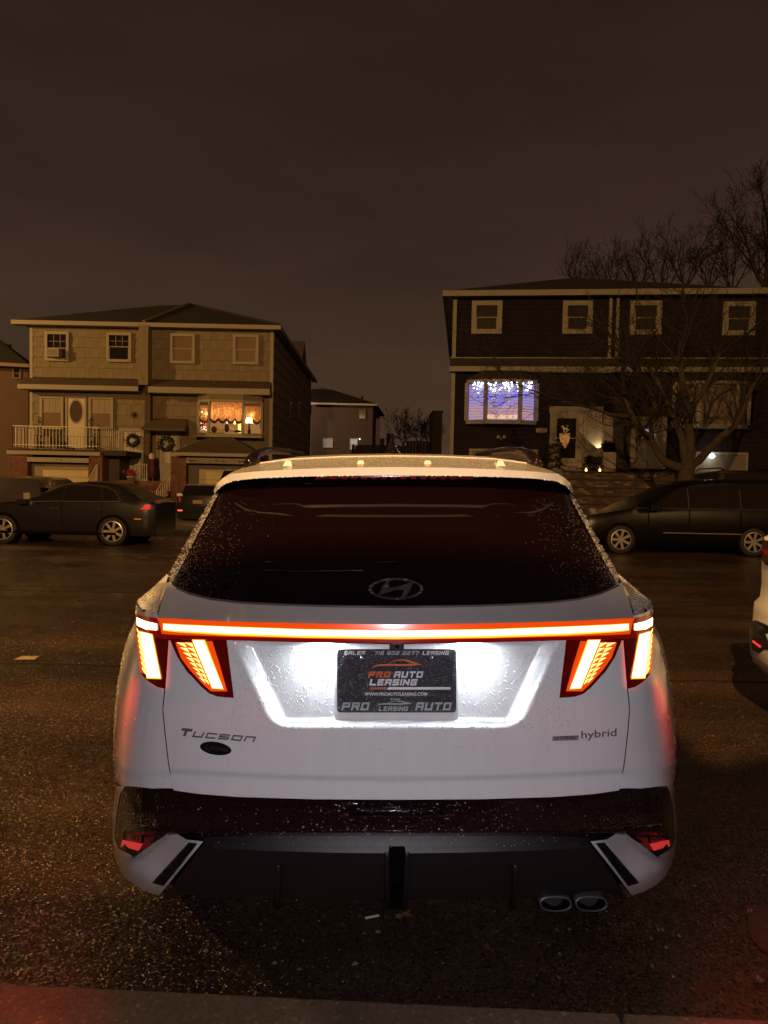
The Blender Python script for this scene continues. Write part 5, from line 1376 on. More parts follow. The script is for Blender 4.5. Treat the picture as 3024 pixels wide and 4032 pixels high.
for (px, py, rx_, rz_, m_, lab) in ((870,1690,.14,.13,YW,'round yellow figurine left of the dark one on the window sill'),(911,1692,.11,.11,YW,'round yellow figurine right of the dark one on the window sill'),(893,1684,.10,.20,DK,'tall dark figurine in the centre of the orange window sill'),(843,1690,.13,.14,principled('maroon_figurine',(.10,.02,.03),.6),'maroon figurine at the left end of the middle sill'),(981,1697,.07,.13,DK,'dark small figurine in front of the lamp'),(935,1698,.16,.06,DK,'low dark garland on the sill under the yellow panel')):
    bayitem('figurine', px, py, rx_, rz_, m_, .42, lab, 'figurine')
mb = MB(); rr = random.Random(4); tr = empty('christmas_lights', HL.W(HL.L(797, 1680, .32)[0], -.32, HL.L(797, 1680, .32)[1])); tag(tr, 'cluster of red and white fairy lights behind the left pane of the orange bay window', 'fairy lights')
for k in range(18):
    px, py = rr.uniform(788, 813), rr.uniform(1664, 1698); c = HL.L(px, py, .32); d0 = HL.L(797, 1680, .32)
    mb = MB(); r_ = rr.uniform(.012, .03); mb.lathe([(.001,-r_),(r_,0),(.001,r_)], (c[0]-d0[0], 0, c[1]-d0[1]), 8); mb.build('bulb', emit('bulb_white', (1,.75,.5), 5) if k % 2 else emit('bulb_red', (1,.06,.03), 2.5), tr)
for (px, py) in ((795,1622),(812,1629)):
    c = HL.L(px, py, .35); d0 = HL.L(797,1680,.32); mb = MB(); mb.lathe([(.001,-.03),(.03,0),(.001,.03)], (c[0]-d0[0], 0, c[1]-d0[1]), 8); mb.build('bulb', MATS['bulb_white'], tr)

# ---------------------------------------------------- right semi-detached house
DBLUE = principled('dark_slate_clapboard', (.012, .0085, .014), .8, spec=.12, var=(1.2, .12))
TRIMR = principled('white_house_trim', (.165, .145, .125), .6, var=(2, .1))
DOORD = principled('dark_brown_door', (.03, .02, .02), .4)
HR = Fac('slate_house', 26.55, .11, 1783, 'dark slate clapboard house pair with a blue lit bay window, behind the bare tree')
r0 = HR.L(1781, 1500)[0]; r1 = HR.L(3150, 1500)[0]; zt = HR.L(2000, 1165)[1]
mb = MB(); mb.hull8([(r0,0,.2),(r1,0,.2),(r1,12,.2),(r0+.2,12,.2),(r0,0,zt),(r1,0,zt),(r1,12,zt),(r0+.2,12,zt)]); mb.build('wall', principled('slate_backing', (.02,.015,.018), .8), HR.root)
zlo = HR.L(2000, 1880)[1]; z1b = HR.L(2000, 1462)[1]; zup = HR.L(2000, 1409)[1]
splits = [r0, HR.L(2398, 1500)[0], HR.L(2990, 1500)[0], r1]
nb_ = 0
for (za, zb_, n) in ((zlo, z1b, 22), (zup, zt, 14)):
    for k in range(n):
        for i in range(2):
            xa, xb = (splits[0], splits[1]) if i == 0 else (splits[1], splits[3])
            h0 = za + (zb_-za)*k/n; h1 = za + (zb_-za)*(k+1)/n
            mb = MB(); mb.hull8([(xa+.003,-.032,h0),(xb-.003,-.032,h0),(xb-.003,-.001,h0),(xa+.003,-.001,h0),(xa+.003,-.012,h1-.004),(xb-.003,-.012,h1-.004),(xb-.003,-.001,h1-.004),(xa+.003,-.001,h1-.004)])
            mb.build('clapboard', DBLUE, HR.root)
def rbox(fc, x0, y0, x1, y1, d0, d1, mat, name, parent=None):
    q = fc.rect(x0, y0, x1, y1, d1); mb = MB(); mb.box((q[0], -d1, q[2]), (q[1], -d0, q[3])); o = mb.build(name, mat); child(o, parent or fc.root); return o
q = HR.rect(1781, 1166, 1792, 1900); mb = MB(); mb.box((r0-.03,-.05,.2),(r0+.10,-.033,zt)); mb.box((r0-.04,-.05,.2),(r0-.001,12,zt)); mb.build('corner_board', TRIMR, HR.root)
# roof: left tip, peak, long slope to the right
ez_ = zt + .08; exl = r0 - .35; exr = r1 + .3; pkx, pkz = HR.L(2260, 1093, -3.5)
zR = HR.L(3024, 1133, -3.5); rex = HR.L(3150, 1140, -3.5)
mb = MB(); mb.add([(exl,-.45,ez_),(exr,-.45,ez_),(exr,12.5,ez_),(exl,12.5,ez_),(pkx,3.5,pkz),(exr,3.5,zR[1]-.05),(exr,8,zR[1]-.05),(pkx,8,pkz)], [(0,1,5,4),(3,0,4,7),(4,5,6,7),(2,3,7,6),(3,2,1,0),(1,2,6,5)])
rf = mb.build('roof', ROOFM, HR.root)
mb = MB(); mb.box((exl,-.52,ez_-.20),(exr,-.45,ez_-.002)); mb.box((exl-.06,-.52,ez_-.20),(exl-.001,12.5,ez_-.002)); child(mb.build('gutter', TRIMR), rf)
mb = MB(); mb.box((exl+.01,-.445,ez_-.14),(exr,-.05,ez_-.06)); mb.box((exl+.01,-.04,ez_-.14),(r0-.05,12.4,ez_-.06)); child(mb.build('soffit', TRIMR), rf)
mb = MB(); mb.box((r0+3.0,4,pkz-.4),(r0+3.25,4.3,pkz+.05)); 
# mid band
for (d, y0, y1, m_, nm) in ((.10,1407,1411,TRIMR,'band_trim'),(.30,1412,1443,ROOFM,'pent_roof'),(.36,1443,1463,TRIMR,'fascia')):
    za = HR.L(2200, y1, d)[1]; zb_ = HR.L(2200, y0, d)[1]; mb = MB(); mb.box((r0-.1,-d,za),(r1,-.034,zb_)); mb.build(nm, m_, HR.root)
PANR = principled('slate_house_pane', (.022, .016, .015), .12)
for (x0,y0,x1,y1) in ((1857,1183,1977,1314),(2216,1183,2334,1314),(2482,1183,2606,1317),(2848,1186,2975,1320)):
    window(HR, x0, y0, x1, y1, TRIMR, .17, .11, PANR, .5)
# downpipes by the party wall
for px in (2402, 2430):
    x = HR.L(px, 1300, .08)[0]; mb = MB(); mb.box((x-.05,-.10,z1b+.5),(x+.05,-.04,zt-.05)); mb.build('downpipe', TRIMR, HR.root)
# blue bay window
BB = empty('bay_window', (0,0,0)); child(BB, HR.root); BD = .6
q = HR.rect(1836, 1491, 2118, 1668, BD); i0, i1 = HR.L(1913, 1580, BD)[0], HR.L(2050, 1580, BD)[0]
bay(HR, BB, q[0], q[1], q[2], q[3], BD, (q[0], i0, i1, q[1]), TRIMR, .075, CG)
tp = HR.L(1980, 1464, .05)[1]
mb = MB(); mb.add([(q[0]-.05,-.04,q[3]),(q[0]-.05,-BD*.45-.05,q[3]),(i0,-BD-.06,q[3]),(i1,-BD-.06,q[3]),(q[1]+.05,-BD*.45-.05,q[3]),(q[1]+.05,-.04,q[3]),(i0-.1,-.37,tp),(i1+.1,-.37,tp)], [(0,1,6),(1,2,6),(2,3,7,6),(3,4,7),(4,5,7)]); child(mb.build('bay_roof', ROOFM), BB)
mb = MB(); mb.add([(q[0]+.02,-.036,q[2]+.1),(q[1]-.02,-.036,q[2]+.1),(q[1]-.02,-.036,q[3]-.1),(q[0]+.02,-.036,q[3]-.1)], [(0,1,2,3)]); child(mb.build('lit_room', emit('blue_room_glow', (.10,.13,.85), .30)), BB)
# venetian blind slats with room light put in as emission, blue above, pinkish below
SLATM = principled('white_slat_blue_glow', (.62,.60,.72), .6, emis=(.30,.31,.86), es=.48)
SLATP = principled('white_slat_pink_glow', (.66,.56,.62), .6, emis=(.55,.38,.55), es=.46)
nsl = 13; z0_, z1_ = q[2]+.16, q[3]-.14
for k in range(nsl):
    z = z0_ + (z1_-z0_)*k/nsl; hh = (z1_-z0_)/nsl
    for (xa, ya, xb, yb_) in ((q[0]+.10,-BD*.45+.10,i0-.08,-BD+.20),(i0+.08,-BD+.14,i1-.08,-BD+.14),(i1+.08,-BD+.20,q[1]-.10,-BD*.45+.10)):
        mb = MB(); mb.add([(xa,ya,z),(xb,yb_,z),(xb,yb_+.03,z+hh*.93),(xa,ya+.03,z+hh*.93)], [(0,1,2,3)]); child(mb.build('blind_slat', SLATP if k < 5 else SLATM), BB)
ic = empty('icicle_lights', HR.W(0,0,0), None, HR.a); tag(ic, 'white icicle light string hanging at the top of the blue bay window', 'fairy lights'); rr = random.Random(9)
BWH = emit('icicle_bulb', (.80,.93,1.0), 9); BBL = emit('blue_bulb', (.07,.08,1.0), 2.6)
strand = MB()
for (xa, xb, ya, n) in ((1860,1905,.5,20),(1922,2040,.62,34),(2058,2096,.5,13)):
    for k in range(n):
        px = rr.uniform(xa, xb); py = 1506 + (rr.random()**1.3)*(46 if xa < 1900 else 34); c = HR.L(px, py, ya); r_ = rr.uniform(.020,.034)
        mb = MB(); mb.lathe([(.001,-r_),(r_,0),(.001,r_)], (c[0],-ya-.0,c[1]), 8); mb.build('bulb', BWH, ic)
for px, py in ((1880,1556),(1925,1560),(1970,1562),(1970,1592),(2028,1552),(2068,1556)):
    c = HR.L(px, py, .52); mb = MB(); mb.lathe([(.001,-.07),(.04,-.03),(.04,.05),(.001,.09)], (c[0],-.55,c[1]), 8); mb.build('bulb', BBL, ic)
GOLD = principled('cream_lantern_box', (.75,.62,.40), .6, emis=(1,.68,.36), es=.75)
for k, (px, w_) in enumerate(((1932,26),(1976,28),(2009,14),(2031,12))):
    c = HR.rect(px-w_/2, 1633, px+w_/2, 1646, .50); mb = MB(); mb.box((c[0],-.50,c[2]),(c[1],-.44,c[3])); o = mb.build('sill_ornament', GOLD); o.location = HR.W(0,0,0); o.rotation_euler[2] = HR.a
    tag(o, ['leftmost cream lit ornament on the blue window sill','wide cream lit ornament in the middle of the blue window sill','narrow cream lit ornament right of the middle one on the blue sill','rightmost small cream lit ornament on the blue window sill'][k], 'ornament', 'cream ornaments on the blue window sill')
# window 2 (right bay, blind drawn)
B2 = empty('bay_window', (0,0,0)); child(B2, HR.root)
q = HR.rect(2665, 1497, 2964, 1683, BD); i0, i1 = HR.L(2752, 1590, BD)[0], HR.L(2905, 1590, BD)[0]
bay(HR, B2, q[0], q[1], q[2], q[3], BD, (q[0], i0, i1, q[1]), TRIMR, .075, CG); tp = HR.L(2800, 1470, .05)[1]
mb = MB(); mb.add([(q[0]-.05,-.04,q[3]),(q[0]-.05,-BD*.45-.05,q[3]),(i0,-BD-.06,q[3]),(i1,-BD-.06,q[3]),(q[1]+.05,-BD*.45-.05,q[3]),(q[1]+.05,-.04,q[3]),(i0-.1,-.37,tp),(i1+.1,-.37,tp)], [(0,1,6),(1,2,6),(2,3,7,6),(3,4,7),(4,5,7)]); child(mb.build('bay_roof', ROOFM), B2)
mb = MB(); mb.add([(q[0]+.1,-.25,q[2]+.1),(i0,-.50,q[2]+.1),(i1,-.50,q[2]+.1),(q[1]-.1,-.25,q[2]+.1),(q[0]+.1,-.25,q[3]-.1),(i0,-.50,q[3]-.1),(i1,-.50,q[3]-.1),(q[1]-.1,-.25,q[3]-.1)], [(0,1,5,4),(1,2,6,5),(2,3,7,6)]); child(mb.build('roller_blind', principled('tan_blind', (.17,.13,.10), .8)), B2)
# front doors
def storm_door(x0,y0,x1,y1,gx0,gy0,gx1,gy1,leaf,glass,nm='front_door'):
    e_ = empty(nm, (0,0,0)); child(e_, HR.root)
    q = HR.rect(x0,y0,x1,y1,.06); g = HR.rect(gx0,gy0,gx1,gy1,.06); f_ = .17
    mb = MB(); mb.box((q[0],-.09,q[2]),(q[0]+f_,-.034,q[3])); mb.box((q[1]-f_,-.09,q[2]),(q[1],-.034,q[3])); mb.box((q[0]+f_,-.09,q[3]-f_*.8),(q[1]-f_,-.034,q[3])); child(mb.build('door_frame', TRIMR), e_)
    mb = MB(); a_, b_ = q[0]+f_+.002, q[1]-f_-.002; zt_ = q[3]-f_*.8-.002
    mb.box((a_,-.07,q[2]),(g[0],-.034,zt_)); mb.box((g[1],-.07,q[2]),(b_,-.034,zt_)); mb.box((g[0],-.07,g[3]),(g[1],-.034,zt_)); mb.box((g[0],-.07,q[2]),(g[1],-.034,g[2])); child(mb.build('door_leaf', leaf), e_)
    mb = MB(); mb.box((g[0]+.001,-.05,g[2]+.001),(g[1]-.001,-.036,g[3]-.001)); child(mb.build('door_pane', glass), e_)
    return e_, g
fd, g = storm_door(2163,1627,2294,1862,2191,1647,2267,1804, TRIMR, principled('door_glass_dark', (.012,.008,.010), .1))
mb = MB(); zz = HR.L(2229,1725,.07)[1]; mb.box((g[0],-.074,zz-.02),(g[1],-.051,zz+.02)); child(mb.build('door_rail', TRIMR), fd)
c = HR.L(2280,1738,.1); mb = MB(); mb.lathe([(.001,-.03),(.03,-.02),(.02,0)], (c[0],-.10,c[1]), 10,'y'); child(mb.build('door_knob', principled('blue_steel_knob', (.35,.40,.6), .2, metal=.8)), fd)
# door basket sign with dark wreath
e2 = empty('door_basket', HR.W(0,0,0), None, HR.a); tag(e2, 'cream wooden oval basket with white flowers hung on the left slate house door', 'decoration')
def HRs(d): return lambda px, py, off=0: Vector((HR.L(px, py, d)[0], -d+off, HR.L(px, py, d)[1]))
poly_surf('basket', [(2203,1706),(2245,1706),(2243,1728),(2237,1746),(2229,1760),(2222,1766),(2215,1760),(2208,1742),(2204,1724)], principled('cream_wood', (.70,.52,.34), .6), HRs(.14), -.01, .05, e2)
mb = MB(); rr = random.Random(8); d0 = HR.L(2223,1683,.16)
for k in range(170):
    p = Vector((d0[0]+rr.gauss(0,.10), -.16+rr.uniform(-.05,.05), d0[1]+rr.gauss(0,.13))); dd = Vector((rr.uniform(-1,1),rr.uniform(-1,.2),rr.uniform(-1,1)))*.07; t_ = Vector((dd.z,0,-dd.x))*.4; mb.add([p,p+dd+t_,p+dd*1.5,p+dd-t_],[(0,1,2,3)])
mb.build('greenery', WREATH, e2)
for (x,y,r_) in ((2215,1680,.045),(2234,1677,.04),(2222,1688,.07),(2230,1689,.06),(2237,1693,.035),(2221,1700,.03),(2231,1699,.04),(2226,1706,.035),(2213,1713,.04)):
    c = HR.L(x,y,.2); mb = MB(); mb.lathe([(.001,-r_),(r_,0),(.001,r_)], (c[0],-.22,c[1]), 8); mb.build('flower', principled('white_silk_flower', (.72,.58,.42), .7), e2, True)
fd2, g = storm_door(2482,1640,2623,1845,2512,1652,2592,1843, DOORD, principled('door_dark_panel', (.035,.022,.022), .35))
rbox(HR,2520,1656,2586,1690,.052,.075,principled('door_glass_grey',(.05,.04,.045),.15),'door_pane',fd2)
e3 = rbox(HR,2530,1690,2580,1724,.052,.078,emit('door_light_glow',(.36,.36,.50),.55),'door_pane',fd2)
rbox(HR,2553,1652,2558,1840,.079,.085,DOORD,'door_muntin',fd2)
# trims, pilaster, wall between
rbox(HR,2376,1627,2414,1780,.034,.14,TRIMR,'pilaster'); rbox(HR,2370,1664,2376,1790,.034,.12,TRIMR,'pilaster_edge')
rbox(HR,2414,1560,2482,1862,.034,.20,principled('dark_recess_board',(.018,.014,.013),.8),'recess_panel')
rbox(HR,2163,1600,2376,1627,.034,.10,TRIMR,'door_header')
# column base with dark planter on it
e2 = empty('porch_column', HR.W(0,0,0), None, HR.a); tag(e2, 'white square porch column between the two doors of the slate house', 'column')
q = HR.rect(2374,1780,2425,1862,.5); mb = MB(); mb.box((q[0],-.5,q[2]),(q[1],-.15,q[3])); mb.build('shaft', TRIMR, e2)
e2 = empty('dark_planter', HR.W(0,0,0), None, HR.a); tag(e2, 'dark bulky planter resting on top of the white porch column', 'planter')
q = HR.rect(2378,1742,2424,1780,.5); mb = MB(); cxp = (q[0]+q[1])/2; mb.lathe([(.001,q[2]+.002),(.18,q[2]+.002),(.24,q[2]+.15),(.22,q[3]-.05),(.12,q[3])], (cxp,-.33,0), 12); mb.build('bowl', DARKVOID, e2, True)
mb = MB()
for k in range(60):
    p = Vector((cxp+rr.gauss(0,.12),-.33,q[3]-.1+rr.gauss(0,.08))); dd = Vector((rr.uniform(-1,1),rr.uniform(-1,.2),rr.uniform(-1,1)))*.09; t_ = Vector((dd.z,0,-dd.x))*.4; mb.add([p,p+dd+t_,p+dd*1.5,p+dd-t_],[(0,1,2,3)])
mb.build('foliage', WREATH, e2)
# garland-wrapped column
e2 = empty('garland_column', HR.W(0,0,0), None, HR.a); tag(e2, 'white column wound with a dark garland left of the basket door', 'column')
q = HR.rect(2163,1742,2205,1862,.9); cxp = (q[0]+q[1])/2; mb = MB(); mb.lathe([(.15,q[2]),(.15,q[3]-.05),(.19,q[3]-.05),(.19,q[3])], (cxp,-.9,0), 14); mb.build('shaft', TRIMR, e2, True)
mb = MB(); pts = [Vector((cxp+.17*cos(a1*.62),-.9-.17*sin(a1*.62),q[3]-.05-(q[3]-q[2]-.1)*a1/40)) for a1 in range(41)]; mb.tube(pts, .045, 6)
for k in range(120):
    p = pts[rr.randrange(41)]; dd = Vector((rr.uniform(-1,1),rr.uniform(-1,.2),rr.uniform(-1,1)))*.10; t_ = Vector((dd.z,0,-dd.x))*.35; mb.add([p,p+dd+t_,p+dd*1.5,p+dd-t_],[(0,1,2,3)])
mb.build('garland', WREATH, e2)
# uplight on the wall right of the door, real spot
c = HR.L(2369, 1778, .12); w_ = HR.W(c[0]-.02, -.16, c[1]+.0)
up = lamp('uplight_beam', 'SPOT', w_, 60, (1.0,.78,.40), shadow_soft_size=.02, spot_size=radians(62), spot_blend=.35); aim(up, HR.W(c[0]-.42, .02, c[1]+1.05))
e2 = empty('uplight', w_); tag(e2, 'small wall uplight throwing a warm fan beside the basket door', 'lamp')
mb = MB(); mb.lathe([(.02,-.10),(.03,-.03),(.035,-.025)], n=10); mb.build('housing', DARKVOID, e2)
rbox(HR,2296,1627,2368,1862,.034,.05,principled('grey_side_panel',(.16,.14,.11),.7),'side_panel')
# lanterns with candles and the bush between
for k, (px, py) in enumerate(((2308,1847),(2362,1847))):
    c = HR.L(px, py, .75); zb_ = HR.L(px, 1862, .75)[1]; e2 = empty('candle_lantern', HR.W(c[0], -.75, zb_)); tag(e2, ('left' if not k else 'right')+' glowing orange candle lantern on the porch beside the dark bush', 'lantern', 'porch candle lanterns')
    mb = MB(); 
    for (sx, sy) in ((-1,-1),(1,-1),(1,1),(-1,1)): mb.box((sx*.09-.008, sy*.09-.008, 0), (sx*.09+.008, sy*.09+.008, .26))
    mb.box((-.10,-.10,.26),(.10,.10,.28)); mb.box((-.10,-.10,-.0),(.10,.10,.015)); mb.build('lantern_frame', DARKVOID, e2)
    mb = MB(); mb.lathe([(.001,.02),(.035,.02),(.035,.10),(.02,.13),(.001,.17)], n=10); mb.build('candle', emit('candle_glow', (1,.50,.12), 9), e2, True)
    lamp('candle_light', 'POINT', HR.W(c[0], -.75, zb_+.2), 2.6, (1,.38,.08), shadow_soft_size=.03)
e2 = empty('dark_bush', HR.W(*[HR.L(2336,1862,.6)[0], -.6, HR.L(2336,1862,.6)[1]])); tag(e2, 'dark leafy bush between the two porch lanterns', 'plant')
mb = MB()
for k in range(420):
    a1 = rr.uniform(0,6.3); q_ = rr.random()**.5; p = Vector((q_*.27*cos(a1), .2*q_*sin(a1), .12+rr.random()*.42)); dd = Vector((rr.uniform(-1,1),rr.uniform(-1,1),rr.uniform(-.2,1)))*.08; t_ = Vector((dd.z,0,-dd.x))*.4; mb.add([p,p+dd+t_,p+dd*1.5,p+dd-t_],[(0,1,2,3)])
mb.build('foliage', WREATH, e2); mb = MB(); mb.lathe([(.001,0),(.12,0),(.15,.16)], n=10); mb.build('pot', DARKVOID, e2)
# house number sign
e2 = empty('number_sign', HR.W(0,0,0), None, HR.a); tag(e2, 'small pale house number sign reading 130 left of the basket door', 'sign')
poly_surf('sign_board', rrect(2110,1686,2155,1703,7), principled('sign_grey', (.26,.21,.19), .7), HRs(.06), -.01, .02, e2)
stroke_text('sign_number', '130', 2120, 2146, 1690, 1700, principled('sign_dark', (.02,.012,.012), .7), HRs(.075), e2, shear=0, sw=.22, gap=.5, off=0, th=.004)
# twin floodlight fixture
c = HR.L(1973,1726,.12); e2 = empty('floodlight', HR.W(c[0],-.12,c[1]), None, HR.a); tag(e2, 'unlit twin-head floodlight fixture on the wall under the blue bay window', 'lamp')
for s in (-1,1):
    mb = MB(); mb.lathe([(.03,.05),(.06,-.06),(.055,-.06),(.001,-.03)], (s*.11,0,.05), 12,'y'); mb.build('lamp_head', TRIMR, e2, True)
mb = MB(); mb.lathe([(.001,-.07),(.035,-.06),(.05,.05)], (0,0,-.02), 12,'y'); mb.build('sensor', CHROME, e2, True)
# garages
e_ = empty('garage', (0,0,0)); child(e_, HR.root)
for (x0,x1,y0) in ((1846,2117,1768),(2716,2945,1780)):
    q = HR.rect(x0,y0,x1,1900,.10); f_ = .09
    mb = MB(); mb.box((q[0],-.10,.2),(q[0]+f_,-.034,q[3])); mb.box((q[1]-f_,-.10,.2),(q[1],-.034,q[3])); mb.box((q[0]+f_,-.10,q[3]-f_),(q[1]-f_,-.034,q[3])); child(mb.build('garage_frame', TRIMR), e_)
    for k in range(4):
        z0 = .3+(q[3]-f_-.3)*k/4; z1 = .3+(q[3]-f_-.3)*(k+1)/4-.012; mb = MB(); mb.box((q[0]+f_+.002,-.065,z0),(q[1]-f_-.002,-.034,z1)); child(mb.build('door_panel', principled('taupe_garage_door', (.11,.085,.065), .6)), e_)
# bright security lamp by the right garage
c = WP(2804,1796,25.0-.11*11+.2); e2 = empty('garden_floodlight', HR.W(HR.L(2804,1796,.25)[0], -.25, HR.L(2804,1796,.25)[1])); tag(e2, 'tiny bright bluish white security lamp above the right garage door', 'lamp')
mb = MB(); mb.lathe([(.001,-.07),(.06,-.05),(.085,0),(.06,.05),(.001,.07)], n=14); mb.build('bulb', emit('security_bulb', (.80,1.0,.92), 30), e2, True)
sp_ = lamp('security_light', 'SPOT', e2.location + Vector((-.02,-.14,-.02)), 5, (.95,.88,.62), shadow_soft_size=.05, spot_size=radians(95), spot_blend=.6); aim(sp_, e2.location + Vector((-.25,.35,-1.0)))
# porch deck and brick stair, bricks one by one
st2 = empty('porch_steps', HR.W(0,0,0), None, HR.a); tag(st2, 'wide mottled brick steps below the slate house doors', 'steps')
s0, s1, _, zp = HR.rect(2120,1862,2700,1960,1.0)
STB = [principled('brick_tone_a', (.085,.05,.042), .85), principled('brick_tone_b', (.05,.028,.024), .85), principled('brick_tone_c', (.14,.10,.085), .85)]
tread = principled('dark_tread', (.022,.016,.015), .8)
bm_ = [None]*3
for i in range(3):
    m_ = MB(); m_.box((-.098,0,0),(.098,.04,.062)); me = bpy.data.meshes.new('brick'); me.from_pydata(m_.v, [], m_.f); me.materials.append(STB[i]); bm_[i] = me
nbk = 0
for k in range(7):
    zt_ = zp - .27*k; yf = -1.1 - .36*k
    if zt_ < .3: break
    mb = MB(); mb.box((s0,yf,.1),(s1,yf+.36 if k else -.04,zt_)); mb.build('step', STB[1], st2)
    mb = MB(); mb.box((s0-.02,yf-.05,zt_+.002),(s1+.02,yf+.30,zt_+.045)); mb.build('tread', tread, st2)
    for r in range(3):
        x = s0 + .1 + (r % 2)*.1
        while x < s1-.1:
            if nbk < 290 and rnd2.random() < .93:
                o = bpy.data.objects.new('brick', bm_[rnd2.choice((0,0,1,1,1,2))]); COL.objects.link(o); o.parent = st2; o.location = (x, yf-.012-rnd2.random()*.01, zt_-.23+r*.074); nbk += 1
            x += .208 if nbk < 290 else 99
# ---------------------------------------------------- mid-distance house
HM = Fac('far_house', 56.0, 0.0, 1360, 'plain taupe two-storey house in the gap between the front houses')
q = HM.rect(1225,1590,1466,1850); TAU = principled('taupe_render', (.115,.082,.075), .8, var=(.6,.08))
mb = MB(); xb = WP(1495,1640,66)-HM.o; mb.hull8([(q[0],0,-.5),(q[1],0,-.5),(xb.x,10,-.5),(q[0],10,-.5),(q[0],0,q[3]),(q[1],0,q[3]),(xb.x,10,q[3]),(q[0],10,q[3])]); mb.build('wall', TAU, HM.root)
ap = HM.L(1305,1533,-2); ev = HM.L(1466,1588,0)
er = WP(1509,1648,68)-HM.o
mb = MB(); mb.add([(q[0]-3,-.5,q[3]),(q[1]+.3,-.5,q[3]),(er.x+.2,10,q[3]),(q[0]-3,10,q[3]),(ap[0]-1.5,2,ap[1]),(ap[0],2,ap[1]),(q[0]+1,8,ap[1])], [(0,1,5,4),(1,2,6,5),(3,0,4,6),(4,5,6),(3,2,1,0)]); rf = mb.build('roof', ROOFM, HM.root)
mb = MB(); mb.box((q[0],-.55,q[3]-.15),(q[1]+.33,-.5,q[3]-.002)); child(mb.build('gutter', TRIMW), rf)
for (x0,y0,x1,y1,m_) in ((1410,1607,1442,1650,DARKPANE),(1271,1725,1311,1763,principled('pale_lit_blind',(.3,.3,.3),.6,emis=(.55,.50,.52),es=.16)),(1377,1726,1408,1771,principled('pale_lit_blind2',(.4,.4,.4),.6,emis=(.62,.60,.58),es=.36))):
    window(HM,x0,y0,x1,y1,TAU if m_ is DARKPANE else TRIMW,.05,.08,m_,.5)
mb = MB(); c = HM.L(1416,1729,.2); mb.lathe([(.001,-.05),(.05,0),(.001,.05)], (0,0,0), 8); o = mb.build('porch_bulb', emit('tiny_white_bulb', (1,1,1), 6)); o.location = HM.W(c[0],-.2,c[1]); tag(o, 'tiny white bulb on the far taupe house right of its pale window', 'lamp')
mb = MB(); c = HM.L(1426,1560,-3); mb.tube([(c[0],3,c[1]-1.2),(c[0],3,c[1])], .08, 6); mb.build('vent_pipe', ROOFM, HM.root)
mb = MB(); c = HM.L(1268,1524,-2); mb.box((c[0]-.25,2,c[1]-1.2),(c[0]+.25,2.5,c[1])); mb.build('chimney', BRICK, HM.root)
# pale strip building right of it
q = HM.rect(1478,1640,1492,1760); mb = MB(); mb.box((q[0],2,-.5),(q[1],6,q[3])); mb.build('pale_bay', principled('pale_lilac_board', (.30,.22,.24), .8), HM.root)
# far-left house
HF = Fac('brown_house', 36.0, -.25, 20, 'dark brown house with a chimney at the far left edge')
q = HF.rect(-120,1432,112,1900); mb = MB(); mb.box((q[0],0,0),(q[1],10,q[3])); mb.build('wall', principled('brown_boards', (.085,.045,.028), .8), HF.root)
a_ = HF.L(-90,1250,-3); mb = MB(); mb.add([(q[0],-.4,q[3]),(q[1]+.1,-.4,q[3]),(q[1]+.1,10,q[3]),(q[0],10,q[3]),(a_[0],4,HF.L(0,1347,-4)[1]+.5),(a_[0]+.2,4,HF.L(0,1347,-4)[1]+.5)], [(0,1,5,4),(1,2,5),(2,3,4,5),(3,0,4),(3,2,1,0)]); rf = mb.build('roof', ROOFM, HF.root)
mb = MB(); mb.box((q[0],-.46,q[3]-.15),(q[1]+.12,-.4,q[3]-.002)); child(mb.build('gutter', principled('grey_gutter',(.2,.14,.11),.7)), rf)
c = HF.L(35,1356,-2.5); mb = MB(); mb.tube([(c[0],2.5,c[1]-1.6),(c[0],2.5,c[1])], .12, 8); child(mb.build('chimney', ROOFM), rf)
window(HF,48,1446,82,1492,principled('grey_trim',(.16,.10,.08),.7),.06,.06,DARKPANE,.5)
# dark shed, fences in the gap
def simple_box(name, x0,y0,x1,y1,Y,dep,mat,label,cat):
    a_, b_ = WP(x0,y0,Y), WP(x1,y1,Y); e_ = empty(name, (0,0,0)); tag(e_, label, cat)
    mb = MB(); mb.box((a_.x,Y,0),(b_.x,Y+dep,a_.z)); mb.build('body', mat, e_); mb = MB(); mb.box((a_.x-.04,Y-.04,a_.z+.001),(b_.x+.04,Y+dep+.04,a_.z+.06)); mb.build('cap', mat, e_); return e_
simple_box('tall_shed',1706,1622,1738,1800,33,2.5,principled('black_boards',(.010,.007,.007),.9),'narrow black shed standing against the left side of the slate house','shed')
fe = empty('board_fence', (0,0,0)); tag(fe,'low dark board fence across the gap between the houses','fence')
x = WP(1385,1765,40).x; xe = WP(1710,1738,40).x; k = 0
while x < xe:
    zt_ = WP(1450,1752,40).z if x < WP(1600,1740,40).x else WP(1650,1736,40).z
    mb = MB(); mb.box((x,40,0),(x+.17,40.03,zt_+rnd2.uniform(-.03,.03))); mb.build('fence_board', MATS['black_boards'], fe); x += .18
for (px,pt) in ((1505,1726),(1531,1706)):
    a_ = WP(px,pt,44); mb = MB(); mb.box((a_.x-.14,44,0),(a_.x+.14,44.3,a_.z)); o = mb.build('chimney_post', MATS['black_boards']); tag(o,('short' if px < 1520 else 'taller')+' black post rising behind the dark fence beside the antenna','post','black posts behind the fence')

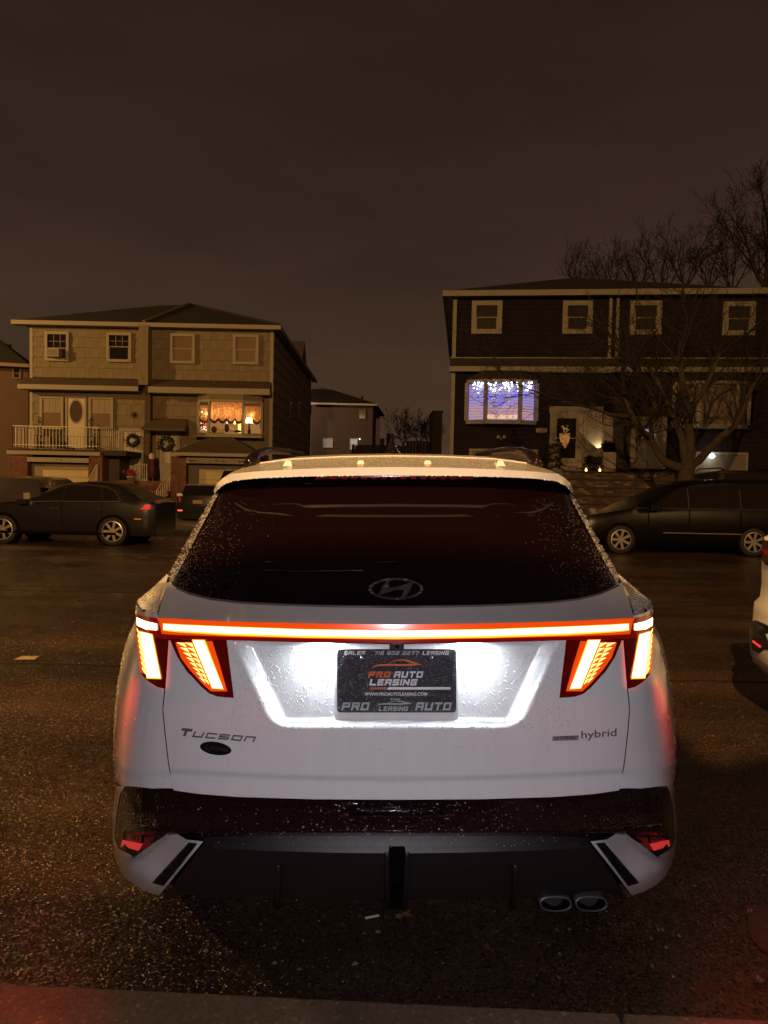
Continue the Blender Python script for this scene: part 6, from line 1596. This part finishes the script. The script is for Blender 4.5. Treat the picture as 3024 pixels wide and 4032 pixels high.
# ================================================================== TREES
BARK = principled('wet_grey_bark', (.036,.025,.018), .9, bump=('noise', 14, 1, .03), var=(6,.3))
TWIG = principled('dark_twig', (.012,.008,.006), .9)
def tree(name, base, trunk, limbs, seed, spread, r0, label, depth=5, length=2.0, up=.25, fan=(3,4), twr=.006, gravity=0, trunk_r=None, crownmat=TWIG, minr=.004, sub=None):
    e_ = empty(name, base); tag(e_, label, 'tree'); rr = random.Random(seed); base = Vector(base)
    tm = MB(); cm_ = MB(); 
    if trunk: tm.tube([Vector(p) for p in trunk], trunk_r, 12)
    def grow(p, d, r, ln, lev, target):
        n = 4 if lev > 1 else 3; pts = [p]; rs = [r]; dd = d.normalized()
        for k in range(n):
            dd = (dd + Vector((rr.gauss(0,.20),rr.gauss(0,.20),rr.gauss(0,.16)+up*.12 - gravity*.1))).normalized(); p = p + dd*ln/n; pts.append(p); rs.append(max(minr, r*(1-.42*(k+1)/n)))
        target.tube(pts, rs, 5 if lev > 2 else 3, caps=False)
        if lev <= 0: return
        for k in range(rr.randint(*fan)):
            i = rr.randint(1, n); q = pts[i]; a1 = rr.uniform(.35, spread)
            ax = Vector((rr.gauss(0,1),rr.gauss(0,1),rr.gauss(0,1))).cross(dd).normalized(); nd = (Matrix.Rotation(a1, 3, ax) @ dd)
            grow(q, nd, max(minr, rs[i]*rr.uniform(.55,.75)), ln*rr.uniform(.55,.82), lev-1, cm_)
        grow(pts[-1], dd, rs[-1], ln*.72, lev-1, cm_)
    for (pts, ra, rb, kids) in limbs:
        pts = [Vector(p) for p in pts]; n = len(pts); tm.tube(pts, [ra+(rb-ra)*k/(n-1) for k in range(n)], 9, caps=False)
        for k in range(kids):
            t = rr.uniform(.35, 1.0)*(n-1); i = min(int(t), n-2); q = pts[i].lerp(pts[i+1], t-i); d = (pts[i+1]-pts[i]).normalized()
            ax = Vector((rr.gauss(0,1),rr.gauss(0,1),rr.gauss(0,1))).cross(d).normalized(); nd = Matrix.Rotation(rr.uniform(.4,1.1),3,ax) @ d
            grow(q, nd + Vector((0,0,.15)), rb*.75, length*rr.uniform(.6,1.05), depth-1, cm_)
        grow(pts[-1], pts[-1]-pts[-2], rb, length, depth, cm_)
    if tm.v: tm.build('trunk', BARK, e_, True)
    cm_.build('crown', crownmat, e_); return e_
TY = 19.4; TB = WP(2698,1990,TY); TB.z = .1
def tp_(px, py, dy=0): return WP(px, py, TY+dy) - Vector((TB.x, TB.y, TB.z))
def tl_(pts): return [tp_(*p) for p in pts]
z0 = Vector((0,0,0))
tree('bare_street_tree', TB, [Vector((.0,0,0)), tp_(2698,1960), tp_(2700,1900), tp_(2706,1850), tp_(2712,1822)],
  [ (tl_([(2700,1845),(2660,1836),(2618,1818),(2595,1790),(2570,1745,-.1),(2530,1700,-.3),(2500,1660,-.4),(2478,1610,-.5),(2460,1560,-.6)]), .135, .055, 7),
    (tl_([(2478,1640,-.4),(2400,1632,-.6),(2330,1605,-.8),(2250,1590,-1.0),(2170,1565,-1.2)]), .050, .022, 8),
    (tl_([(2700,1835),(2694,1790),(2690,1735,.1),(2672,1690,.2),(2650,1640,.3),(2626,1580,.3),(2600,1520,.4),(2570,1470,.4)]), .12, .055, 6),
    (tl_([(2712,1828),(2720,1770),(2716,1700),(2708,1640),(2702,1580,-.2),(2690,1520,-.3),(2680,1450,-.4),(2672,1400,-.4)]), .15, .06, 6),
    (tl_([(2714,1640),(2735,1590,.2),(2765,1545,.3),(2790,1500,.4),(2810,1450,.4),(2830,1400,.5)]), .085, .045, 6),
    (tl_([(2716,1835),(2750,1815,.2),(2790,1770,.4),(2840,1720,.5),(2890,1680,.6),(2925,1620,.6),(2945,1560,.7),(2970,1510,.8)]), .125, .05, 6),
    (tl_([(2560,1720,-.2),(2585,1660,-.1),(2580,1600),(2560,1540),(2520,1490,.1)]), .07, .035, 5)],
  21, 1.0, .2, 'bare wide-spreading street tree behind the black minivan', depth=4, length=1.15, up=.3, fan=(2,3), minr=.0045, trunk_r=[.34,.25,.215,.20,.19])
# tree behind the slate house at the right edge
def far_tree(name, px, pyb, Y, topfn, seed, label, r=.14, length=2.2, depth=5, limbs=5, minr=.010, up=.5, spread=.95, fan=(2,3), lean=.6):
    b = WP(px, pyb, Y); g = Vector((b.x, Y, 0)); rr = random.Random(seed*3)
    h = b.z; lb = []
    for k in range(limbs):
        a1 = 2*pi*k/limbs + rr.uniform(-.3,.3); l = length*rr.uniform(.7,1.2)
        p0 = Vector((0,0,h)); d = Vector((cos(a1)*lean, sin(a1)*lean*.8, .8)); lb.append(([p0, p0+d*l*.5, p0+d*l+Vector((0,0,.2*l))], r*.6, r*.33, 3))
    return tree(name, g, [z0, Vector((0,0,h*.5)), Vector((0,0,h+.1))], lb, seed, spread, r, label, depth=depth, length=length, up=up, fan=fan, minr=minr, trunk_r=[r*1.5, r*1.2, r])
far_tree('bare_background_tree', 3012, 1130, 46, None, 5, 'big bare tree rising over the right end of the slate house roof', .22, 2.0, 4, 6, .012, .35, 1.0)
for i, (px, pyb, ln) in enumerate(((2285,1165,1.15),(2390,1160,1.2),(2500,1150,1.25),(2610,1160,1.5),(2700,1130,1.55),(2790,1140,1.35),(2880,1150,1.4))):
    far_tree('bare_background_tree', px, pyb, 47+i*.4, None, 40+i, 'bare tree crown showing over the slate roof, %s from the left' % ('first','second','third','fourth','fifth','sixth','seventh')[i], .12, ln*.92, 3, 4, .010, .9, .9)
for i, (px, pyb, ln, Y) in enumerate(((1588,1750,1.25,75),(1650,1752,1.15,78),(1690,1755,1.0,80))):
    far_tree('bare_background_tree', px, pyb, Y, None, 60+i, ('leftmost small bare tree in the gap right of the antenna','middle small bare tree in the gap between the houses','small bare tree beside the black shed')[i], .10, ln, 3, 5, .016, .5, .95)

# ================================================================== OTHER CARS
def sedan(name, label, org, L_, Wd_, prof, paint, heading, cabin, wheels, r, rimr, parts=()):
    """prof: list of (x, zbelt, ztop, halfwidth) from nose to tail; local x along the car, y across (near side = -y)"""
    e_ = empty(name, org, None, heading); tag(e_, label, 'car'); v = []; n = 0
    for (x, zb, zt_, hw) in prof:
        inset = .80 if zt_ > zb+.12 else .97
        hr = hw*inset
        sec = [(hw*.90, .22), (hw*.985, .34), (hw, .60), (hw*.985, zb-.10), (hw*.955, zb), (hr+.0, zb+(zt_-zb)*.86), (hr*.86, zt_-.015), (0, zt_)]
        full = [(-y, z) for y, z in sec] + [(y, z) for y, z in reversed(sec[:-1])]
        v += [(x, y, z) for y, z in full]; n = len(full)
    f = []; fm = []
    g = 0
    for i in range(len(prof)-1):
        for j in range(n-1):
            f.append((i*n+j, (i+1)*n+j, (i+1)*n+j+1, i*n+j+1))
            fm.append(0)
    f.append(tuple(range(n))); fm.append(0); f.append(tuple((len(prof)-1)*n+k for k in range(n))[::-1]); fm.append(0)
    body = mesh_obj('body', v, f, paint, e_, True)
    m = body.modifiers.new('bevel', 'EDGE_SPLIT'); m.split_angle = radians(38)
    # side glass, one object per window
    for (x0, x1, x2, x3) in cabin:      # bottom-left, bottom-right, top-right, top-left in x
        for s in (-1, 1):
            def at(x, k):
                for a_, b_ in zip(prof, prof[1:]):
                    if a_[0] <= x <= b_[0] or b_ is prof[-1]:
                        t = (x-a_[0])/(b_[0]-a_[0]); zb = a_[1]+(b_[1]-a_[1])*t; zt2 = a_[2]+(b_[2]-a_[2])*t; hw = a_[3]+(b_[3]-a_[3])*t
                        ia = .80 if a_[2] > a_[1]+.12 else .97; ib = .80 if b_[2] > b_[1]+.12 else .97; ins = ia+(ib-ia)*t
                        z = zb + .025 + (zt2-zb-.10)*k*.92; kk = (z-zb)/max(.01, (zt2-zb)*.86); y = hw*.955 + (hw*ins - hw*.955)*min(1, kk)
                        return (x, s*(y+.008), z)
            p = [at(x0, 0), at(x1, 0), at(x2, 1), at(x3, 1)]
            mesh_obj('side_window', p, [(0,1,2,3)], CARGLASS, e_)
    for x in wheels:
        for s in (-1, 1):
            mb = MB(); mb.lathe([(.001, s*(Wd_/2+.004)), (r*1.16, s*(Wd_/2+.004)), (r*1.16, s*(Wd_/2-.2))], (x, 0, r), 28, 'y'); mb.build('wheel_arch', DARKVOID, e_)
            w_ = wheel(e_, 0, 0, 0, r, .21, rimr, s, 7, rimmat=RIM); w_.location = (x, s*(Wd_/2-.085), r); w_.rotation_euler = (0, 0, pi/2*1)
            w_.rotation_euler = (0, 0, pi/2)
    return e_
CARGLASS = principled('car_side_glass', (.012,.009,.009), .05)
def smooth_prof(pts, n=34):
    xs_ = [p[0] for p in pts]; out = []
    xsn = sorted(set([round(xs_[0]+(xs_[-1]-xs_[0])*k/n, 3) for k in range(n+1)]))
    for x in xsn: out.append((x, smooth_lerp(x, xs_, [p[1] for p in pts]), smooth_lerp(x, xs_, [p[2] for p in pts]), smooth_lerp(x, xs_, [p[3] for p in pts])))
    return out
# --- dark sedan at left: nose to the left
SY = 16.1; wl, wr = WG(8, 2143), WG(443, 2147); SY = (wl.y+wr.y)/2
wf = WP(10,2105,SY).x; wrr = WP(443,2105,SY).x; WB = wrr-wf; sc = WB/2.7
NAVY = principled('wet_slate_car_paint', (.011,.010,.015), .28, coat=.2, spec=.3)
prof = smooth_prof([(-.92,.62,.64,.62),(-.80,.72,.74,.78),(-.45,.82,.86,.86),(.2,.90,.95,.88),(.55,.93,.99,.88),(.95,.95,1.18,.88),(1.45,.96,1.38,.88),(1.9,.97,1.43,.88),(2.4,.98,1.42,.88),(2.75,1.0,1.35,.88),(3.1,1.0,1.20,.87),(3.35,1.0,1.09,.86),(3.6,1.0,1.04,.83),(3.72,.92,.97,.76)], 46)
prof = [(x*sc, zb, zt2, hw) for x, zb, zt2, hw in prof]
sd = sedan('parked_sedan','dark slate sedan with a red rear lamp parked across the street at far left',(wf, SY+.88, 0), 4.6, 1.76, prof, NAVY, 0, [(.52*sc,1.42*sc,1.42*sc,1.12*sc),(1.50*sc,2.40*sc,2.30*sc,1.50*sc),(2.46*sc,2.86*sc,2.62*sc,2.40*sc)], (0, 2.7*sc), .325, .235)
def lampbox(par, a_, b_, name, mat): mb = MB(); mb.box(a_, b_); o = mb.build(name, mat, par); bevel(o, .012); return o
CRED = principled('car_tail_lens', (.45,.03,.03), .2, emis=(1,.06,.06), es=.45)
mb = MB(); mb.prism([(3.36*sc,.83),(3.60*sc,.83),(3.62*sc,.93),(3.56*sc,.95)], -.875, -.70, 'y'); mb.build('tail_lamp', CRED, sd)
lampbox(sd, (3.22*sc,-.889,.60),(3.40*sc,-.87,.625),'side_marker',principled('amber_marker',(.5,.17,.04),.3,emis=(1,.3,.06),es=.16))
for x in (1.15, 2.30): lampbox(sd, (x*sc,-.905,.80),(x*sc+.17,-.86,.825),'door_handle',CHROME)
lampbox(sd, (.42*sc,-1.03,.90),(.42*sc+.20,-.86,1.01),'wing_mirror',NAVY)
for x in (1.46, 2.44):
    mb = MB(); mb.box((x*sc-.012,-.886,.40),(x*sc-.004,-.878,.92)); mb.build('door_gap', DARKVOID, sd)
mb = MB(); mb.tube([(.50*sc,-.86,.955),(1.4*sc,-.86,.975),(2.4*sc,-.86,.985),(2.88*sc,-.845,1.0)], .010, 5); mb.build('window_trim', principled('dull_trim',(.2,.17,.15),.3,metal=.6), sd)
mb = MB(); mb.tube([(2.88*sc,-.845,1.0),(2.72*sc,-.77,1.22),(2.5*sc,-.75,1.31),(1.9*sc,-.72,1.37),(1.4*sc,-.74,1.34),(1.0*sc,-.79,1.17)], .008, 5); mb.build('window_trim', MATS['dull_trim'], sd)
lampbox(sd, (-.1,-.9,.24),(2.78*sc,-.865,.30),'sill_skirt',DARKVOID)
# --- black minivan at right: nose to the left
wl, wr = WG(2443,2185), WG(2995,2192); ang = atan2(wr.y-wl.y, wr.x-wl.x)*.6; MY = (wl.y+wr.y)/2
wf = WP(2443,2140,MY+.15).x; wre = WP(2993,2140,MY-.15).x; WB = wre-wf; sc = WB/3.03
BLK = principled('black_van_paint', (.003,.002,.002), .3, coat=.0, spec=.2)
prof = smooth_prof([(-.98,.62,.66,.66),(-.86,.74,.80,.80),(-.4,.88,.95,.93),(.15,1.0,1.06,.96),(.55,1.04,1.24,.97),(1.0,1.06,1.44,.97),(1.5,1.07,1.68,.97),(2.2,1.08,1.78,.97),(3.0,1.08,1.79,.97),(3.7,1.08,1.76,.96),(4.0,1.06,1.58,.94),(4.12,1.0,1.1,.9)], 46)
prof = [(x*sc,zb,zt2,hw) for x,zb,zt2,hw in prof]
mv = sedan('parked_minivan','black minivan with amber front lamp parked across the street at right',(wf, MY+1.1, 0),5.1,1.94,prof,BLK,0,[(.62*sc,1.50*sc,1.46*sc,1.18*sc),(1.58*sc,2.68*sc,2.64*sc,1.56*sc),(2.76*sc,3.72*sc,3.60*sc,2.74*sc)],(0,3.03*sc),.335,.235)
lampbox(mv, (-.90,-.80,.70),(-.66,-.70,.86),'head_lamp',principled('amber_head_lamp',(.55,.26,.08),.25,emis=(1,.42,.10),es=.22))
lampbox(mv, (.95*sc,-.99,.50),(2.75*sc,-.972,.525),'side_moulding',principled('dull_chrome_line',(.24,.20,.19),.35,metal=.5))
lampbox(mv, (.62*sc,-1.12,1.02),(.62*sc+.24,-.95,1.17),'wing_mirror',BLK)
for x in (1.53, 2.72):
    mb = MB(); mb.tube([(x*sc,-.955,1.10),(x*sc,-.835,1.55)], .006, 4); mb.build('window_pillar', MATS['dull_trim'], mv)
for x in (.62, 1.55, 2.72):
    mb = MB(); mb.box((x*sc-.005,-.982,.36),(x*sc+.005,-.968,1.05)); mb.build('door_gap', MATS['dull_trim'] if x == 9 else DARKVOID, mv)
for x in (1.40, 1.66): lampbox(mv, (x*sc-.07,-.985,.93),(x*sc+.09,-.955,.955),'door_handle',MATS['dull_trim'])
mb = MB(); mb.tube([(.3*sc,-.955,1.075),(1.5*sc,-.962,1.085),(3.8*sc,-.955,1.10)], .006, 4); mb.build('belt_line', MATS['dull_trim'], mv)
# --- black hatchback reversed into the drive (rear view)
def rear_car(name, label, px0, px1, ytop, ybot, Y, paint, items):
    a_, b_ = WP(px0, ytop, Y), WP(px1, ybot, Y); w = b_.x-a_.x; cx_ = (a_.x+b_.x)/2; h = a_.z; e_ = empty(name, (cx_, Y, 0)); tag(e_, label, 'car')
    secs = []
    for (y, zb, zt2, k) in ((0,.75,.80,.96),(.05,.95,1.0,.98),(.35,1.0,h*.96,1),(.9,1.0,h,1),(2.4,1.0,h*.98,1),(3.2,.95,1.05,1),(4.2,.8,.85,.9)):
        hw = w/2*k; hr = hw*(.78 if zt2 > zb+.12 else .95)
        sec = [(hw*.92,.25),(hw,.5),(hw,zb-.1),(hw*.96,zb),(hr,zt2-.07),(hr*.85,zt2),(0,zt2+.01)]; secs.append([(-x,y,z) for x,z in sec]+[(x,y,z) for x,z in reversed(sec[:-1])])
    n = len(secs[0]); v = [p for s_ in secs for p in s_]; f = [(i*n+j,(i+1)*n+j,(i+1)*n+j+1,i*n+j+1) for i in range(len(secs)-1) for j in range(n-1)] + [tuple(range(n))]
    mesh_obj('body', v, f, paint, e_, True).modifiers.new('split','EDGE_SPLIT')
    mb = MB(); hw = w/2; mb.add([(-hw*.80,.07,1.02),(hw*.80,.07,1.02),(hw*.68,.36,h*.92),(-hw*.68,.36,h*.92)], [(0,1,2,3)]); mb.build('rear_window', CARGLASS, e_)
    for s in (-1,1):
        mb = MB(); mb.lathe([(.2,-.1),(.31,-.09),(.32,0),(.31,.09),(.2,.1)], (s*(hw-.1),.75,.32), 24,'x'); mb.build('tyre', RUBBER, e_)
    return e_, w, h
e_, w, h = rear_car('parked_hatchback','black hatchback seen from behind on the drive right of the sedan',690,868,1905,2080,22.5,principled('black_car_paint',(.010,.008,.008),.22,coat=.5),None)
LW = principled('pale_lamp_lens',(.5,.42,.25),.2,emis=(1,.75,.3),es=.12)
for s in (-1,1):
    lampbox(e_,(s*(w/2-.14)-.08,-.03,.98),(s*(w/2-.14)+.08,.06,1.06),'tail_lamp_top',LW); lampbox(e_,(s*(w/2-.14)-.03,-.03,.78),(s*(w/2-.14)+.03,.04,.97),'tail_lamp',principled('dim_red_lens',(.2,.01,.01),.2,emis=(1,.04,.03),es=.10))
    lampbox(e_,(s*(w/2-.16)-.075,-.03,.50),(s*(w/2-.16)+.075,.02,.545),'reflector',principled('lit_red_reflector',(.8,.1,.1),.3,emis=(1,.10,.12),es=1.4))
lampbox(e_,(-.16,-.035,.74),(.16,-.01,.86),'number_plate',principled('grey_plate',(.22,.18,.16),.5))
mb = MB(); mb.box((-.5,.40,h-.03),(.5,.45,h+.0)); mb.build('roof_spoiler', MATS['dull_trim'], e_)
# --- grey car behind the sedan at far left (front quarter in the drive)
e_, w, h = rear_car('parked_hatchback','grey car half hidden behind the dark sedan at the left edge',-110,168,1872,2060,21.0,principled('grey_car_paint',(.045,.035,.035),.3,coat=.5),None)
lampbox(e_,(w/2-.55,-.05,.82),(w/2-.36,.03,1.02),'lamp_cover',principled('pale_cover',(.30,.26,.22),.5)); lampbox(e_,(w/2-.06,-.02,1.05),(w/2+.12,.1,1.18),'wing_mirror',DARKVOID)
# --- dark SUV behind the minivan, right edge
e_, w, h = rear_car('parked_suv','dark SUV roof showing behind the minivan at the right edge',2840,3180,1848,2080,20.3,principled('dark_suv_paint',(.012,.009,.010),.2,coat=.6),None)
mb = MB(); 
for s in (-1,1): mb.tube([(s*w*.36,.6,h-.01),(s*w*.36,.8,h+.06),(s*w*.36,2.2,h+.06),(s*w*.36,2.4,h)], .02, 6)
mb.build('roof_rack', DARKVOID, e_)
# --- neighbouring white SUV, right edge of the picture, tail first as well
NE = empty('neighbour_suv', (0,0,0)); tag(NE,'white SUV at the right edge of the picture, only its rear left corner showing','car')
def N_(px, py, Y): return WP(px, py, Y)
rows_ = []
edge = [(3020,2108,5.35),(3006,2140,5.25),(2999,2225,5.15),(2999,2300,5.0),(2992,2350,4.9),(2970,2372,4.8),(2966,2410,4.75),(2964,2450,4.70),(2953,2470,4.62),(2952,2540,4.58),(2956,2575,4.60),(2968,2605,4.66),(2990,2630,4.74),(3024,2665,4.82)]
v = []
PLAN = [(4.4,4.60),(.5,4.63),(.12,4.60),(.03,4.56),(0,4.50),(-.02,4.2),(-.03,3.7),(-.01,3.2),(.06,2.92),(.2,2.82),(.6,2.76),(4.4,2.78)]
for (px, py, Y) in edge:
    x0 = N_(px, py, 4.5).x
    v += [(x0+dx_, y_, N_(px, py, 4.5).z) for dx_, y_ in PLAN]
mesh_obj('body', v, grid_faces(len(edge)-1, 11), WHITE, NE, True)
b0 = N_(3020, 2108, 4.5); bx, bz = b0.x, b0.z
mesh_obj('shoulder', [(bx+dx_, y_, bz) for dx_, y_ in PLAN], [tuple(range(12))], WHITE, NE)
vv = [(bx+.10,2.95,bz),(bx+.10,4.45,bz),(bx+.60,4.30,1.66),(bx+.60,3.1,1.66),(bx+3.3,2.95,bz),(bx+3.3,4.45,bz),(bx+2.5,4.30,1.66),(bx+2.5,3.1,1.66)]
mesh_obj('roof', vv, [(3,7,6,2)], WHITE, NE); mesh_obj('rear_window', vv, [(0,3,2,1)], GLASSDARK, NE); mesh_obj('windscreen', vv, [(4,5,6,7)], GLASSDARK, NE)
mesh_obj('side_glass', vv, [(0,4,7,3)], GLASSDARK, NE); mesh_obj('side_glass', vv, [(1,2,6,5)], GLASSDARK, NE)
def npt(px, py, off):
    ep = lerp(py, [e_[1] for e_ in edge], [e_[0] for e_ in edge]); X = N_(ep, py, 4.5).x - .02 + off
    Y = 4.5
    for _ in range(8): Y = Y*.3 + .7*Y*(X/max(.1, N_(px, py, Y).x))
    Y = min(Y, 4.56); q_ = N_(px, py, Y); return q_
def npatch(name, pts, mat, off=-.012):
    v = [npt(x, y, off) for x, y in pts]; v2 = [a_+Vector((.02,.01,0)) for a_ in v]; n = len(v)
    return mesh_obj(name, v+v2, [tuple(range(n)), tuple(range(n,2*n))[::-1]]+[(i,i+n,(i+1) % n+n,(i+1) % n) for i in range(n)], mat, NE)
npatch('tail_lamp_cap',[(3008,2114),(3200,2080),(3200,2140),(3012,2127)],WHITE)
npatch('tail_lamp',[(2999,2127),(3030,2127),(3200,2140),(3200,2270),(3014,2226),(3001,2205)],principled('unlit_lamp_cluster',(.035,.012,.012),.15))
npatch('tail_lamp_lens',[(2998,2160),(3200,2200),(3200,2226),(3010,2184)],principled('unlit_red_lens',(.20,.010,.012),.2),-.016)
npatch('bumper_trim',[(2954,2456),(2968,2443),(3200,2540),(3200,2610),(3010,2554),(2983,2571),(2959,2556),(2953,2510)],principled('matte_black_bumper',(.010,.008,.008),.6))
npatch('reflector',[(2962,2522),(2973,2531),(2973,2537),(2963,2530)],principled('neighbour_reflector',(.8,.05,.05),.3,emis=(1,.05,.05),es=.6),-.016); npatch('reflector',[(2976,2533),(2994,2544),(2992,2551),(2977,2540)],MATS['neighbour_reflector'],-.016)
for x in (bx+.95, bx+3.6):
    for yy, sgn in ((2.90, -1), (4.49, 1)):
        mb = MB(); mb.lathe([(.001, sgn*.15), (.41, sgn*.15), (.41, -sgn*.05)], (x, yy, .36), 28, 'y'); mb.build('wheel_arch', DARKVOID, NE)
        w_ = wheel(NE, x, yy+sgn*.04, .36, .36, .24, .24, sgn, rimmat=RIM); w_.rotation_euler = (0, 0, pi/2)
# tiny paler, yellower patch laid on the asphalt at right
pts = [(2942,3568),(3024,3562),(3060,3600),(3060,3780),(3000,3740),(2962,3700),(2945,3650)]
mb = MB(); vv = [WG(x,y,.003) for x,y in pts]; mb.add(vv,[tuple(range(len(vv)))]); o = mb.build('pale_patch', asphalt('pale_yellow_patch',(.08,.06,.028),.8,60)); o['kind'] = 'structure'
# ---------------------------------------------------- unseen block added behind the viewer, outline shaped to shade foreground from lamps
bh = empty('shade_block', (0,-4,0)); tag(bh,'unseen dark block added behind the viewer to shade the foreground','house')
mb = MB(); mb.prism([(-26,0),(22,0),(22,5.25),(8,5.06),(1,4.95),(-1.2,4.74),(-1.40,4.66),(-1.46,4.86),(-2.45,4.86),(-2.60,4.24),(-2.95,4.24),(-3.2,4.45),(-12,4.5),(-26,4.6)],-5,0,'y'); mb.build('wall', principled('dark_shade_block', (.05,.03,.025), .9, var=(3,.2)), bh)
# overhead fittings: none
for o in list(bpy.data.objects):
    if o.type == 'MESH' and o.parent is None and not o.get('kind') and not o.get('label'): print('UNTAGGED', o.name)
